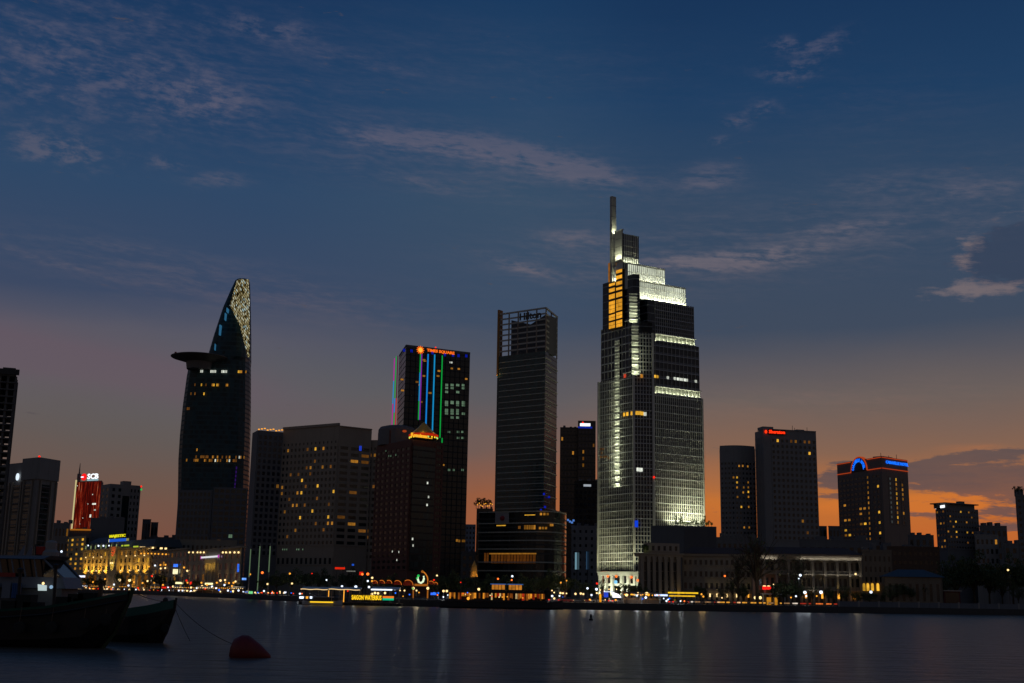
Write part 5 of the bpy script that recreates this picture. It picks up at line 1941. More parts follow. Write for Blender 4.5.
for px in (748.3, 736.8, 727, 717, 710):
    F = e1 if px > 760 else w1
    u = F.at(px, 585)[0]
    b_ = MB(); p = F.p(u, GROUND + 3.0, .9); b_.box(p.x - .22, p.x + .22, p.y - .25, p.y + .25, p.z - .6, p.z + .6, E_WARM if px != 748.3 else E_AMB); b_.obj('wall_lamp', wing.root)
    spot('uplight', F.p(u, GROUND + 4.0, 1.3), F.p(u, GROUND + 11, .3), 90, (1, .78, .35), 55, .8, .1, wing.root)
# red letters and porch in the hotel front
b_ = MB()
for px in (764.5, 769):
    u, z = e1.at(px, 588, 2.6)
    b_.fbox(e1, u - .7, u + .7, z - .55, z + .55, 2.4, 2.8, emi('red_letters', lin(255, 30, 25), 1.2))
    b_.fbox(e1, u - .5, u + .5, z + .56, z + .85, 2.4, 2.8, E_WARM)
b_.obj('sign', arc.root)
b_ = MB()
ua, uc = e1.at(760, 590)[0], e1.at(784, 590)[0]
b_.fbox(e1, ua, uc, GROUND + 3.6, GROUND + 3.95, .4, 4.0, WHITE)
for u in (ua + .5, (ua + uc) / 2, uc - .5):
    b_.fbox(e1, u - .2, u + .2, GROUND, GROUND + 3.59, 3.3, 3.7, WHITE)
b_.obj('porch', arc.root)
for px in (768.6, 775.4):
    u = e1.at(px, 599)[0]
    b_ = MB(); b_.fbox(e1, u - .75, u + .75, GROUND, GROUND + 2.6, .45, .6, emi('amber_door_light', lin(225, 150, 40), .65)); b_.obj('door', arc.root)
b_ = MB()
for px in (755.4, 760.3):
    b_.ball(e1.p(e1.at(px, 597.7, 6)[0], zb(e1, px, 597.7, 6), 6), .55, E_WARM, 8, 5)
b_.obj('porch_lamp', arc.root)
B_, F_, z_ = plain('low_building', 'plain cream annex with four lit amber arched windows right of the arcaded hotel', 'building', 862.3, 892, 428, 552, STONE_W, 6, 3, fw=.4, fh=.5)
for px in (863.6, 867.5, 872, 877.5):
    u, z = F_.at(px, 587)
    b_ = MB(); b_.fbox(F_, u - .45, u + .45, z - 1.3, z + .8, .46, .6, L_HOT); b_.lathe(F_.p(u, z + .8, .5), [(.44, -.02), (.4, .3), (.25, .45), (.05, .5)], L_HOT, 10)
    b_.obj('arched_window', B_.root)
hip = Bld('villa', 'low house with a blue-grey hipped roof right of the arcaded hotel', 'house', q(915, 405))
HF = Fac(q(882, 408, 590), q(946, 404, 590))
zhp = zb(HF, 914, 577)
hip.core([off(HF, 1), off(HF, HF.L - 1), rback(HF, HF.L - 1, 14), rback(HF, 1, 14)], GROUND, zhp, STONE_W)
hip.grid(HF, 1.5, HF.L - 1.5, GROUND + .2, zhp - .3, 8, 1, .4, .6, STONE_W)
hip.finish()
b_ = MB()
zr_ = zb(HF, 905, 569)
b_.hexa([HF.p(0, zhp + .01, 1), HF.p(HF.L, zhp + .01, 1), HF.p(HF.L, zhp + .01, -15), HF.p(0, zhp + .01, -15)],
        [HF.p(6, zr_, -6.5), HF.p(HF.L - 6, zr_, -6.5), HF.p(HF.L - 6, zr_, -7.5), HF.p(6, zr_, -7.5)], ROOFB)
b_.obj('roof', hip.root)

# ------------------------------------------------------------------ floodlit yellow hotel and its neighbours (left bank)
YM = bankY(84) + 46
YELW = pbr('cream_render', (0.46, 0.38, 0.22), .8, streaks=.2)
n1f = Fac(q(63.5, bankY(63.5) + 50), q(84, YM))
n2f = Fac(q(84, YM), q(151, bankY(151) + 44))
yel = Bld('hotel', 'floodlit yellow old hotel with rows of amber windows and a red-lit corner bay', 'hotel', q(100, YM))
zy1 = zb(n1f, 75, 536.5)
zy2 = zb(n2f, 105, 549)
yel.core([off(n1f, 0), off(n1f, n1f.L), rback(n1f, n1f.L, 25), rback(n1f, 0, 25)], GROUND, zy1, YELW, CONC_D)
yel.core([off(n2f, .02), off(n2f, n2f.L), rback(n2f, n2f.L, 25), rback(n2f, .02, 25)], GROUND, zy2 - 1, YELW, CONC_D)
LA = [L_HOT, L_AMB, L_AMB, L_HOT, L_DIM]
yel.grid(n1f, .3, n1f.L - .3, zb(n1f, 75, 571), zy1 - .8, 4, 7, .42, .5, YELW, litp=.8, lit_m=LA)
zb3 = zb(n2f, 105, 571.5)
yel.grid(n2f, .4, n2f.L - .4, zb3, zy2 - 1.2, 16, 3, .45, .55, YELW, litp=.42, lit_m=[L_AMB, L_AMB, L_HOT, L_DIM], rel=.5)
yel.box(n2f, 0, n2f.L, zy2 - .99, zy2, -3, 1.0, YELW)
yel.box(n2f, 0, n2f.L, zb3 - .9, zb3 - .01, .01, 1.1, YELW)
yel.grid(n2f, .4, n2f.L - .4, GROUND + .3, zb3 - 1.0, 12, 1, .55, .7, YELW, litp=.7, lit_m=[L_AMB, L_DIM])
yel.finish()
b_ = MB()                                  # mansard with arched dormers, ridge roof
FMN = Fac(off(n2f, 0, -2), off(n2f, n2f.L, -2))
zm = zb(n2f, 105, 541.5)
b_.hexa([FMN.p(0, zy2 + .01, 1.5), FMN.p(FMN.L, zy2 + .01, 1.5), FMN.p(FMN.L, zy2 + .01, -18), FMN.p(0, zy2 + .01, -18)],
        [FMN.p(1, zm, -1), FMN.p(FMN.L - 1, zm, -1), FMN.p(FMN.L - 1, zm, -16), FMN.p(1, zm, -16)], ROOFB)
ur0, ur1 = FMN.at(86, 540)[0], FMN.at(108, 540)[0]
b_.hexa([FMN.p(ur0, zm + .01, -1.2), FMN.p(ur1, zm + .01, -1.2), FMN.p(ur1, zm + .01, -14), FMN.p(ur0, zm + .01, -14)],
        [FMN.p(ur0 + 6, zm + 3.6, -7), FMN.p(ur1 - 3, zm + 3.6, -7), FMN.p(ur1 - 3, zm + 3.6, -8), FMN.p(ur0 + 6, zm + 3.6, -8)], ROOFB)
b_.obj('roof', yel.root)
L_PGR = lit('pale_green_attic_light', lin(200, 225, 150), .35)
for px in (88.5, 93.5, 98, 103.5, 108.5, 114, 119):
    u = FMN.at(px, 545)[0]
    b_ = MB()
    b_.fbox(FMN, u - 1.1, u + 1.1, zy2 + .02, zy2 + 3.0, -1, 1.6, YELW)
    b_.lathe(FMN.p(u, zy2 + 3.0, 1.0), [(1.1, .0), (.9, .6), (.5, 1.0), (.05, 1.1)], YELW, 10)
    do_ = b_.obj('dormer', yel.root)
    b_ = MB()
    b_.fbox(FMN, u - .7, u + .7, zy2 + .5, zy2 + 2.7, 1.61, 1.7, L_PGR)
    b_.obj('window', do_)
for px, py, w_ in ((88.2, 545.5, .5), (98.5, 545.8, .6), (103.4, 545.8, .6), (109, 545.6, .5)):
    b_ = MB(); b_.ball(FMN.p(FMN.at(px, py, 1.9)[0], zb(FMN, px, py, 1.9), 1.9), w_, E_WHT, 8, 5); b_.obj('wall_lamp', yel.root)
L_LIME = emi('lime_strip', lin(190, 210, 60), .8)
for x0, x1, y in ((124.3, 131.8, 545.6), (136.3, 141, 546.6)):
    b_ = MB(); b_.fbox(FMN, FMN.at(x0, y)[0], FMN.at(x1, y)[0], zb(FMN, x0, y) - .6, zb(FMN, x0, y) + .3, 1.7, 2.0, L_LIME); b_.obj('light_strip', yel.root)
for x0, x1, y in ((142.8, 145, 547.7), (145.6, 147.8, 547.7), (151.5, 153, 548), (154, 156.5, 548), (163, 165.3, 548.5), (167.8, 169.6, 548.7)):
    b_ = MB(); b_.fbox(FMN, FMN.at(x0, y)[0], FMN.at(x1, y)[0], zb(FMN, x0, y) - .5, zb(FMN, x0, y) + .5, 1.7, 2.0, E_WARM); b_.obj('light_strip', yel.root)
# corner bay
uA, uB2 = n2f.at(111.3, 560)[0], n2f.at(120.3, 560)[0]
b_ = MB()
b_.fbox(n2f, uA, uB2, GROUND, zy2 + 1, .02, 2.2, YELW)
b_.obj('corner_bay', yel.root)
for j in range(3):
    for i in range(3):
        yel_w = MB()
        u = uA + (uB2 - uA) * (i + .5) / 3
        z = zb3 + (zy2 - zb3) * (j + .4) / 3
        yel_w.fbox(n2f, u - .55, u + .55, z - 1.2, z + 1.2, 2.21, 2.3, G_DARK)
        yel_w.obj('window', yel.root)
um = (uA + uB2) / 2
spot('floodlight', n2f.p(um, zb3 + (zy2 - zb3) * .55, 6), n2f.p(um, zy2 - 1, 2), 2600, (1, .06, .015), 80, .8, .3, yel.root)
spot('floodlight', n2f.p(um, zb3 - 2, 7), n2f.p(um, zb3 + 6, 2), 5200, (1, .72, .12), 70, .8, .3, yel.root)
for dx in (-1.5, 1.7):
    b_ = MB(); b_.ball(n2f.p(um + dx, zb3 + (zy2 - zb3) * .36, 2.7), .55, E_WARM, 8, 5); b_.obj('wall_lamp', yel.root)
for k_ in range(9):
    u = n2f.L * (k_ + .5) / 9
    if abs(u - um) < 4:
        continue
    spot('floodlight', n2f.p(u, zb3 - .5, 5), n2f.p(u, zb3 + 3.5, 0), 4600 if u < um else 3000, (1, .54, .07), 120, .9, .3, yel.root)
for k_ in range(15):
    u = n2f.L * (k_ + .8) / 16
    for zz, on in ((zy2 - 5.2, k_ % 2 == 0), (zb3 + .5, k_ % 2 == 1)):
        if on and not (uA - .5 < u < uB2 + .5):
            b_ = MB(); b_.ball(n2f.p(u, zz, 1.0), .42, E_WARM, 6, 4); b_.obj('wall_lamp', yel.root)
            spot('uplight', n2f.p(u, zz + .5, 1.2), n2f.p(u, zz + 4, .4), 60, (1, .8, .35), 70, .8, .1, yel.root)
FSG = Fac(off(n2f, 0, 1.6), off(n2f, n2f.L, 1.6))
u0, u1_ = FSG.at(109.8, 537)[0], FSG.at(125.6, 537)[0]
zz = zb(FSG, 118, 538)
sign_text(FSG, (u0 + u1_) / 2, zz + 1.15, .2, 'MAJESTIC', u1_ - u0, 2.3, emi('yellow_hotel_letters', lin(230, 220, 30), 1.0), yel.root, bold=True)
b_ = MB()
b_.fbox(FSG, u0 - .5, u1_ + 1.6, zz - 2.3, zz - .4, -.2, 0, emi('blue_sign_panel', lin(40, 105, 235), .65))
b_.fbox(FSG, u0 - 1.6, u0 - .51, zz - 2.3, zz - .4, -.2, .05, emi('pale_sign_end', lin(225, 225, 170), .8))
b_.fbox(FSG, u1_ + 1.61, u1_ + 5.5, zz - 2.1, zz - .6, -.2, .05, emi('olive_sign_end', lin(165, 165, 95), .6))
b_.fbox(FSG, u0 + 2, u0 + 3, zz - 6, zz - 2.31, -.3, -.1, STEEL)
b_.fbox(FSG, u1_ - 3, u1_ - 2, zz - 6, zz - 2.31, -.3, -.1, STEEL)
b_.obj('sign', yel.root)

YP = bankY(205) + 48
n3f = Fac(q(151.2, bankY(151.2) + 46), q(187.3, bankY(187.3) + 46))
mid = Bld('building', 'dim cream building with small wall lamps between yellow hotel and golden portal', 'building', q(168, YP + 40))
zm1 = zb(n3f, 168, 551)
mid.core([off(n3f, 0), off(n3f, n3f.L), rback(n3f, n3f.L, 20), rback(n3f, 0, 20)], GROUND, zm1, STONE, CONC_D)
mid.box(n3f, 0, n3f.L, zm1 + .01, zm1 + .8, -2, .8, STONE)
mid.grid(n3f, .4, n3f.L - .4, GROUND + .3, zm1 - .5, 9, 5, .45, .55, STONE, litp=.12, lit_m=[L_AMB, L_DIM])
mid.finish()
for px in (141, 144.5, 148, 151.5, 155, 158.5, 162.5, 166):
    u, z = n3f.at(max(px, 150.8), 553.5 + (px - 150) * .05, 1.0) if px > 149 else n2f.at(px, 553.5, 1.0)
    F = n3f if px > 149 else n2f
    rt = mid.root if px > 149 else yel.root
    b_ = MB(); b_.ball(F.p(u, z, 1.0), .5, E_AMB, 6, 4); b_.obj('wall_lamp', rt)
for px, py, mm in ((155, 565.5, E_WHT), (160.7, 568.5, E_WARM), (165.2, 568, E_WARM), (184, 567.5, E_AMB), (187.2, 570.8, E_WARM), (148.8, 566.5, E_AMB), (160.5, 565, E_AMB), (165.5, 564.8, E_AMB)):
    F = n3f if px > 150 else n2f
    u, z = F.at(px, py, 1.2)
    b_ = MB(); b_.ball(F.p(u, z, 1.2), .55, mm, 6, 4); b_.obj('wall_lamp', mid.root if px > 150 else yel.root)
plain('low_building', 'long beige upper wall behind the white-lit roof lamps, below the curved tower', 'building', 171, 236, YP + 130, 541, STONE, 14, 3, litp=0, roofbits=False)
n4f = Fac(q(187.6, bankY(187.6) + 45), q(241.5, bankY(241.5) + 45))
por = Bld('building', 'classical cream building with a golden lit central portal and white sign bar', 'building', q(212, YP))
zp4 = zb(n4f, 213, 550.5)
por.core([off(n4f, 0), off(n4f, n4f.L), rback(n4f, n4f.L, 22), rback(n4f, 0, 22)], GROUND, zp4, STONE, ROOFB)
up0, up1 = n4f.at(207.2, 570)[0], n4f.at(217.8, 570)[0]
por.grid(n4f, .3, up0 - 1.2, GROUND + .4, zp4 - .8, 4, 4, .42, .6, STONE, litp=.06, lit_m=[L_DIM, L_AMB])
por.grid(n4f, up1 + 1.2, n4f.L - .3, GROUND + .4, zp4 - .8, 4, 4, .42, .6, STONE, litp=.06, lit_m=[L_DIM, L_AMB])
por.box(n4f, -.4, n4f.L + .4, zp4 + .003, zp4 + .9, -2, 1.0, STONE)
zpt0, zpt1 = zb(n4f, 213, 577), zb(n4f, 213, 563.5)
por.box(n4f, up0 - 1.19, up1 + 1.19, zpt1 + .02, zpt1 + 2.2, .003, 1.5, STONE)
for k_ in range(4):
    u = up0 + (up1 - up0) * k_ / 3
    por.box(n4f, u - .45, u + .45, GROUND, zpt1, .3, 1.3, STONE)
por.finish()
for k_ in range(3):
    u = up0 + (up1 - up0) * (k_ + .5) / 3
    spot('floodlight', n4f.p(u, zpt0 - .5, 2.6), n4f.p(u, zpt0 + 5, .6), 4200, (1, .62, .12), 80, .8, .2, por.root)
b_ = MB()
u0, u1_ = n4f.at(203.8, 557)[0], n4f.at(220.4, 557)[0]
zz = zb(n4f, 212, 557)
b_.fbox(n4f, u0, u1_, zz - .42, zz + .42, 1.0, 1.4, emi('white_sign_soft', lin(235, 235, 240), .9))
b_.fbox(n4f, u0 - 1.4, u0 - .01, zz - .7, zz + .7, 1.0, 1.4, emi('magenta_light', lin(190, 50, 180), .9))
b_.fbox(n4f, u1_ + .01, u1_ + 1.4, zz - .7, zz + .7, 1.0, 1.4, emi('magenta_light', lin(190, 50, 180), .9))
b_.obj('sign', por.root)
for px in (189, 193, 197.5, 200.5, 203.8, 222.8, 226, 230, 234.5, 238.5):
    u, z = n4f.at(px, 552.4, 1.3)
    b_ = MB(); b_.ball(n4f.p(u, z, 1.3), .5, E_WARM, 6, 4); b_.obj('roof_lamp', por.root)
for k_ in range(7):
    u = n4f.L * (k_ + .5) / 7
    if up0 - 2 < u < up1 + 2:
        continue
    spot('uplight', n4f.p(u, GROUND + 5, 3), n4f.p(u, GROUND + 14, .3), 420, (1, .6, .2), 80, .9, .2, por.root)
    b_ = MB(); b_.ball(n4f.p(u, GROUND + 5.2, 1.0), .5, E_AMB, 6, 4); b_.obj('wall_lamp', por.root)
for k_ in range(5):
    u = n3f.L * (k_ + .5) / 5
    spot('uplight', n3f.p(u, GROUND + 6, 3), n3f.p(u, GROUND + 16, .3), 600, (1, .56, .14), 90, .9, .2, mid.root)
ua_, uc_ = n4f.at(216.5, 550.5)[0], n4f.at(222, 550.5)[0]

# ------------------------------------------------------------------ naming help for the many small things on the far bank
ZONES = [(-99, 64, 'left of the yellow hotel'), (64, 108, "before the yellow hotel's left half"), (108, 152, "before the yellow hotel's right half"), (152, 190, 'before the dim cream building'),
         (190, 244, 'before the golden portal'), (244, 300, 'below the pale hotel, left part'), (300, 352, 'below the pale hotel, right part'), (352, 408, 'near the yellow waterbus sign'),
         (408, 446, 'by the neon gate'), (446, 500, 'behind the floating restaurant, left part'), (500, 560, 'behind the floating restaurant, right part'), (560, 598, 'left of the white portico'),
         (598, 640, 'before the white portico'), (640, 684, 'before the columned hall'), (684, 752, 'before the long cream wing'), (752, 806, "before the arcaded hotel's left half"),
         (806, 863, "before the arcaded hotel's right half"), (863, 935, 'before the hipped-roof house'), (935, 1200, 'at the right edge of the bank')]
ORD = ['first', 'second', 'third', 'fourth', 'fifth', 'sixth', 'seventh', 'eighth', 'ninth', 'tenth', 'eleventh', 'twelfth', 'thirteenth', 'fourteenth', 'fifteenth', 'sixteenth', 'seventeenth', 'eighteenth', 'nineteenth', 'twentieth'] + ['number %d' % k_ for k_ in range(21, 60)]


def zone(px):
    for a, c, t_ in ZONES:
        if a <= px < c:
            return t_
    return ZONES[-1][2]


def relabel(items, noun):
    """items: (px, object, look). Each gets a label of its own: look, order from the left, place"""
    grp = {}
    for px, o, look in items:
        grp.setdefault((look, zone(px)), []).append((px, o))
    for (look, zn_), lst in grp.items():
        lst.sort(key=lambda t_: t_[0])
        for i, (px, o) in enumerate(lst):
            o['label'] = f'{look} {noun} {zn_}' if len(lst) == 1 else f'{look} {noun} {zn_}, {ORD[i]} from left'


# ------------------------------------------------------------------ trees
def make_tree(name, seed, n_cl, n_leaf, leaf, flat=0.8, bare=False, fork=3):
    """unit tree, 10 m tall with a crown about 10 m wide"""
    rr = random.Random(seed)
    root = thing(name, 'tree', 'tree', (0, 0, 0))
    tb = MB()
    hb = 3.0 if not bare else 3.2
    tb.tube([(0, 0, -.2), (.1, .05, hb * .5), (0, .1, hb)], .38, BARK, 7, .26)
    cl = []
    for i in range(n_cl):
        a = 2.4 * i + rr.random()
        rr_ = math.sqrt(rr.random()) * 4.2
        zz = hb + 1.2 + rr.random() * (9.2 - hb - 1.2) * (1 - (rr_ / 5.2) ** 2 * .8)
        cl.append(Vector((math.cos(a) * rr_, math.sin(a) * rr_, zz)))
    for c in cl[:max(8, fork * 4)]:
        m1 = Vector((c.x * .35, c.y * .35, hb + (c.z - hb) * .45 + rr.random() * .5))
        tb.tube([(0, 0.1, hb - .3), m1, c], .17, BARK, 5, .05)
        if bare:
            for _ in range(5):
                e_ = c + Vector((rr.uniform(-1.6, 1.6), rr.uniform(-1.6, 1.6), rr.uniform(-.3, 1.6)))
                tb.tube([m1.lerp(c, .6), e_], .06, BARK, 4, .02)
    tb.obj('trunk', root, loc=(0, 0, 0))
    lm = MB()
    for c in cl:
        R0 = rr.uniform(.8, 1.7)
        for _ in range(n_leaf):
            v = Vector((rr.gauss(0, 1), rr.gauss(0, 1), rr.gauss(0, 1)))
            v = v.normalized() * R0 * rr.random() ** .4
            v.z *= flat
            p = c + v
            n_ = Vector((rr.gauss(0, 1), rr.gauss(0, 1), rr.gauss(0, 1) + .8)).normalized()
            a_ = n_.orthogonal().normalized() * leaf * rr.uniform(.6, 1.3)
            b2 = n_.cross(a_).normalized() * leaf * .55
            lm.add([p - a_, p + b2, p + a_, p - b2], [(0, 1, 2, 3)], LEAF if rr.random() < .7 else LEAF2)
    lm.obj('crown', root, loc=(0, 0, 0), fixn=False)
    return root


T_A = make_tree('street_tree', 1, 30, 70, .30)
T_B = make_tree('street_tree', 2, 22, 80, .32, .6)
T_C = make_tree('street_tree', 5, 26, 40, .26)
T_D = make_tree('bare_tree', 9, 26, 9, .22, .8, True, 6)
protos = [T_A, T_B, T_C, T_D]
used_t = set()
trees = []


def plant(px, ytop, wpx, off_m, kind, look=None):
    p = on_quay(px, off_m)
    Y = p.y
    h = max(2.2, zt(px, ytop, Y) - GROUND)
    w = max(1.5, wpx * Y / FOC)
    src = protos[kind]
    sc = (w / 9.5, w / 9.5, h / 9.8)
    rz = random.random() * 6.28
    if kind not in used_t:
        used_t.add(kind)
        src.location, src.rotation_euler, src.scale = p, (0, 0, rz), sc
        o = src
    else:
        o = dup(src, p, rz, None, sc)
    o['group'] = 'trees along the far riverbank'
    trees.append((px, o, look or ['dark round', 'dark spreading', 'thin dark'][kind]))
    return o


for t_ in [(88, 574, 13, 30, 0), (99, 577, 11, 32, 1), (121, 569, 14, 30, 0), (133, 572, 11, 31, 1), (160, 570, 17, 30, 0), (146, 577, 10, 30, 2), (172, 577, 9, 31, 1), (196, 577, 12, 31, 0),
           (226, 578, 10, 31, 2), (184, 579, 9, 31, 2), (206, 581, 8, 31, 1), (238, 580, 10, 31, 0), (262, 576, 14, 33, 1), (276, 569, 20, 34, 0), (291, 566, 22, 34, 0), (305, 568, 20, 35, 1), (318, 566, 22, 34, 0),
           (334, 571, 20, 34, 2), (348, 566, 20, 35, 0), (362, 570, 18, 35, 1), (378, 574, 16, 34, 2), (392, 571, 18, 35, 0), (406, 574, 14, 35, 1), (436, 572, 18, 35, 0), (449, 568, 20, 35, 0), (462, 572, 20, 35, 1),
           (476, 575, 14, 36, 2), (489, 572, 18, 38, 0), (506, 570, 20, 38, 1), (522, 572, 18, 38, 0), (537, 572, 18, 36, 2), (551, 567, 22, 35, 0), (566, 570, 20, 35, 1), (581, 577, 16, 34, 2), (592, 580, 13, 34, 0), (602, 574, 10, 36, 2),
           (629, 580, 26, 33, 1), (641, 582, 16, 34, 0), (690, 588, 12, 33, 2), (704, 590, 10, 33, 0), (700, 582, 14, 34, 1), (722, 585, 11, 34, 2), (733, 574, 14, 36, 2), (743, 582, 12, 34, 0), (784, 576, 26, 33, 1), (798, 580, 16, 33, 0), (778, 584, 18, 30, 1), (813, 582, 12, 33, 2), (829, 584, 10, 33, 0),
           (845, 582, 14, 33, 2), (857, 589, 12, 30, 1), (870, 589, 16, 28, 1), (888, 590, 14, 28, 1), (901, 587, 12, 28, 0), (914, 586, 14, 28, 1), (928, 588, 14, 27, 0), (941, 572, 24, 27, 2), (893, 580, 20, 20, 2), (907, 577, 24, 22, 0), (922, 575, 26, 22, 1), (936, 570, 24, 24, 0), (957, 552, 34, 30, 0), (975, 546, 40, 31, 0), (990, 556, 30, 30, 1),
           (1003, 566, 22, 28, 2), (1014, 550, 30, 32, 0), (1032, 552, 34, 32, 1), (1050, 556, 34, 32, 0), (948, 588, 16, 26, 1), (1019, 580, 14, 24, 2)]:
    plant(*t_)
for t_ in [(757, 526, 62, 30, 3, 'tall thin-leaved forked'), (738, 548, 24, 33, 3, 'slim thin-leaved'), (800, 548, 30, 33, 3, 'wide thin-leaved')]:
    plant(*t_)
relabel(trees, 'tree')
# terrace planting on roofs
shr = make_tree('shrub', 21, 10, 50, .4, 1.0)
shr.children[0].name, shr.children[1].name
slist = []
rr = random.Random(4)
for px, d in [(676 + 2.6 * k_, -2.0 - (k_ % 2)) for k_ in range(15)]:
    u = terr_F.at(px, 527)[0]
    slist.append((terr_F.p(u, terr_z + .8, d), rr.uniform(.22, .34), rr.uniform(.16, .34), 'planted roof terrace shrub behind the columned hall'))
for px in (677, 682, 706):
    u = terr_F.at(px, 527)[0]
    slist.append((terr_F.p(u, terr_z + .8, -3), .22, .5, ''))
for k_ in range(8):
    u = garden_F.L * (k_ + .3) / 8
    slist.append((garden_F.p(u - .6, garden_z + .8, -1.2 - (k_ % 3)), rr.uniform(.28, .42), rr.uniform(.4, .62), 'g'))
for px in (644.5, 646.5, 642.8):
    u = h1.at(px, 549)[0]
    slist.append((h1.p(u, zh + .02, .4), .2, .32, 'h'))
for px in (1017, 1020, 1023):
    p = P(px, 497, 519); slist.append((Vector((p.x, 520.5, zt(px, 497, 519) + .8)), .3, .42, 'r'))
cnt = {}
for i, (p, w, h, k_) in enumerate(slist):
    if i == 0:
        shr.location, shr.scale = p, (w, w, h); o = shr
    else:
        o = dup(shr, p, rr.random() * 6, None, (w, w, h))
    o['category'] = 'shrub'
    kk = 'left block' if k_ == 'g' else ('hall' if k_ == 'h' else ('edge' if k_ == 'r' else 'terrace'))
    o['group'] = 'roof terrace shrubs'
    o['label'] = {'left block': 'one of the dark shrubs in the lit rooftop garden left of the podium', 'hall': 'one of the lit green shrubs on the cornice of the columned hall',
                  'edge': 'one of the shrubs on the roof at the right edge', 'terrace': 'one of the lit green shrubs along the roof terrace behind the columned hall'}[kk]
    o['group'] = 'roof shrubs, ' + kk
for px in range(680, 715, 5):
    u = terr_F.at(px, 527)[0]
    spot('garden_light', terr_F.p(u, terr_z + .9, .2), terr_F.p(u, terr_z + 2.6, -2), 60, (.75, 1, .12), 130, .9, .1, terr_root)
spot('garden_light', h1.p(h1.at(644.5, 549)[0], zh + .2, 2.4), h1.p(h1.at(644.5, 549)[0], zh + 1.5, .3), 30, (.6, 1, .12), 110, .9, .1, hall.root)
b_ = MB()
for k_ in range(10):
    u = garden_F.L * (.05 + .9 * k_ / 9)
    b_.ball(garden_F.p(u, garden_z + 2.6 + .8 * math.sin(k_ * 1.7), .1), .26, E_AMB, 6, 4)
b_.tube([garden_F.p(garden_F.L * (.05 + .9 * k_ / 9), garden_z + 2.85 + .8 * math.sin(k_ * 1.7), .1) for k_ in range(10)], .03, STEEL, 4)
tag(b_.obj('string_light', loc=garden_F.p(garden_F.L / 2, garden_z + .8)), 'amber string lights across the rooftop garden left of the banded podium', 'string lights')

# ------------------------------------------------------------------ street lamps and other small lights on poles
LAMPM = {'w': (E_WHT, 'cool white'), 'm': (E_WARM, 'warm white'), 'a': (E_AMB, 'amber'), 'o': (E_ORG, 'orange'), 'r': (E_RED, 'red'), 'b': (E_BLU, 'blue'), 'g': (E_GRN, 'green')}
lamp_proto = {}
lamps = []


def lamp(px, py, c, off_m=20.0, r=1.0):
    p = on_quay(px, off_m)
    z = max(P(px, py, p.y).z, GROUND + 1.0)
    x = P(px, py, p.y).x
    mm, look = LAMPM[c]
    if c not in lamp_proto:
        root = thing('street_lamp', 'lamp', 'street lamp', (0, 0, 0))
        b = MB(); b.lathe((0, 0, 0), [(.16, 0), (.16, .02), (.07, .05), (.05, .97), (.09, .98), (.05, 1.0)], STEEL, 6); b.obj('pole', root, loc=(0, 0, 0))
        b = MB(); b.ball((0, 0, 0), .36, mm, 10, 6); b.lathe((0, 0, .3), [(.2, 0), (.24, .06), (.05, .16)], STEEL, 8); b.obj('lamp_head', root, loc=(0, 0, 0))
        lamp_proto[c] = root
        o = root
    else:
        o = dup(lamp_proto[c], (0, 0, 0))
    o.location = (x, p.y, GROUND)
    kids = {k_.name.split('.')[0]: k_ for k_ in o.children}
    kids['pole'].scale = (1, 1, z - GROUND - .3)
    kids['lamp_head'].location = (0, 0, z - GROUND)
    s_ = r * (1.0 if p.y < 450 else min(1.6, p.y / 450))
    kids['lamp_head'].scale = (s_, s_, s_)
    o['group'] = 'street lamps along the far bank'
    lamps.append((px, o, look))


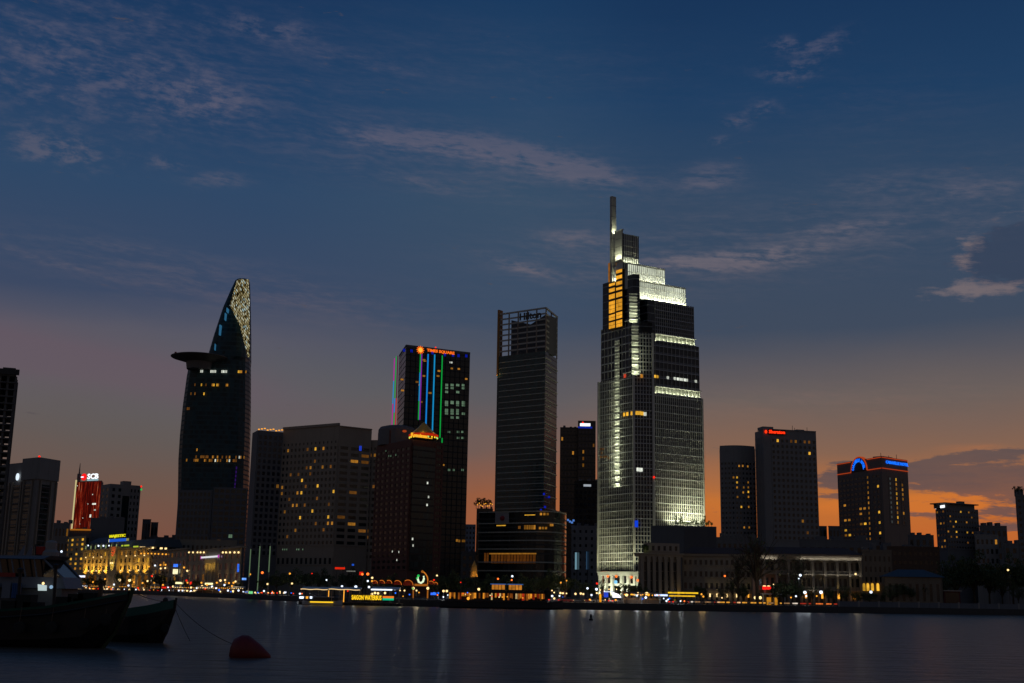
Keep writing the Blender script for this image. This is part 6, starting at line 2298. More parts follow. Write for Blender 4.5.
for t_ in [(147.5, 581, 'm', 24), (142.5, 583, 'a', 22), (154, 582.5, 'a', 22), (152, 576, 'r', 26), (168, 587, 'w', 16), (186.5, 580.5, 'r', 22), (196.5, 588, 'w', 15), (134, 582, 'a', 24), (173, 586.5, 'm', 18), (180.5, 586.5, 'a', 18), (163, 585, 'a', 20),
           (119.5, 580, 'm', 26, 1.6), (129.5, 580.3, 'm', 26, 1.6), (114, 584.5, 'w', 20), (128.5, 585.5, 'w', 16), (138, 588, 'r', 18), (93, 582, 'a', 24), (105, 579, 'a', 28), (191, 587.5, 'm', 16), (202, 586, 'm', 18), (207, 585, 'a', 18), (212, 586.5, 'w', 16),
           (220.5, 580.5, 'm', 24, 1.2), (225, 580, 'm', 26), (229, 583, 'a', 20), (235.5, 581.5, 'm', 22), (216, 588, 'w', 14), (224.5, 585, 'w', 16), (232, 586, 'a', 16), (219, 590, 'b', 12), (238.5, 590.5, 'w', 10), (233, 591, 'm', 10), (228, 590.5, 'w', 10), (205, 589, 'r', 16),
           (262.3, 572.6, 'o', 26, 1.3), (289.8, 573.6, 'a', 24), (264, 591, 'w', 8), (284.8, 592.5, 'w', 6), (299.8, 596, 'w', 5), (267.5, 584, 'm', 14), (250, 574.3, 'a', 30), (292, 583.5, 'm', 12), (312, 573.5, 'r', 24, .6), (326.5, 580, 'w', 18, .8), (342, 586.3, 'w', 9), (355.8, 586.8, 'w', 9, 1.3), (369, 587, 'w', 9), (347.8, 591, 'r', 6, .7),
           (362.3, 574.2, 'o', 26, 1.1), (367.8, 574, 'o', 26, 1.3), (372.2, 577.8, 'm', 24), (367.8, 581, 'w', 20, .9), (372, 581, 'a', 20, .8), (394.8, 589, 'w', 10), (395.5, 593, 'b', 6, .7), (400, 590.5, 'm', 10, .7), (404.5, 590.5, 'm', 10, .7), (413, 588.5, 'g', 9, .8), (419, 592.5, 'a', 8, .6), (416.5, 590.5, 'm', 8, .7), (409.5, 594.5, 'b', 6, .6), (403, 598, 'a', 4, .5),
           (437, 575.5, 'm', 28, .8), (434, 580, 'r', 24, .7), (434, 593.5, 'b', 8, 1.1), (438.3, 593, 'b', 8, .7), (437.5, 595, 'o', 6, .6), (443.5, 591, 'm', 10), (446.8, 591, 'm', 10), (448, 595, 'w', 6, .6),
           (478.8, 589.2, 'm', 9, 1.1), (460.8, 582.3, 'r', 20, .5), (512.3, 576.2, 'w', 24, .9), (511.7, 580, 'o', 22, .7), (498, 578.8, 'o', 24, .8), (560.8, 582.6, 'a', 20, .7), (566.6, 580.6, 'a', 20, .6), (552, 590.5, 'm', 12, .6), (552.2, 596, 'w', 6, .9), (554.2, 592.5, 'm', 10, .6), (559.5, 595.8, 'w', 6, .7), (560.5, 593, 'm', 9, .9), (563, 593.2, 'm', 9, .8), (566.5, 593.4, 'm', 9, .6), (575.5, 593.8, 'm', 9, .9),
           (580.8, 593.5, 'm', 9, .9), (583.3, 594, 'm', 9, .8), (587.5, 588.3, 'w', 14, .9), (596.5, 589.2, 'w', 14, 1.1), (597, 583.5, 'r', 18, .9), (596.8, 593, 'm', 10, .7), (591.5, 595, 'w', 8, .8), (600.3, 590, 'm', 14, .6), (609, 589.2, 'm', 14, .6), (616.5, 589.2, 'm', 14, .5),
           (626.5, 595, 'm', 9, 1.2), (632, 594, 'a', 10, 1.1), (638, 593.3, 'm', 10, 1.0), (646.8, 593.5, 'm', 10, 1.3), (645.8, 597.5, 'w', 6, 1.0), (648.5, 594.8, 'a', 9, 1.1), (637, 595.5, 'w', 8, .8), (637.7, 580.3, 'o', 22, 1.0), (666.5, 601, 'w', 4, .8), (701.5, 594.2, 'a', 9, .8), (703.3, 596.5, 'a', 9, .8), (722, 597.8, 'm', 9, .6), (724.8, 576, 'o', 24, .9),
           (800.3, 575.2, 'w', 26, 1.2), (798.8, 578.5, 'w', 24, .6), (773.5, 584.4, 'm', 22, .5), (804.9, 592.4, 'w', 12, 1.4), (806.3, 596, 'w', 9, .8), (796, 596.2, 'w', 9, .8), (821, 592.2, 'w', 12, 1.5), (816.7, 596, 'a', 9, .7), (791, 597.5, 'a', 8, .7), (855.6, 574, 'm', 26, 1.0), (871, 592, 'w', 12, 1.3), (1008, 570, 'm', 26, 1.0), (924, 530, 'w', 60, .5)]:
    if t_[1] < 560:
        continue
    lamp(*t_)
rl = random.Random(77)
for k_ in range(125):
    px = rl.uniform(68, 302) if k_ < 95 else rl.uniform(440, 690)
    lamp(px, hor(px) + 1.5 + rl.random() * 5.5 - (px < 150) * 1.5, rl.choice('aaammmwwrbo'), rl.choice([10, 14, 18, 24]), rl.uniform(.45, .85))
k_n = 0
for px, o, look in sorted(lamps, key=lambda t_: t_[0]):
    if look in ('warm white', 'cool white', 'amber'):
        k_n += 1
        if k_n % 3 == 0:
            hd = [c for c in o.children if c.name.startswith('lamp_head')][0]
            d = bpy.data.lights.new('street_light', 'POINT')
            d.energy = 190 if o.location.y < 480 else 110
            d.color = {'warm white': (1, .78, .5), 'cool white': (.85, .92, 1), 'amber': (1, .6, .22)}[look]
            d.shadow_soft_size = .6
            d.specular_factor = .12
            lo = bpy.data.objects.new('street_light', d)
            COL.objects.link(lo)
            lo.parent = o
            lo.location = (0, -.9, hd.location.z - .1)
relabel(lamps, 'lamp')

# ------------------------------------------------------------------ vehicles
def make_car(bm_, paint):
    root = thing('parked_car', 'car', 'car', (0, 0, 0))
    b = MB()
    prof = [(-2.1, .35), (-2.15, .75), (-1.9, .9), (-1.0, .98), (1.1, .95), (2.0, .85), (2.15, .6), (2.1, .35)]
    l_, r_ = [Vector((x, -.85, z)) for x, z in prof], [Vector((x, .85, z)) for x, z in prof]
    n_ = len(prof)
    b.add(l_ + r_, [list(range(n_)), list(range(n_, 2 * n_))[::-1]] + [[i, (i + 1) % n_, (i + 1) % n_ + n_, i + n_] for i in range(n_)], paint)
    b.obj('body', root, loc=(0, 0, 0))
    b = MB()
    b.hexa([(-1.7, -.8, .95), (1.2, -.8, .95), (1.2, .8, .95), (-1.7, .8, .95)], [(-1.2, -.62, 1.46), (.4, -.62, 1.46), (.4, .62, 1.46), (-1.2, .62, 1.46)], G_DARK)
    b.obj('cabin', root, loc=(0, 0, 0))
    for x in (-1.35, 1.35):
        for y in (-.8, .8):
            b = MB(); b.rings([[Vector((x + .33 * math.cos(a * .628), y + dy, .33 + .33 * math.sin(a * .628))) for a in range(10)] for dy in (-.1, .1)], RUBBER); b.obj('wheel', root, loc=(0, 0, 0))
    for y in (-.6, .6):
        b = MB(); b.box(2.1, 2.2, y - .22, y + .22, .58, .8, E_WARM); b.obj('headlight', root, loc=(0, 0, 0))
        b = MB(); b.box(-2.22, -2.1, y - .25, y + .25, .6, .86, E_RED); b.obj('taillight', root, loc=(0, 0, 0))
    return root


PAINTS = [('white', pbr('white_car_paint', (.6, .6, .6), .3)), ('dark', pbr('dark_car_paint', (.02, .02, .025), .3)), ('silver', pbr('silver_car_paint', (.3, .3, .32), .3, .6)), ('red', pbr('red_car_paint', (.3, .02, .02), .3))]
cars = []
cp = {}
rc = random.Random(8)
carpx = [78, 92, 104, 117, 128, 139, 150, 158, 166, 175, 183, 192, 200, 209, 217, 226, 236, 246, 256, 268] + [556, 566, 577, 588, 598, 606, 613, 621, 630, 638, 648, 656, 665, 673, 681, 689, 699, 710, 722]
for i, px in enumerate(carpx):
    lane = rc.choice([14.6, 17.8, 24.5, 27.5])
    look, pm_ = rc.choice(PAINTS)
    a, c = on_quay(px - 2, lane), on_quay(px + 2, lane)
    ang = math.atan2(c.y - a.y, c.x - a.x) + (0 if lane < 21 else math.pi)
    if px > 590 and px < 694:
        ang += .9 if lane < 21 else -.2
    p = on_quay(px, lane, GROUND + .02)
    if look not in cp:
        cp[look] = make_car(None, pm_)
        o = cp[look]
        o.location, o.rotation_euler = p, (0, 0, ang)
    else:
        o = dup(cp[look], p, ang)
    o['group'] = 'cars on the riverside road'
    cars.append((px, o, look))
relabel(cars, 'car with its lights on')

# ------------------------------------------------------------------ stalls and lit canopies
def make_stall(roofm, lightm):
    root = thing('market_stall', 'stall', 'stall', (0, 0, 0))
    b = MB(); b.hexa([(-2, -1.3, 2.3), (2, -1.3, 2.3), (2, 1.3, 2.5), (-2, 1.3, 2.5)], [(-1.9, -1.1, 2.5), (1.9, -1.1, 2.5), (1.9, 1.1, 2.8), (-1.9, 1.1, 2.8)], roofm); b.obj('canopy', root, loc=(0, 0, 0))
    for x in (-1.85, 1.85):
        for y in (-1.15, 1.15):
            b = MB(); b.box(x - .05, x + .05, y - .05, y + .05, 0, 2.32, GALV); b.obj('post', root, loc=(0, 0, 0))
    b = MB(); b.box(-1.7, 1.7, -.9, -.3, .0, .95, WOOD); b.obj('counter', root, loc=(0, 0, 0))
    b = MB()
    for k_ in range(6):
        b.ball((-1.6 + .64 * k_, -1.34, 2.14 - .1 * (k_ % 2)), .15, lightm, 6, 4)
    b.tube([(-1.8, -1.34, 2.32), (1.8, -1.34, 2.32)], .02, STEEL, 4)
    b.obj('bulb_string', root, loc=(0, 0, 0))
    b = MB(); b.box(-1.6, 1.6, .3, 1.0, .02, 1.4, pbr('stall_goods', (.25, .14, .06), .8, var=.7, scale=3)); b.obj('goods', root, loc=(0, 0, 0))
    return root


stalls = []
sp_ = {}
for px, kind, k_off in [(75, 'a', 30), (84, 'w', 30), (96, 'a', 29), (110, 'm', 28), (124, 'a', 28), (137, 'a', 28), (156, 'a', 26), (167, 'r', 10), (179, 'm', 12), (190, 'a', 24), (202, 'm', 10), (209, 'm', 12), (219, 'a', 10), (229, 'a', 12), (238, 'm', 24), (632, 'a', 9), (650, 'a', 9)]:
    look = {'a': 'amber-lit', 'm': 'warm-lit', 'w': 'white-lit', 'r': 'red-lit'}[kind]
    p = on_quay(px, k_off + 2)
    if kind not in sp_:
        sp_[kind] = make_stall({'a': WOOD, 'm': WHITE, 'w': BLUEP, 'r': REDP}[kind], {'a': E_AMB, 'm': E_WARM, 'w': E_WHT, 'r': E_RED}[kind])
        o = sp_[kind]; o.location = p
    else:
        o = dup(sp_[kind], p)
    if p.y > 500:
        o.scale = (1.5, 1.5, 1.25)
    o['group'] = 'stalls along the promenade'
    stalls.append((px, o, look))
relabel(stalls, 'market stall')


# ------------------------------------------------------------------ sign boards on posts, glowing
def board(px, py, w, h, col, st_, label, off_m, cat='sign', nm='sign_board', txt=None):
    p = on_quay(px, off_m)
    Y = p.y
    c = P(px, py, Y)
    w2, h2 = w * Y / FOC / 2, h * Y / FOC / 2
    root = thing(nm, label, cat, (c.x, Y, GROUND))
    b = MB(); b.box(c.x - w2, c.x + w2, Y - .12, Y + .12, c.z - h2, c.z + h2, STEEL); b.obj('board', root)
    b = MB(); b.box(c.x - w2 + .05, c.x + w2 - .05, Y - .2, Y - .123, c.z - h2 + .04, c.z + h2 - .04, lit('sign_' + ''.join('%02x' % v for v in col) + str(int(st_ * 10)), lin(*col), st_ * 1.05, 0.0, 1.1)); b.obj('lit_face', root)
    for s_ in (-.6, .6):
        b = MB(); b.box(c.x + w2 * s_ - .06, c.x + w2 * s_ + .06, Y - .06, Y + .06, GROUND, c.z - h2, STEEL); b.obj('post', root)
    return root


for t_ in [(340, 568.3, 10, 2.2, (225, 40, 15), .9, 'wide red glowing sign above trees below the broad pale hotel', 36), (351, 571.2, 9, 1.3, (165, 165, 155), .35, 'faint white sign right of the wide red sign', 36), (361.3, 573.5, 4, 3.4, (220, 35, 20), .9, 'small square red sign between two orange lamps', 27),
           (175.7, 565.5, 4.6, 3.0, (60, 120, 250), 1.1, 'blue-white sign above the pale yellow square sign', 40), (175.4, 571.6, 5, 5, (250, 240, 190), 1.1, 'square pale yellow lit sign under the blue-white sign', 38), (238.3, 568, 2.2, 8, (50, 110, 240), .9, 'tall narrow blue banner sign right of the golden portal', 30),
           (244.2, 579, 4.4, 2.2, (110, 165, 255), 1.1, 'small pale blue sign left of the tall flagpoles', 24), (353, 564.8, 2.4, 2.0, (40, 100, 235), .6, 'tiny blue sign under the broad pale hotel, right end', 38), (179.5, 583, 8, 2.0, (255, 235, 170), 1.4, 'long warm white sign above stalls below the square yellow sign', 24),
           (209, 583.8, 8, 2, (255, 235, 170), 1.3, 'long warm white sign below the golden portal', 22), (191, 583.2, 2.2, 3, (245, 40, 25), 1.1, 'small upright red sign between two long white signs', 22), (164, 587.3, 4.4, 2.4, (225, 25, 15), .9, 'low red lit box before the dim cream building', 14), (250.8, 592.5, 4, 2.6, (120, 220, 140), 1.0, 'small green lit sign at the quay below the flagpoles', 3),
           (661, 595.2, 13.2, 2.0, (190, 210, 255), 1.5, 'long blue-white lit sign below the columned hall', 20), (81, 576.4, 8.5, 1.9, (225, 230, 255), 1.4, 'white lit sign bar right of the ferry under the yellow hotel', 34), (246.5, 592, 3, 1.6, (70, 130, 230), .6, 'low blue lit sign beside the small green quay sign', 4), (388, 588, 8, 2.2, (110, 170, 240), .8, 'blue-white canopy sign behind the yellow waterbus sign', 12),
           (433.5, 593.8, 6, 2.6, (60, 110, 250), .9, 'bright blue lit panel right of the neon gate', 12), (600.3, 598, 2.4, 8, (255, 165, 30), .9, 'upright amber lit column left of the white tent', 8), (606, 594.8, 4.6, 5, (50, 80, 220), .7, 'deep blue lit panel left of the white tent', 10), (683, 592.9, 30, 1.7, (250, 200, 40), .9, 'long yellow lit fascia, upper of two, before the long cream wing', 24), (682, 596, 26, 1.5, (245, 190, 40), .85, 'long yellow lit fascia, lower of two, before the long cream wing', 14)]:
    board(*t_)

# white lit tent by the portico
p = on_quay(616, 12)
root = thing('event_tent', 'brightly lit white tent on the promenade below the white portico', 'tent', p)
a, c = P(613, 597.5, p.y), P(621, 592, p.y)
b_ = MB(); b_.hexa([(a.x, p.y - 2, a.z), (c.x, p.y - 2, a.z), (c.x, p.y + 2, a.z), (a.x, p.y + 2, a.z)], [(a.x + .1, p.y - 1.6, c.z - .3), (c.x - .9, p.y - 1.6, c.z - .6), (c.x - .9, p.y + 1.6, c.z - .6), (a.x + .1, p.y + 1.6, c.z)], emi('lit_tent_fabric', lin(250, 250, 255), 1.6)); b_.obj('canopy', root)
for x in (a.x + .1, c.x - .1):
    b_ = MB(); b_.box(x - .06, x + .06, p.y - 1.9, p.y - 1.78, GROUND, a.z, GALV); b_.obj('post', root)
a, c = P(604, 592.2, p.y), P(613, 591.2, p.y)
b_ = MB(); b_.box(a.x, c.x, p.y - 1.5, p.y + 1, a.z, c.z, emi('lit_tent_edge', lin(215, 225, 245), .9)); b_.obj('awning', root)

# ------------------------------------------------------------------ flagpoles with light bands
fl = []
FPM = emi('pole_glow', lin(150, 185, 140), .28)
for px, y0, y1 in ((248.2, 548, 577), (257.3, 545, 590), (267.6, 545, 572)):
    p = on_quay(px, 26)
    root = thing('flagpole', 'pole', 'flagpole', p)
    top = zt(px, y0, p.y)
    b_ = MB(); b_.tube([p, (p.x, p.y, top)], .26, GALV, 8, .18); b_.obj('pole', root)
    b_ = MB(); z0 = zt(px, y1, p.y); b_.box(p.x - .2, p.x + .2, p.y - .5, p.y - .3, max(z0, GROUND + .3), top - .5, FPM); b_.obj('light_strip', root)
    b_ = MB(); b_.ball((p.x, p.y, top + .3), .32, GALV, 8, 5); b_.obj('finial', root)
    root['group'] = 'tall lit flagpoles'
    fl.append((px, root, 'greenish-lit tall'))
for (px, o, l_), s_ in zip(fl, ('leftmost', 'middle', 'rightmost')):
    o['label'] = f'{s_} of three tall greenish-lit flagpoles below the broad pale hotel'

# ------------------------------------------------------------------ waterbus landing
def wz(px, py, Y):
    return P(px, py, Y).z


YB = bankY(402) - 8
xa, xb = P(300, 600, YB).x, P(402, 602, YB).x
land = thing('floating_pier', 'floating waterbus landing stage with canopies edged in warm light', 'pier', ((xa + xb) / 2, YB, 0.0))
b_ = MB(); b_.box(xa, xb, YB - 3.5, YB + 4, -.4, .75, STEEL); b_.box(xa + .2, xb - .2, YB - 3.3, YB + 3.8, .76, .9, WOOD); b_.obj('pontoon', land)
for k_ in range(16):
    x = xa + (xb - xa) * (k_ + .5) / 16
    b_ = MB(); b_.rings([[Vector((x + .35 * math.cos(a * .628), YB - 3.52 + dy, .3 + .35 * math.sin(a * .628))) for a in range(10)] for dy in (-.22, 0)], RUBBER); b_.obj('fender', land)
for i, (x0, x1) in enumerate(((302, 329), (330, 361), (372, 400))):
    b_ = MB()
    pa, pc = P(x0, 588.2, YB), P(x1, 588.8 + .4 * (i == 1), YB)
    ux0, ux1 = pa.x, pc.x
    b_.hexa([(ux0, YB - 2.4, pa.z - .35), (ux1, YB - 2.4, pc.z - .35), (ux1, YB + 2.6, pc.z + .2), (ux0, YB + 2.6, pa.z + .2)], [(ux0, YB - 2.4, pa.z - .15), (ux1, YB - 2.4, pc.z - .15), (ux1, YB + 2.6, pc.z + .45), (ux0, YB + 2.6, pa.z + .45)], WHITE)
    cano = b_.obj('canopy', land)
    n_p = 4
    for k_ in range(n_p):
        x = ux0 + .2 + (ux1 - ux0 - .4) * k_ / (n_p - 1)
        for dy in (-2.1, 2.3):
            b_ = MB(); b_.box(x - .07, x + .07, YB + dy - .07, YB + dy + .07, .9, pa.z - .36, GALV); b_.obj('post', land)
    b_ = MB()
    if i < 2:
        n_s = 10
        pts = [(ux0 + (ux1 - ux0) * k_ / n_s, YB - 2.55, pa.z - .25 + (pc.z - pa.z) * k_ / n_s + .08 * math.sin(k_ * 1.3)) for k_ in range(n_s + 1)]
        b_.tube(pts, .10, emi('rope_light', lin(255, 215, 150), 1.0 if i == 0 else 1.3), 5)
    else:
        b_.box(ux0, ux1 - 2, YB - 2.6, YB - 2.45, pa.z - .55, pa.z - .2, E_WHT)
    b_.obj('light_strip', cano)
for px, y in ((344, 591.8), (328.8, 592.5)):
    b_ = MB(); p = P(px, y, YB - 1); b_.box(p.x - .12, p.x + .12, YB - 1.1, YB - .9, .9, p.z + .6, E_AMB); b_.obj('lit_post', land)
for px, y in ((375, 593), (378, 593.4), (385, 593), (372, 594)):
    b_ = MB(); p = P(px, y, YB + 2); b_.ball(p, .35, E_WARM, 8, 5); b_.obj('lamp', land)
FSB = Fac((xa, YB - 3.75), (xb, YB - 3.75))
u0, z1 = FSB.at(351.3, 594.6); u1_, z0 = FSB.at(382, 600.6)
root = thing('name_board', 'yellow lit name board reading SAIGON WATERBUS on the floating pier', 'sign', FSB.p((u0 + u1_) / 2, z0))
b_ = MB(); b_.fbox(FSB, u0, u1_, z0, z1, 0, .2, pbr('dark_sign_face', (.09, .055, .012), .6)); b_.obj('board', root)
sign_text(FSB, (u0 + u1_) / 2, (z0 + z1) / 2, .25, 'SAIGON WATERBUS', u1_ - u0 - .3, (z1 - z0) * .86, emi('yellow_board_letters', lin(255, 205, 35), 1.25), root, bold=True, ext=.06)
area('board_light', FSB.p((u0 + u1_) / 2, z1 + .5, 1.2), FSB.p((u0 + u1_) / 2, (z0 + z1) / 2, .2), u1_ - u0, .2, 18, (1, .7, .12), root, FSB.d)
u0, z1 = FSB.at(382.8, 596); u1_, z0 = FSB.at(393.8, 600.4)
root = thing('name_board', 'orange over green striped lit board right of the yellow name board', 'sign', FSB.p((u0 + u1_) / 2, z0))
b_ = MB(); b_.fbox(FSB, u0, u1_, z0, z1, 0, .15, STEEL); b_.obj('board', root)
zm_ = (z0 + z1) / 2
b_ = MB(); b_.fbox(FSB, u0, u1_, zm_ + .02, z1, .153, .22, emi('orange_board', lin(240, 120, 35), 1.0)); b_.obj('lit_stripe', root)
b_ = MB(); b_.fbox(FSB, u0, u1_, z0, zm_, .153, .22, emi('green_board', lin(10, 195, 140), .9)); b_.obj('lit_stripe', root)


g0, g1 = Vector((xa + 6, YB + 4, .9)), on_quay(312, .2, GROUND + .2)
b_ = MB()
for dx in (-.9, .9):
    b_.tube([g0 + Vector((dx, 0, .1)), g1 + Vector((dx, 0, .05))], .09, GALV, 5)
    b_.tube([g0 + Vector((dx, 0, 1.1)), g1 + Vector((dx, 0, 1.05))], .06, GALV, 5)
b_.hexa([g0 + Vector((-.9, 0, 0)), g0 + Vector((.9, 0, 0)), g1 + Vector((.9, 0, 0)), g1 + Vector((-.9, 0, 0))], [g0 + Vector((-.9, 0, .06)), g0 + Vector((.9, 0, .06)), g1 + Vector((.9, 0, .06)), g1 + Vector((-.9, 0, .06))], WOOD)
b_.obj('gangway', land)


# ------------------------------------------------------------------ hulls
def hull(b, xs, ys, beam, zs, keel, m_, mtop=None, strake=0.0, transom=True):
    """lofted hull along a path of (x,y) stations; zs sheer heights, beam half widths"""
    N = len(xs)
    rs = []
    for i in range(N):
        x, y = xs[i], ys[i]
        j0, j1 = max(0, i - 1), min(N - 1, i + 1)
        d = Vector((xs[j1] - xs[j0], ys[j1] - ys[j0], 0)).normalized()
        nrm = Vector((-d.y, d.x, 0))
        bw_ = beam[i]
        c = Vector((x, y, 0))
        kz = keel[i]
        sh = zs[i]
        r_ = [c + nrm * bw_ + Vector((0, 0, sh)), c + nrm * bw_ * .97 + Vector((0, 0, sh - strake)), c + nrm * bw_ * .85 + Vector((0, 0, kz + (sh - kz) * .35)), c + nrm * bw_ * .35 + Vector((0, 0, kz)),
              c - nrm * bw_ * .35 + Vector((0, 0, kz)), c - nrm * bw_ * .85 + Vector((0, 0, kz + (sh - kz) * .35)), c - nrm * bw_ * .97 + Vector((0, 0, sh - strake)), c - nrm * bw_ + Vector((0, 0, sh))]
        rs.append(r_)
    vs = [p for r_ in rs for p in r_]
    for i in range(N - 1):
        for k_ in range(7):
            f = [i * 8 + k_, i * 8 + k_ + 1, (i + 1) * 8 + k_ + 1, (i + 1) * 8 + k_]
            b.add([vs[j] for j in f], [(0, 1, 2, 3)], (mtop if (mtop and k_ in (0, 6)) else m_))
    b.add(rs[0], [tuple(range(8))], m_)
    b.add(rs[-1], [tuple(range(8))], m_)
    for i in range(N - 1):                # deck a little below the sheer
        dz = Vector((0, 0, -.35))
        q4 = [rs[i][1] + dz, rs[i + 1][1] + dz, rs[i + 1][6] + dz, rs[i][6] + dz]
        b.add(q4, [(0, 1, 2, 3)], WOOD)
    return rs


# waterbus boat moored left of the sign
YV = YB - 7
xs_ = [P(px, 600, YV).x for px in (303, 308, 318, 330, 338, 342.5)]
vess = thing('waterbus_boat', 'low passenger boat with a yellow lit side at the landing stage', 'boat', ((xs_[0] + xs_[-1]) / 2, YV, 0))
b_ = MB(); hull(b_, xs_, [YV] * 6, [1.5, 1.8, 1.9, 1.8, 1.2, .15], [1.2, 1.15, 1.1, 1.15, 1.3, 1.5], [-.4] * 6, pbr('boat_white', (.4, .4, .42), .5)); b_.obj('hull', vess)
b_ = MB(); b_.box(xs_[1], xs_[3], YV - 1.4, YV + 1.4, 1.0, 2.2, G_DARK); b_.obj('cabin', vess)
b_ = MB(); b_.box(xs_[0] + .5, xs_[3] + .8, YV - 1.7, YV + 1.7, 2.21, 2.36, pbr('boat_white', (.4, .4, .42), .5)); b_.obj('roof', vess)
b_ = MB(); b_.box(xs_[1] + .9, xs_[3] + 1.2, YV - 1.98, YV - 1.9, .72, 1.0, E_YEL); b_.obj('light_strip', vess)
for px, mm in ((307, E_AMB), (311, E_WHT), (301.5, E_WHT)):
    p = P(px, 597.5, YV - 2); b_ = MB(); b_.box(p.x - (.3 if px > 302 else .6), p.x + (.3 if px > 302 else .6), p.y - .1, p.y + .1, p.z - .3, p.z + .3, mm); b_.obj('lamp', vess)

# floating restaurant
YR = bankY(500) - 8
fx = [P(px, 603, YR).x for px in (440, 446, 470, 500, 530, 552, 563)]
rest = thing('floating_restaurant', 'long dark floating restaurant boat with a row of amber lit openings', 'boat', ((fx[0] + fx[-1]) / 2, YR, 0))
b_ = MB(); hull(b_, fx, [YR] * 7, [2.2, 3, 3.2, 3.2, 3.2, 2.6, .3], [1.9, 1.8, 1.75, 1.75, 1.8, 2.0, 2.5], [-.4] * 7, pbr('dark_hull', (.03, .035, .04), .6)); b_.obj('hull', rest)
zr1 = wz(500, 592.2, YR)
x0, x1 = P(449, 597, YR).x, P(545, 597, YR).x
b_ = MB()
b_.box(x0, x1, YR + 1.2, YR + 1.4, 1.9, zr1 - .2, WOOD)
b_.box(x0, x1, YR - 2.8, YR + 2.6, zr1 - .19, zr1, STEEL)
b_.obj('saloon', rest)
for k_ in range(25):
    x = x0 + (x1 - x0) * k_ / 24
    b_ = MB(); b_.box(x - .09, x + .09, YR - 2.7, YR - 2.52, 1.7, zr1 - .2, WOOD); b_.obj('post', rest)
rr = random.Random(12)
PANS = [lit('amber_dining_light', lin(255, 160, 50), .6, .7, 1.2), lit('dim_dining_light', lin(230, 125, 45), .22, .7, 1.2), lit('pale_dining_light', lin(255, 220, 150), .6, .6, 1.2), lit('red_dining_light', lin(225, 60, 30), .4, .6, 1.2)]
for k_ in range(46):
    x = x0 + (x1 - x0) * (k_ + .5) / 46
    if rr.random() < .74:
        hb_ = rr.uniform(.4, 1.0) * (zr1 - .3 - 2.1)
        b_ = MB(); b_.box(x - rr.uniform(.14, .36), x + rr.uniform(.14, .36), YR + 1.08, YR + 1.19, zr1 - .3 - hb_, zr1 - .3, rr.choices(PANS, (5, 6, 2, 2))[0]); b_.obj('lit_panel', rest)
for k_ in range(20):
    x = x0 + (x1 - x0) * rr.random()
    if rr.random() < .6:
        b_ = MB(); b_.ball((x, YR - 1.5, zr1 - .5 - rr.random()), .16, rr.choice([E_AMB, E_AMB, E_WARM, E_RED]), 8, 5); b_.obj('lantern', rest)
    else:
        b_ = MB(); b_.box(x - .5, x + .5, YR - .6, YR + .1, 1.75, 2.5 + rr.random() * .4, rr.choice([REDP, WOOD, BLACK])); b_.obj('bench', rest)
b_ = MB(); b_.ball(P(468.2, 598.5, YR - 2.9), .4, E_AMB, 8, 5); b_.obj('lamp', rest)
b_ = MB(); b_.ball(P(467.5, 592.6, YR - 2.9), .18, E_BLU, 8, 5); b_.obj('lamp', rest)
b_ = MB(); b_.box(x0 - 1, x1 + .5, YR - 2.9, YR - 2.8, 1.9, 2.35, STEEL); b_.obj('bulwark', rest)
zt_u0, zt_u1 = zr1 + .01, wz(500, 583.6, YR)
for a_, c_ in ((491.5, 505.2), (508.5, 522.2)):
    xa_, xc_ = P(a_, 586, YR).x, P(c_, 586, YR).x
    b_ = MB(); b_.box(xa_, xc_, YR - .8, YR + 2.2, zt_u0, zt_u0 + .7, STEEL); b_.box(xa_ + .1, xc_ - .1, YR + 1.6, YR + 1.8, zt_u0 + .71, zt_u1 - .3, lit('amber_deck_wall', lin(255, 160, 55), .45, .3, .8))
    b_.box(xa_ - .4, xc_ + .4, YR - 1.2, YR + 2.4, zt_u1 - .29, zt_u1, ROOFB); pv = b_.obj('deck_pavilion', rest)
    for k_ in range(5):
        x = xa_ + (xc_ - xa_) * k_ / 4
        b_ = MB(); b_.box(x - .07, x + .07, YR - .9, YR - .76, zt_u0 + .71, zt_u1 - .3, WOOD); b_.obj('post', pv)
    b_ = MB(); b_.box(xa_ - .3, xc_ + .3, YR - 1.32, YR - 1.21, zt_u1 - .28, zt_u1 - .02, emi('pale_blue_fascia', lin(80, 130, 210), .35)); b_.obj('light_strip', pv)

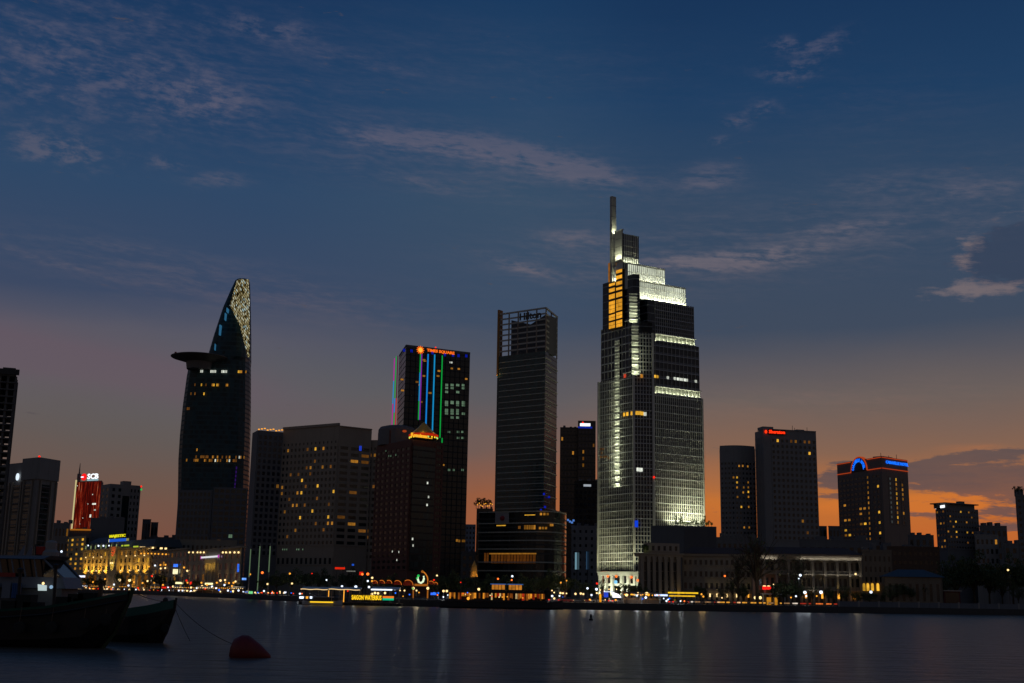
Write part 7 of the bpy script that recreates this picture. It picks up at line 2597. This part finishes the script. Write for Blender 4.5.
# ------------------------------------------------------------------ round red awnings and the neon gate
aw = []
AWM = pbr('red_awning', (.35, .04, .02), .7)
for px, py, r_px in ((375, 583.5, 2.7), (381.8, 583.6, 3.1), (389, 583.6, 3.1), (397.4, 585, 4.2), (408, 585.5, 5.2), (431.2, 584.3, 3.0), (435.8, 584.5, 2.0)):
    p = on_quay(px, 28)
    c = P(px, py, p.y)
    R0 = r_px * p.y / FOC
    root = thing('round_awning', 'awning', 'awning', (c.x, p.y, GROUND))
    b_ = MB()
    seg = 10
    o1_ = [Vector((c.x + R0 * math.cos(math.pi * k_ / seg), p.y - .9, c.z + R0 * math.sin(math.pi * k_ / seg))) for k_ in range(seg + 1)]
    o2_ = [v + Vector((0, 1.4, 0)) for v in o1_]
    for k_ in range(seg):
        b_.add([o1_[k_], o1_[k_ + 1], o2_[k_ + 1], o2_[k_]], [(0, 1, 2, 3)], AWM)
    b_.add([v + Vector((0, 1.2, 0)) for v in o1_], [tuple(range(seg + 1))], AWM)
    b_.obj('cover', root)
    b_ = MB(); b_.tube([v + Vector((0, -.05, .03)) for v in o1_[:8]], .10, emi('amber_rim', lin(225, 120, 40), .8), 5); b_.obj('light_rim', root)
    for s_ in (-.9, .9):
        b_ = MB(); b_.box(c.x + R0 * s_ - .07, c.x + R0 * s_ + .07, p.y + .2, p.y + .35, GROUND, c.z, STEEL); b_.obj('post', root)
    spot('awning_light', (c.x, p.y - 1.8, c.z - .2), (c.x, p.y, c.z + R0 * .5), 16, (1, .45, .15), 110, .8, .1, root)
    root['group'] = 'round red awnings'
    aw.append((px, root))
for (px, o), l_ in zip(aw, ('leftmost small red round awning left of the neon gate', 'second small red round awning from left', 'third small red round awning from left', 'mid-sized bright red round awning left of the largest one', 'largest red round awning, just left of the neon gate',
                           'red round awning just right of the neon gate', 'smallest red round awning, right of the neon gate')):
    o['label'] = l_
p = on_quay(421, 14)
gate = thing('entrance_gate', 'orange lit entrance gate with a white and green curl emblem and curved lamp arm', 'gate', p)
def G(px, py, d=0.0): return P(px, py, p.y + d)
ORG = emi('dim_orange_frame', lin(190, 110, 35), .6)
b_ = MB(); a, c = G(414.5, 586), G(428, 584); b_.box(a.x, c.x, p.y - .2, p.y + .2, a.z, c.z, ORG); b_.obj('beam', gate)
for px in (413.3, 427.8):
    b_ = MB(); a = G(px, 590); b_.box(a.x - .2, a.x + .2, p.y - .2, p.y + .2, GROUND, G(px, 586.1).z, WOOD); b_.box(a.x - .21, a.x + .21, p.y - .26, p.y - .203, GROUND + .5, a.z, ORG); b_.obj('post', gate)
    b_ = MB(); b_.ball(G(px, 588.3, -.5), .42, E_WARM, 8, 5); b_.obj('lamp', gate)
b_ = MB(); b_.tube([G(427.6, 584), G(427.8, 580), G(427.4, 577), G(426, 574.5), G(424.3, 572.6), G(422.6, 571.6)], .2, emi('orange_arm', lin(225, 130, 40), .75), 6); b_.ball(G(422.4, 571.6), .4, ORG, 8, 5); b_.obj('lamp_arm', gate)
b_ = MB(); b_.tube([G(418.3, 576), G(417.8, 579), G(418.8, 582), G(421, 583), G(423, 581.5), G(424, 578.5), G(423.6, 576)], .33, emi('white_green_curl', lin(225, 245, 205), 1.1), 6)
b_.ball(G(418.4, 575.8), .4, E_GRN, 8, 5); b_.ball(G(417.2, 578.2), .35, E_GRN, 8, 5); b_.obj('emblem', gate)
# golden lit cone at the street by the podium
p = on_quay(473.5, 40)
root = thing('lit_cone_tree', 'golden lit cone-shaped decoration left of the banded podium', 'decoration', p)
z0, z1 = zt(473, 577, p.y), zt(473, 560.5, p.y)
b_ = MB(); b_.lathe((p.x, p.y, z0), [(1.3, 0), (1.0, (z1 - z0) * .3), (1.15, (z1 - z0) * .33), (.7, (z1 - z0) * .62), (.8, (z1 - z0) * .65), (.05, z1 - z0)], pbr('gold_foliage', (.5, .28, .06), .7, var=.6, scale=2), 10); b_.obj('cone', root)
b_ = MB(); b_.tube([p, (p.x, p.y, z0)], .2, BARK, 6); b_.obj('stem', root)
for s_ in (-1, 1):
    spot('uplight', (p.x + 2 * s_, p.y - 2.4, z0 - .6), (p.x, p.y, (z0 + z1) / 2), 200, (1, .6, .15), 80, .8, .1, root)

# ------------------------------------------------------------------ quay railing with glowing stand-ins for car light trails on the right, low wall, hedge
rail = thing('quay_railing', 'dark steel railing along the quay before the cream wing and arcaded hotel', 'railing', on_quay(760, .6))
pts = [on_quay(px, .5) + Vector((0, 0, .16)) for px in range(690, 842, 4)]
for h_ in (.5, 1.0):
    b_ = MB(); b_.tube([v + Vector((0, 0, h_)) for v in pts], .045, STEEL, 5); b_.obj('rail', rail)
b_ = MB()
for v in pts:
    b_.box(v.x - .05, v.x + .05, v.y - .05, v.y + .05, v.z, v.z + 1.0, STEEL)
b_.obj('baluster', rail)
sl = []  # added glowing bars on legs, standing in for trails of passing car lights
for px, w, c in [(692, 2, 'w'), (697.5, 5, 'd'), (708, 6, 'd'), (714.5, 1.2, 'r'), (718.5, 2.4, 'm'), (722.5, 4.5, 'a'), (728.3, 3.6, 'a'), (734.6, 2.4, 'r'), (738.8, 3.4, 'm'), (744.5, 5, 'a'), (753.5, 5.5, 'a'), (760.4, 2.6, 'a'), (764.4, 2.4, 'a'), (771, 5, 'd'), (781, 1.8, 'a'), (787, 5.5, 'd'), (795.3, 5.2, 'w'), (803.5, 6, 'r'), (810, 2, 'r'), (819.5, 7, 'o'), (828.8, 5.5, 'o'), (835.5, 3.5, 'r')]:
    p0, p1 = on_quay(px - w / 2, 4.0), on_quay(px + w / 2, 4.0)
    mm, look = {'w': (emi('trail_white', lin(240, 225, 205), .9), 'white'), 'd': (emi('trail_dim', lin(185, 140, 95), .55), 'dim'), 'r': (emi('trail_red', lin(200, 60, 40), .55), 'reddish'), 'm': (emi('trail_warm', lin(255, 195, 140), 1.0), 'warm'),
                'a': (emi('trail_amber', lin(240, 165, 60), .9), 'amber'), 'o': (emi('trail_orange', lin(245, 120, 50), .9), 'orange')}[c]
    zc = GROUND + 1.0 + .14
    root = thing('car_light_trail', 'light', 'light trail', ((p0.x + p1.x) / 2, p0.y, GROUND + .14))
    b_ = MB(); b_.hexa([p0 + Vector((0, -.06, .62)), p1 + Vector((0, -.06, .62)), p1 + Vector((0, .06, .62)), p0 + Vector((0, .06, .62))], [p0 + Vector((0, -.06, 1.06)), p1 + Vector((0, -.06, 1.06)), p1 + Vector((0, .06, 1.06)), p0 + Vector((0, .06, 1.06))], mm); b_.obj('trail_bar', root)
    for v in (p0, p1):
        b_ = MB(); b_.box(v.x - .05, v.x + .05, v.y - .05, v.y + .05, GROUND + .14, GROUND + .619, STEEL); b_.obj('leg', root)
    root['group'] = 'car light trail bars behind the quay railing'
    sl.append((px, root, look))
relabel(sl, 'car light trail bar')
wl = thing('low_wall', 'low bluish grey wall along the quay at the right', 'wall', on_quay(900, 2))
b_ = MB()
wp = [(on_quay(px, 2.2), on_quay(px, 2.5)) for px in range(839, 1101, 20)]
for (a, a2), (c, c2) in zip(wp[:-1], wp[1:]):
    up_ = Vector((0, 0, 1.75))
    b_.hexa([a, c, c2, a2], [a + up_, c + up_, c2 + up_, a2 + up_], pbr('blue_grey_render', (.13, .145, .17), .85, streaks=.4))
b_.obj('wall', wl)
b_ = MB()
for a, a2 in wp[:-1]:
    b_.box(a.x - .3, a.x + .3, a.y - .12, a.y - .003, GROUND + .14, GROUND + 2.0, CONC)
b_.obj('pillar', wl)
p = on_quay(951, 14)
kio = thing('kiosk', 'small red-fronted kiosk under the big dark tree at right', 'kiosk', p)
a, c = P(944, 600, p.y), P(960, 590.5, p.y)
b_ = MB(); b_.box(a.x, c.x, p.y, p.y + 3, GROUND, c.z - .3, pbr('dark_red_panel', (.10, .015, .015), .7)); b_.obj('wall', kio)
b_ = MB(); b_.box(a.x - .3, c.x + .3, p.y - .8, p.y + 3.2, c.z - .29, c.z, GALV); b_.obj('roof', kio)
b_ = MB(); b_.box(a.x + .5, c.x - .5, p.y - .06, p.y - .003, GROUND + 1.1, c.z - .7, G_DARK); b_.obj('window', kio)

# ------------------------------------------------------------------ foreground boats
def wl_pt(px, Y, z=0.0):
    return P(px, hor(px) + (CAM.z - z) * FOC / Y, Y)


YA = 84
HULLB = pbr('black_tarred_hull', (.007, .007, .008), .55, var=.4, scale=.8)
bx = [wl_pt(px, YA + dy).x for px, dy in ((-330, 3), (-200, 2), (-90, 1), (0, 0), (60, -.5), (92, -1), (113, -1.4), (125.5, -1.8))]
by = [YA + dy for dy in (3, 2, 1, 0, -.5, -1, -1.4, -1.8)]
bz = [2.6, 2.3, 2.2, 2.35, 2.7, 3.1, 3.45, 3.72]
barge = thing('wooden_barge', 'large black wooden barge with a high raked bow, moored at left', 'boat', (bx[3], YA, 0))
b_ = MB()
rs = hull(b_, bx, by, [2.0, 2.5, 2.7, 2.7, 2.5, 1.9, 1.2, .22], bz, [-.5, -.6, -.6, -.6, -.6, -.5, 1.0, 3.0], HULLB, GREENP, .16)
b_.obj('hull', barge)
b_ = MB()                                  # stem post and rubbing strake
b_.tube([(bx[-2] - 1.0, by[-2], -.5), (bx[-2] + .02, by[-2], 1.0), (bx[-1] - .35, by[-1], 2.2), (bx[-1] + .02, by[-1], 3.1), (bx[-1] + .2, by[-1] - .05, 4.0)], .13, pbr('mossy_wood', (.03, .05, .025), .9, scale=2), 7)
b_.obj('stem_post', barge)
b_ = MB()
b_.tube([r_[7] + Vector((0, -.05, -.55)) for r_ in rs], .07, HULLB, 6)
b_.obj('rubbing_strake', barge)
for px, z_ in ((20, 1.3), (52, 1.35), (84, 1.6), (104, 1.9)):
    c = wl_pt(px, YA - 3, z_)
    i_ = min(range(len(bx)), key=lambda k_: abs(bx[k_] - c.x))
    b_ = MB()
    yy = by[i_] - [2.0, 2.5, 2.7, 2.7, 2.5, 1.9, 1.2, .22][i_] - .1
    b_.rings([[Vector((c.x + R_ * math.cos(k_ * .628), yy + dy, z_ + R_ * math.sin(k_ * .628))) for k_ in range(10)] for dy, R_ in ((-.14, .26), (-.1, .4), (.02, .4))], RUBBER)
    b_.obj('tyre_fender', barge)
    b_ = MB(); b_.tube([(c.x, yy - .05, z_ + .35), (c.x, yy + .12, 2.6)], .025, WOOD, 4); b_.obj('fender_rope', barge)
b_ = MB()
for k_, (px, h_) in enumerate(((8, .5), (22, .9), (30, .4), (62, .8), (74, 1.0), (80, .7), (84, 1.1))):
    x = wl_pt(px, YA).x
    b_.box(x - .5, x + .55, YA - .6, YA + .6, 2.0, 2.5 + h_, pbr('tarpaulin', (.015, .018, .016), .9))
b_.obj('deck_cargo', barge)
p = wl_pt(100, YA, 3.2)
b_ = MB(); b_.box(p.x - .12, p.x + .12, p.y - .12, p.y + .12, 2.6, 4.2, WOOD); b_.obj('bitt', barge)

YF = 108
fer = thing('ferry_boat', 'white two-deck river ferry with raked front glass behind the black barge', 'boat', (P(20, 590, YF).x, YF, 0))
FW = pbr('ferry_white', (.13, .16, .21), .5, var=.12)
xl, xr = P(-120, 590, YF).x, P(84, 590, YF).x
b_ = MB(); hull(b_, [xl, xl + 4, P(0, 590, YF).x, P(60, 590, YF).x, P(80, 590, YF).x, P(92, 590, YF).x], [YF] * 6, [2.5, 3, 3, 2.6, 1.5, .2], [2.2, 2.1, 2.1, 2.3, 2.7, 3.1], [-.6] * 6, FW); b_.obj('hull', fer)
zt1, zt0 = wz(30, 556, YF), wz(30, 577, YF)
xe = P(61, 557, YF).x
b_ = MB(); b_.hexa([(xl, YF - 2.8, zt1 - .3), (xe - .5, YF - 2.8, zt1 - .3), (xe - .5, YF + 2.8, zt1 - .3), (xl, YF + 2.8, zt1 - .3)], [(xl, YF - 2.8, zt1), (xe, YF - 2.5, zt1), (xe, YF + 2.5, zt1), (xl, YF + 2.8, zt1)], FW); b_.obj('roof', fer)
xm, xf = P(71, 576, YF).x, P(75, 586, YF).x
b_ = MB(); b_.hexa([(xl, YF - 2.7, wz(30, 587, YF)), (xf, YF - 2.2, wz(30, 588, YF)), (xf, YF + 2.2, wz(30, 588, YF)), (xl, YF + 2.7, wz(30, 587, YF))], [(xl, YF - 2.7, zt0), (xm, YF - 2.2, zt0), (xm, YF + 2.2, zt0), (xl, YF + 2.7, zt0)], FW); b_.obj('upper_bulwark', fer)
b_ = MB(); b_.box(xl, P(50, 590, YF).x, YF - 1.8, YF + 1.8, zt0 + .01, zt1 - .32, G_DARK); b_.obj('upper_cabin', fer)
for px in (-30, -12, 3, 14, 26, 37, 48):
    a, c = P(px, 577, YF), P(px - 2.2, 556.5, YF)
    b_ = MB(); b_.tube([(a.x, YF - 2.6, zt0), (c.x, YF - 2.6, zt1 - .3)], .07, FW, 5); b_.obj('pillar', fer)
b_ = MB()
b_.add([(xe - .7, YF - 2.4, zt1 - .31), (xe - .7, YF + 2.4, zt1 - .31), (xm, YF + 2.1, zt0 + .01), (xm, YF - 2.1, zt0 + .01), (xe - .8, YF - 2.4, zt1 - .31), (xe - .8, YF + 2.4, zt1 - .31), (xm - .1, YF + 2.1, zt0 + .01), (xm - .1, YF - 2.1, zt0 + .01)], MB.HEX, G_DARK)
b_.obj('windscreen', fer)
for y_ in (-2.42, 2.42):
    b_ = MB(); b_.tube([(xe - .6, YF + y_, zt1 - .3), (xm + .05, YF + y_ * .88, zt0)], .09, FW, 6); b_.obj('windscreen_frame', fer)
b_ = MB(); b_.box(xl, P(70, 590, YF).x, YF - 2.0, YF + 2.0, 2.0, wz(30, 587.4, YF), pbr('ferry_interior', (.10, .11, .12), .7)); b_.obj('lower_cabin', fer)
for k_, (a_, c_) in enumerate(((-6, -1), (12, 17), (17.2, 21.5))):
    x0, x1 = P(a_, 590, YF - 2.7).x, P(c_, 590, YF - 2.7).x
    b_ = MB()
    z0, z1 = wz(15, 598, YF - 2.7), wz(15, 583, YF - 2.7)
    for j in range(6):
        xx0, xx1 = x0 + (x1 - x0) * j / 6, x0 + (x1 - x0) * (j + 1) / 6
        dy = .05 * (j % 2)
        b_.box(xx0, xx1 - .01, YF - 2.74 - dy, YF - 2.68 - dy, z0, z1, BLUEP if k_ else FW)
    b_.obj('curtain', fer)
p = P(3, 590, YF - 2.72)
b_ = MB(); a, c = P(1.5, 598, YF - 2.7), P(11.5, 582, YF - 2.7); b_.box(a.x, c.x, YF - 2.8, YF - 2.7, a.z, c.z, FW); b_.obj('panel', fer)
a, c = P(37.5, 590.6, YF - 3.0), P(47.3, 584.4, YF - 3.0)
b_ = MB(); b_.hexa([(a.x + .08, YF - 3.1, a.z), (c.x, YF - 3.1, a.z), (c.x, YF - 3, a.z), (a.x + .08, YF - 3, a.z)], [(a.x, YF - 3.1, c.z), (c.x - .03, YF - 3.1, c.z - .08), (c.x - .03, YF - 3, c.z - .08), (a.x, YF - 3, c.z)], emi('lamp_panel', lin(205, 225, 225), .75)); b_.obj('light_panel', fer)
b_ = MB(); b_.ball(P(43.2, 583.4, YF - 3.0), .12, E_WARM, 8, 5); b_.obj('lamp', fer)
b_ = MB(); b_.ball(P(51.2, 587, YF - 3.0), .16, emi('pale_lamp', lin(150, 185, 215), .8), 8, 5); b_.obj('lamp', fer)
p = P(42, 551, YF - .5)
b_ = MB(); b_.tube([(P(37.5, 556, YF).x, YF - .5, zt1), (P(37.6, 545, YF).x, YF - .5, wz(37, 544.5, YF))], .05, STEEL, 5)
x0 = P(37.8, 550, YF).x
for j in range(7):
    x_0, x_1 = x0 + j * .115, x0 + (j + 1) * .115
    zz = wz(38, 554.5, YF); ztp = wz(38, 546.6, YF)
    dy0, dy1 = .06 * math.sin(j * 1.1), .06 * math.sin((j + 1) * 1.1)
    b_.hexa([(x_0, YF - .5 + dy0, zz), (x_1, YF - .5 + dy1, zz - .02), (x_1, YF - .48 + dy1, zz - .02), (x_0, YF - .48 + dy0, zz)], [(x_0, YF - .5 + dy0, ztp), (x_1, YF - .5 + dy1, ztp - .02), (x_1, YF - .48 + dy1, ztp - .02), (x_0, YF - .48 + dy0, ztp)], REDP)
b_.obj('flag', fer)
for px, w_ in ((20, 5.5), (28, 4.5)):
    a = P(px, 555.8, YF - .3)
    b_ = MB(); b_.hexa([(a.x - .25, YF - .3, zt1 + .01), (a.x + .3, YF - .3, zt1 + .01), (a.x + .3, YF - .15, zt1 + .01), (a.x - .25, YF - .15, zt1 + .01)], [(a.x + .28, YF - .3, zt1 + .9), (a.x + .33, YF - .3, zt1 + .9), (a.x + .33, YF - .2, zt1 + .9), (a.x + .28, YF - .2, zt1 + .9)], FW); b_.obj('sail_flag', fer)
b_ = MB(); a = P(50.5, 553, YF); b_.lathe((a.x, YF, zt1), [(.75, 0), (.75, .35), (.5, .6), (.5, 1.2), (.35, 1.35), (.05, 1.4)], pbr('dome_grey', (.25, .24, .23), .6), 12); b_.obj('mast_house', fer)
b_ = MB(); a, c = P(-2, 572.5, YF - 2.9), P(15, 577, YF - 2.9); b_.box(a.x, c.x, YF - 2.95, YF - 2.85, c.z, a.z, pbr('red_lifebelt', (.28, .03, .02), .7)); b_.obj('name_strip', fer)
b_ = MB(); b_.ball(P(61.5, 551.5, YF + 2), .10, E_WHT, 8, 5); b_.tube([(P(61.3, 557, YF).x, YF + 2, zt1), (P(61.5, 551.5, YF).x, YF + 2, wz(61, 552.3, YF))], .04, STEEL, 4); b_.obj('masthead_lamp', fer)
for px, y0, y1 in ((20.5, 569, 600), (56, 565, 588)):
    a = P(px, y0, YA + 8)
    b_ = MB(); b_.tube([(P(px, 600, YA + 8).x, YA + 8, -.6), (a.x, YA + 8, a.z)], .12, BLACK, 6); b_.lathe((a.x, YA + 8, a.z), [(.22, -.25), (.26, 0), (.05, .1)], BLACK, 8)
    tag(b_.obj('mooring_post', loc=(a.x, YA + 8, 0)), 'black mooring post before the ferry, ' + ('near its blue curtains' if px < 30 else 'left of its raked front glass'), 'mooring post', 'mooring posts by the ferry')

YS = 92
sx = [wl_pt(px, YS + dy).x for px, dy in ((110, 2.6), (125, 1.6), (141, .8), (155.5, .3), (165, 0), (172, -.2))]
sy = [YS + dy for dy in (2.6, 1.6, .8, .3, 0, -.2)]
sz = [2.35, 2.35, 2.5, 2.72, 2.95, 3.15]
samp = thing('small_boat', 'smaller black boat with a dark green upper strake right of the barge', 'boat', (sx[2], YS, 0))
b_ = MB(); rs2 = hull(b_, sx, sy, [1.3, 1.6, 1.6, 1.3, .8, .14], sz, [-.5, -.5, -.5, -.5, .7, 2.3], HULLB, GREENP, .62); b_.obj('hull', samp)
b_ = MB(); b_.tube([(sx[-2] - .35, sy[-2], -.4), (sx[-2] + .03, sy[-2], .75), (sx[-1] + .02, sy[-1], 2.35), (sx[-1] + .1, sy[-1], 3.3)], .09, HULLB, 6); b_.obj('stem_post', samp)
a = P(165.5, 599, YS)
b_ = MB(); b_.tube([(a.x, YS, 2.3), (a.x, YS, a.z - .25)], .13, BLACK, 6); b_.ball((a.x, YS, a.z - .1), .22, BLACK, 8, 5); b_.tube([(a.x - .35, YS, 2.95), (a.x + .35, YS, 3.0)], .06, BLACK, 5); b_.obj('bitt', samp)
a = P(170, 628, YS - 1)
b_ = MB(); b_.rings([[Vector((sx[-2] + .15 + .3 * math.cos(k_ * .785), YS - .75 + dy, 1.1 + .3 * math.sin(k_ * .785))) for k_ in range(8)] for dy in (-.12, .12)], RUBBER); b_.obj('tyre_fender', samp)

# mooring buoy and ropes
pb0 = water_pt(246, 657.5)
buoy = thing('mooring_buoy', 'dark red cone-shaped mooring buoy lying tilted on the water', 'buoy', pb0)
R_b = 15.0 * pb0.y / FOC
b_ = MB()
prof = [(.02, -R_b * .9), (R_b * .55, -R_b * .82), (R_b * .92, -R_b * .4), (R_b, 0), (R_b * .95, R_b * .2), (R_b * .62, R_b * .95), (R_b * .3, R_b * 1.5), (R_b * .17, R_b * 1.72), (.02, R_b * 1.78)]
b_.lathe((0, 0, 0), prof, pbr('dark_red_buoy_paint', (.17, .010, .008), .6, var=.5, scale=1.5, streaks=.5), 22)
me_o = b_.obj('float', buoy, smooth=True, loc=(0, 0, 0))
me_o.location = (-.15, 0, R_b * .42)
me_o.rotation_euler = (rad(-8), rad(104), 0)
b_ = MB(); b_.rings([[Vector((R_b * .12 * math.cos(k_ * .785), .04 + dy, R_b * .12 * math.sin(k_ * .785))) for k_ in range(8)] for dy in (-.05, .05)], STEEL)
eye = b_.obj('mooring_eye', buoy, loc=(0, 0, 0)); eye.location = (-R_b * .78, -.1, R_b * .78)


def rope(p0, p1, sag, label, r=.022):
    p0, p1 = Vector(p0), Vector(p1)
    pts = [p0.lerp(p1, k_ / 14) - Vector((0, 0, sag * 4 * (k_ / 14) * (1 - k_ / 14))) for k_ in range(15)]
    b = MB(); b.tube(pts, r, pbr('wet_rope', (.05, .045, .035), .9), 6)
    tag(b.obj('mooring_rope', loc=p0), label, 'rope')


rope((sx[-1], sy[-1], 3.0), (pb0.x - R_b * .8, pb0.y - .1, R_b * .8), .35, 'mooring rope from the small boat bow down to the red buoy')
rope((sx[-1] - .1, sy[-1] - .05, 2.9), water_pt(190, 641), .1, 'short mooring rope hanging steeply from the small boat bow into the water')
rope((bx[-1] + .1, by[-1], 3.75), (P(165.5, 600, YS).x, YS, 3.0), .12, 'thin rope between the barge bow and the small boat')

# markers out in the river
p = water_pt(591, 620.5)
mk_ = thing('channel_marker', 'small dark channel marker standing in the river below the white portico', 'marker', p)
b_ = MB(); s_ = p.y / FOC; b_.lathe(p, [(1.9 * s_, -.2), (1.9 * s_, 1.4 * s_), (.9 * s_, 2.2 * s_)], BLACK, 10); b_.obj('float', mk_)
b_ = MB(); b_.lathe((p.x, p.y, 2.2 * s_), [(.9 * s_, 0), (1.1 * s_, 2.2 * s_), (.6 * s_, 3.3 * s_), (.05, 4.1 * s_)], BLACK, 8); b_.obj('topmark', mk_)
p = water_pt(369, 613.6)
b_ = MB(); b_.ball((p.x, p.y, 0), 2.4 * p.y / FOC, BLACK, 10, 6, .22)
tag(b_.obj('driftwood', loc=p), 'small dark piece of driftwood floating below the yellow waterbus sign', 'driftwood')
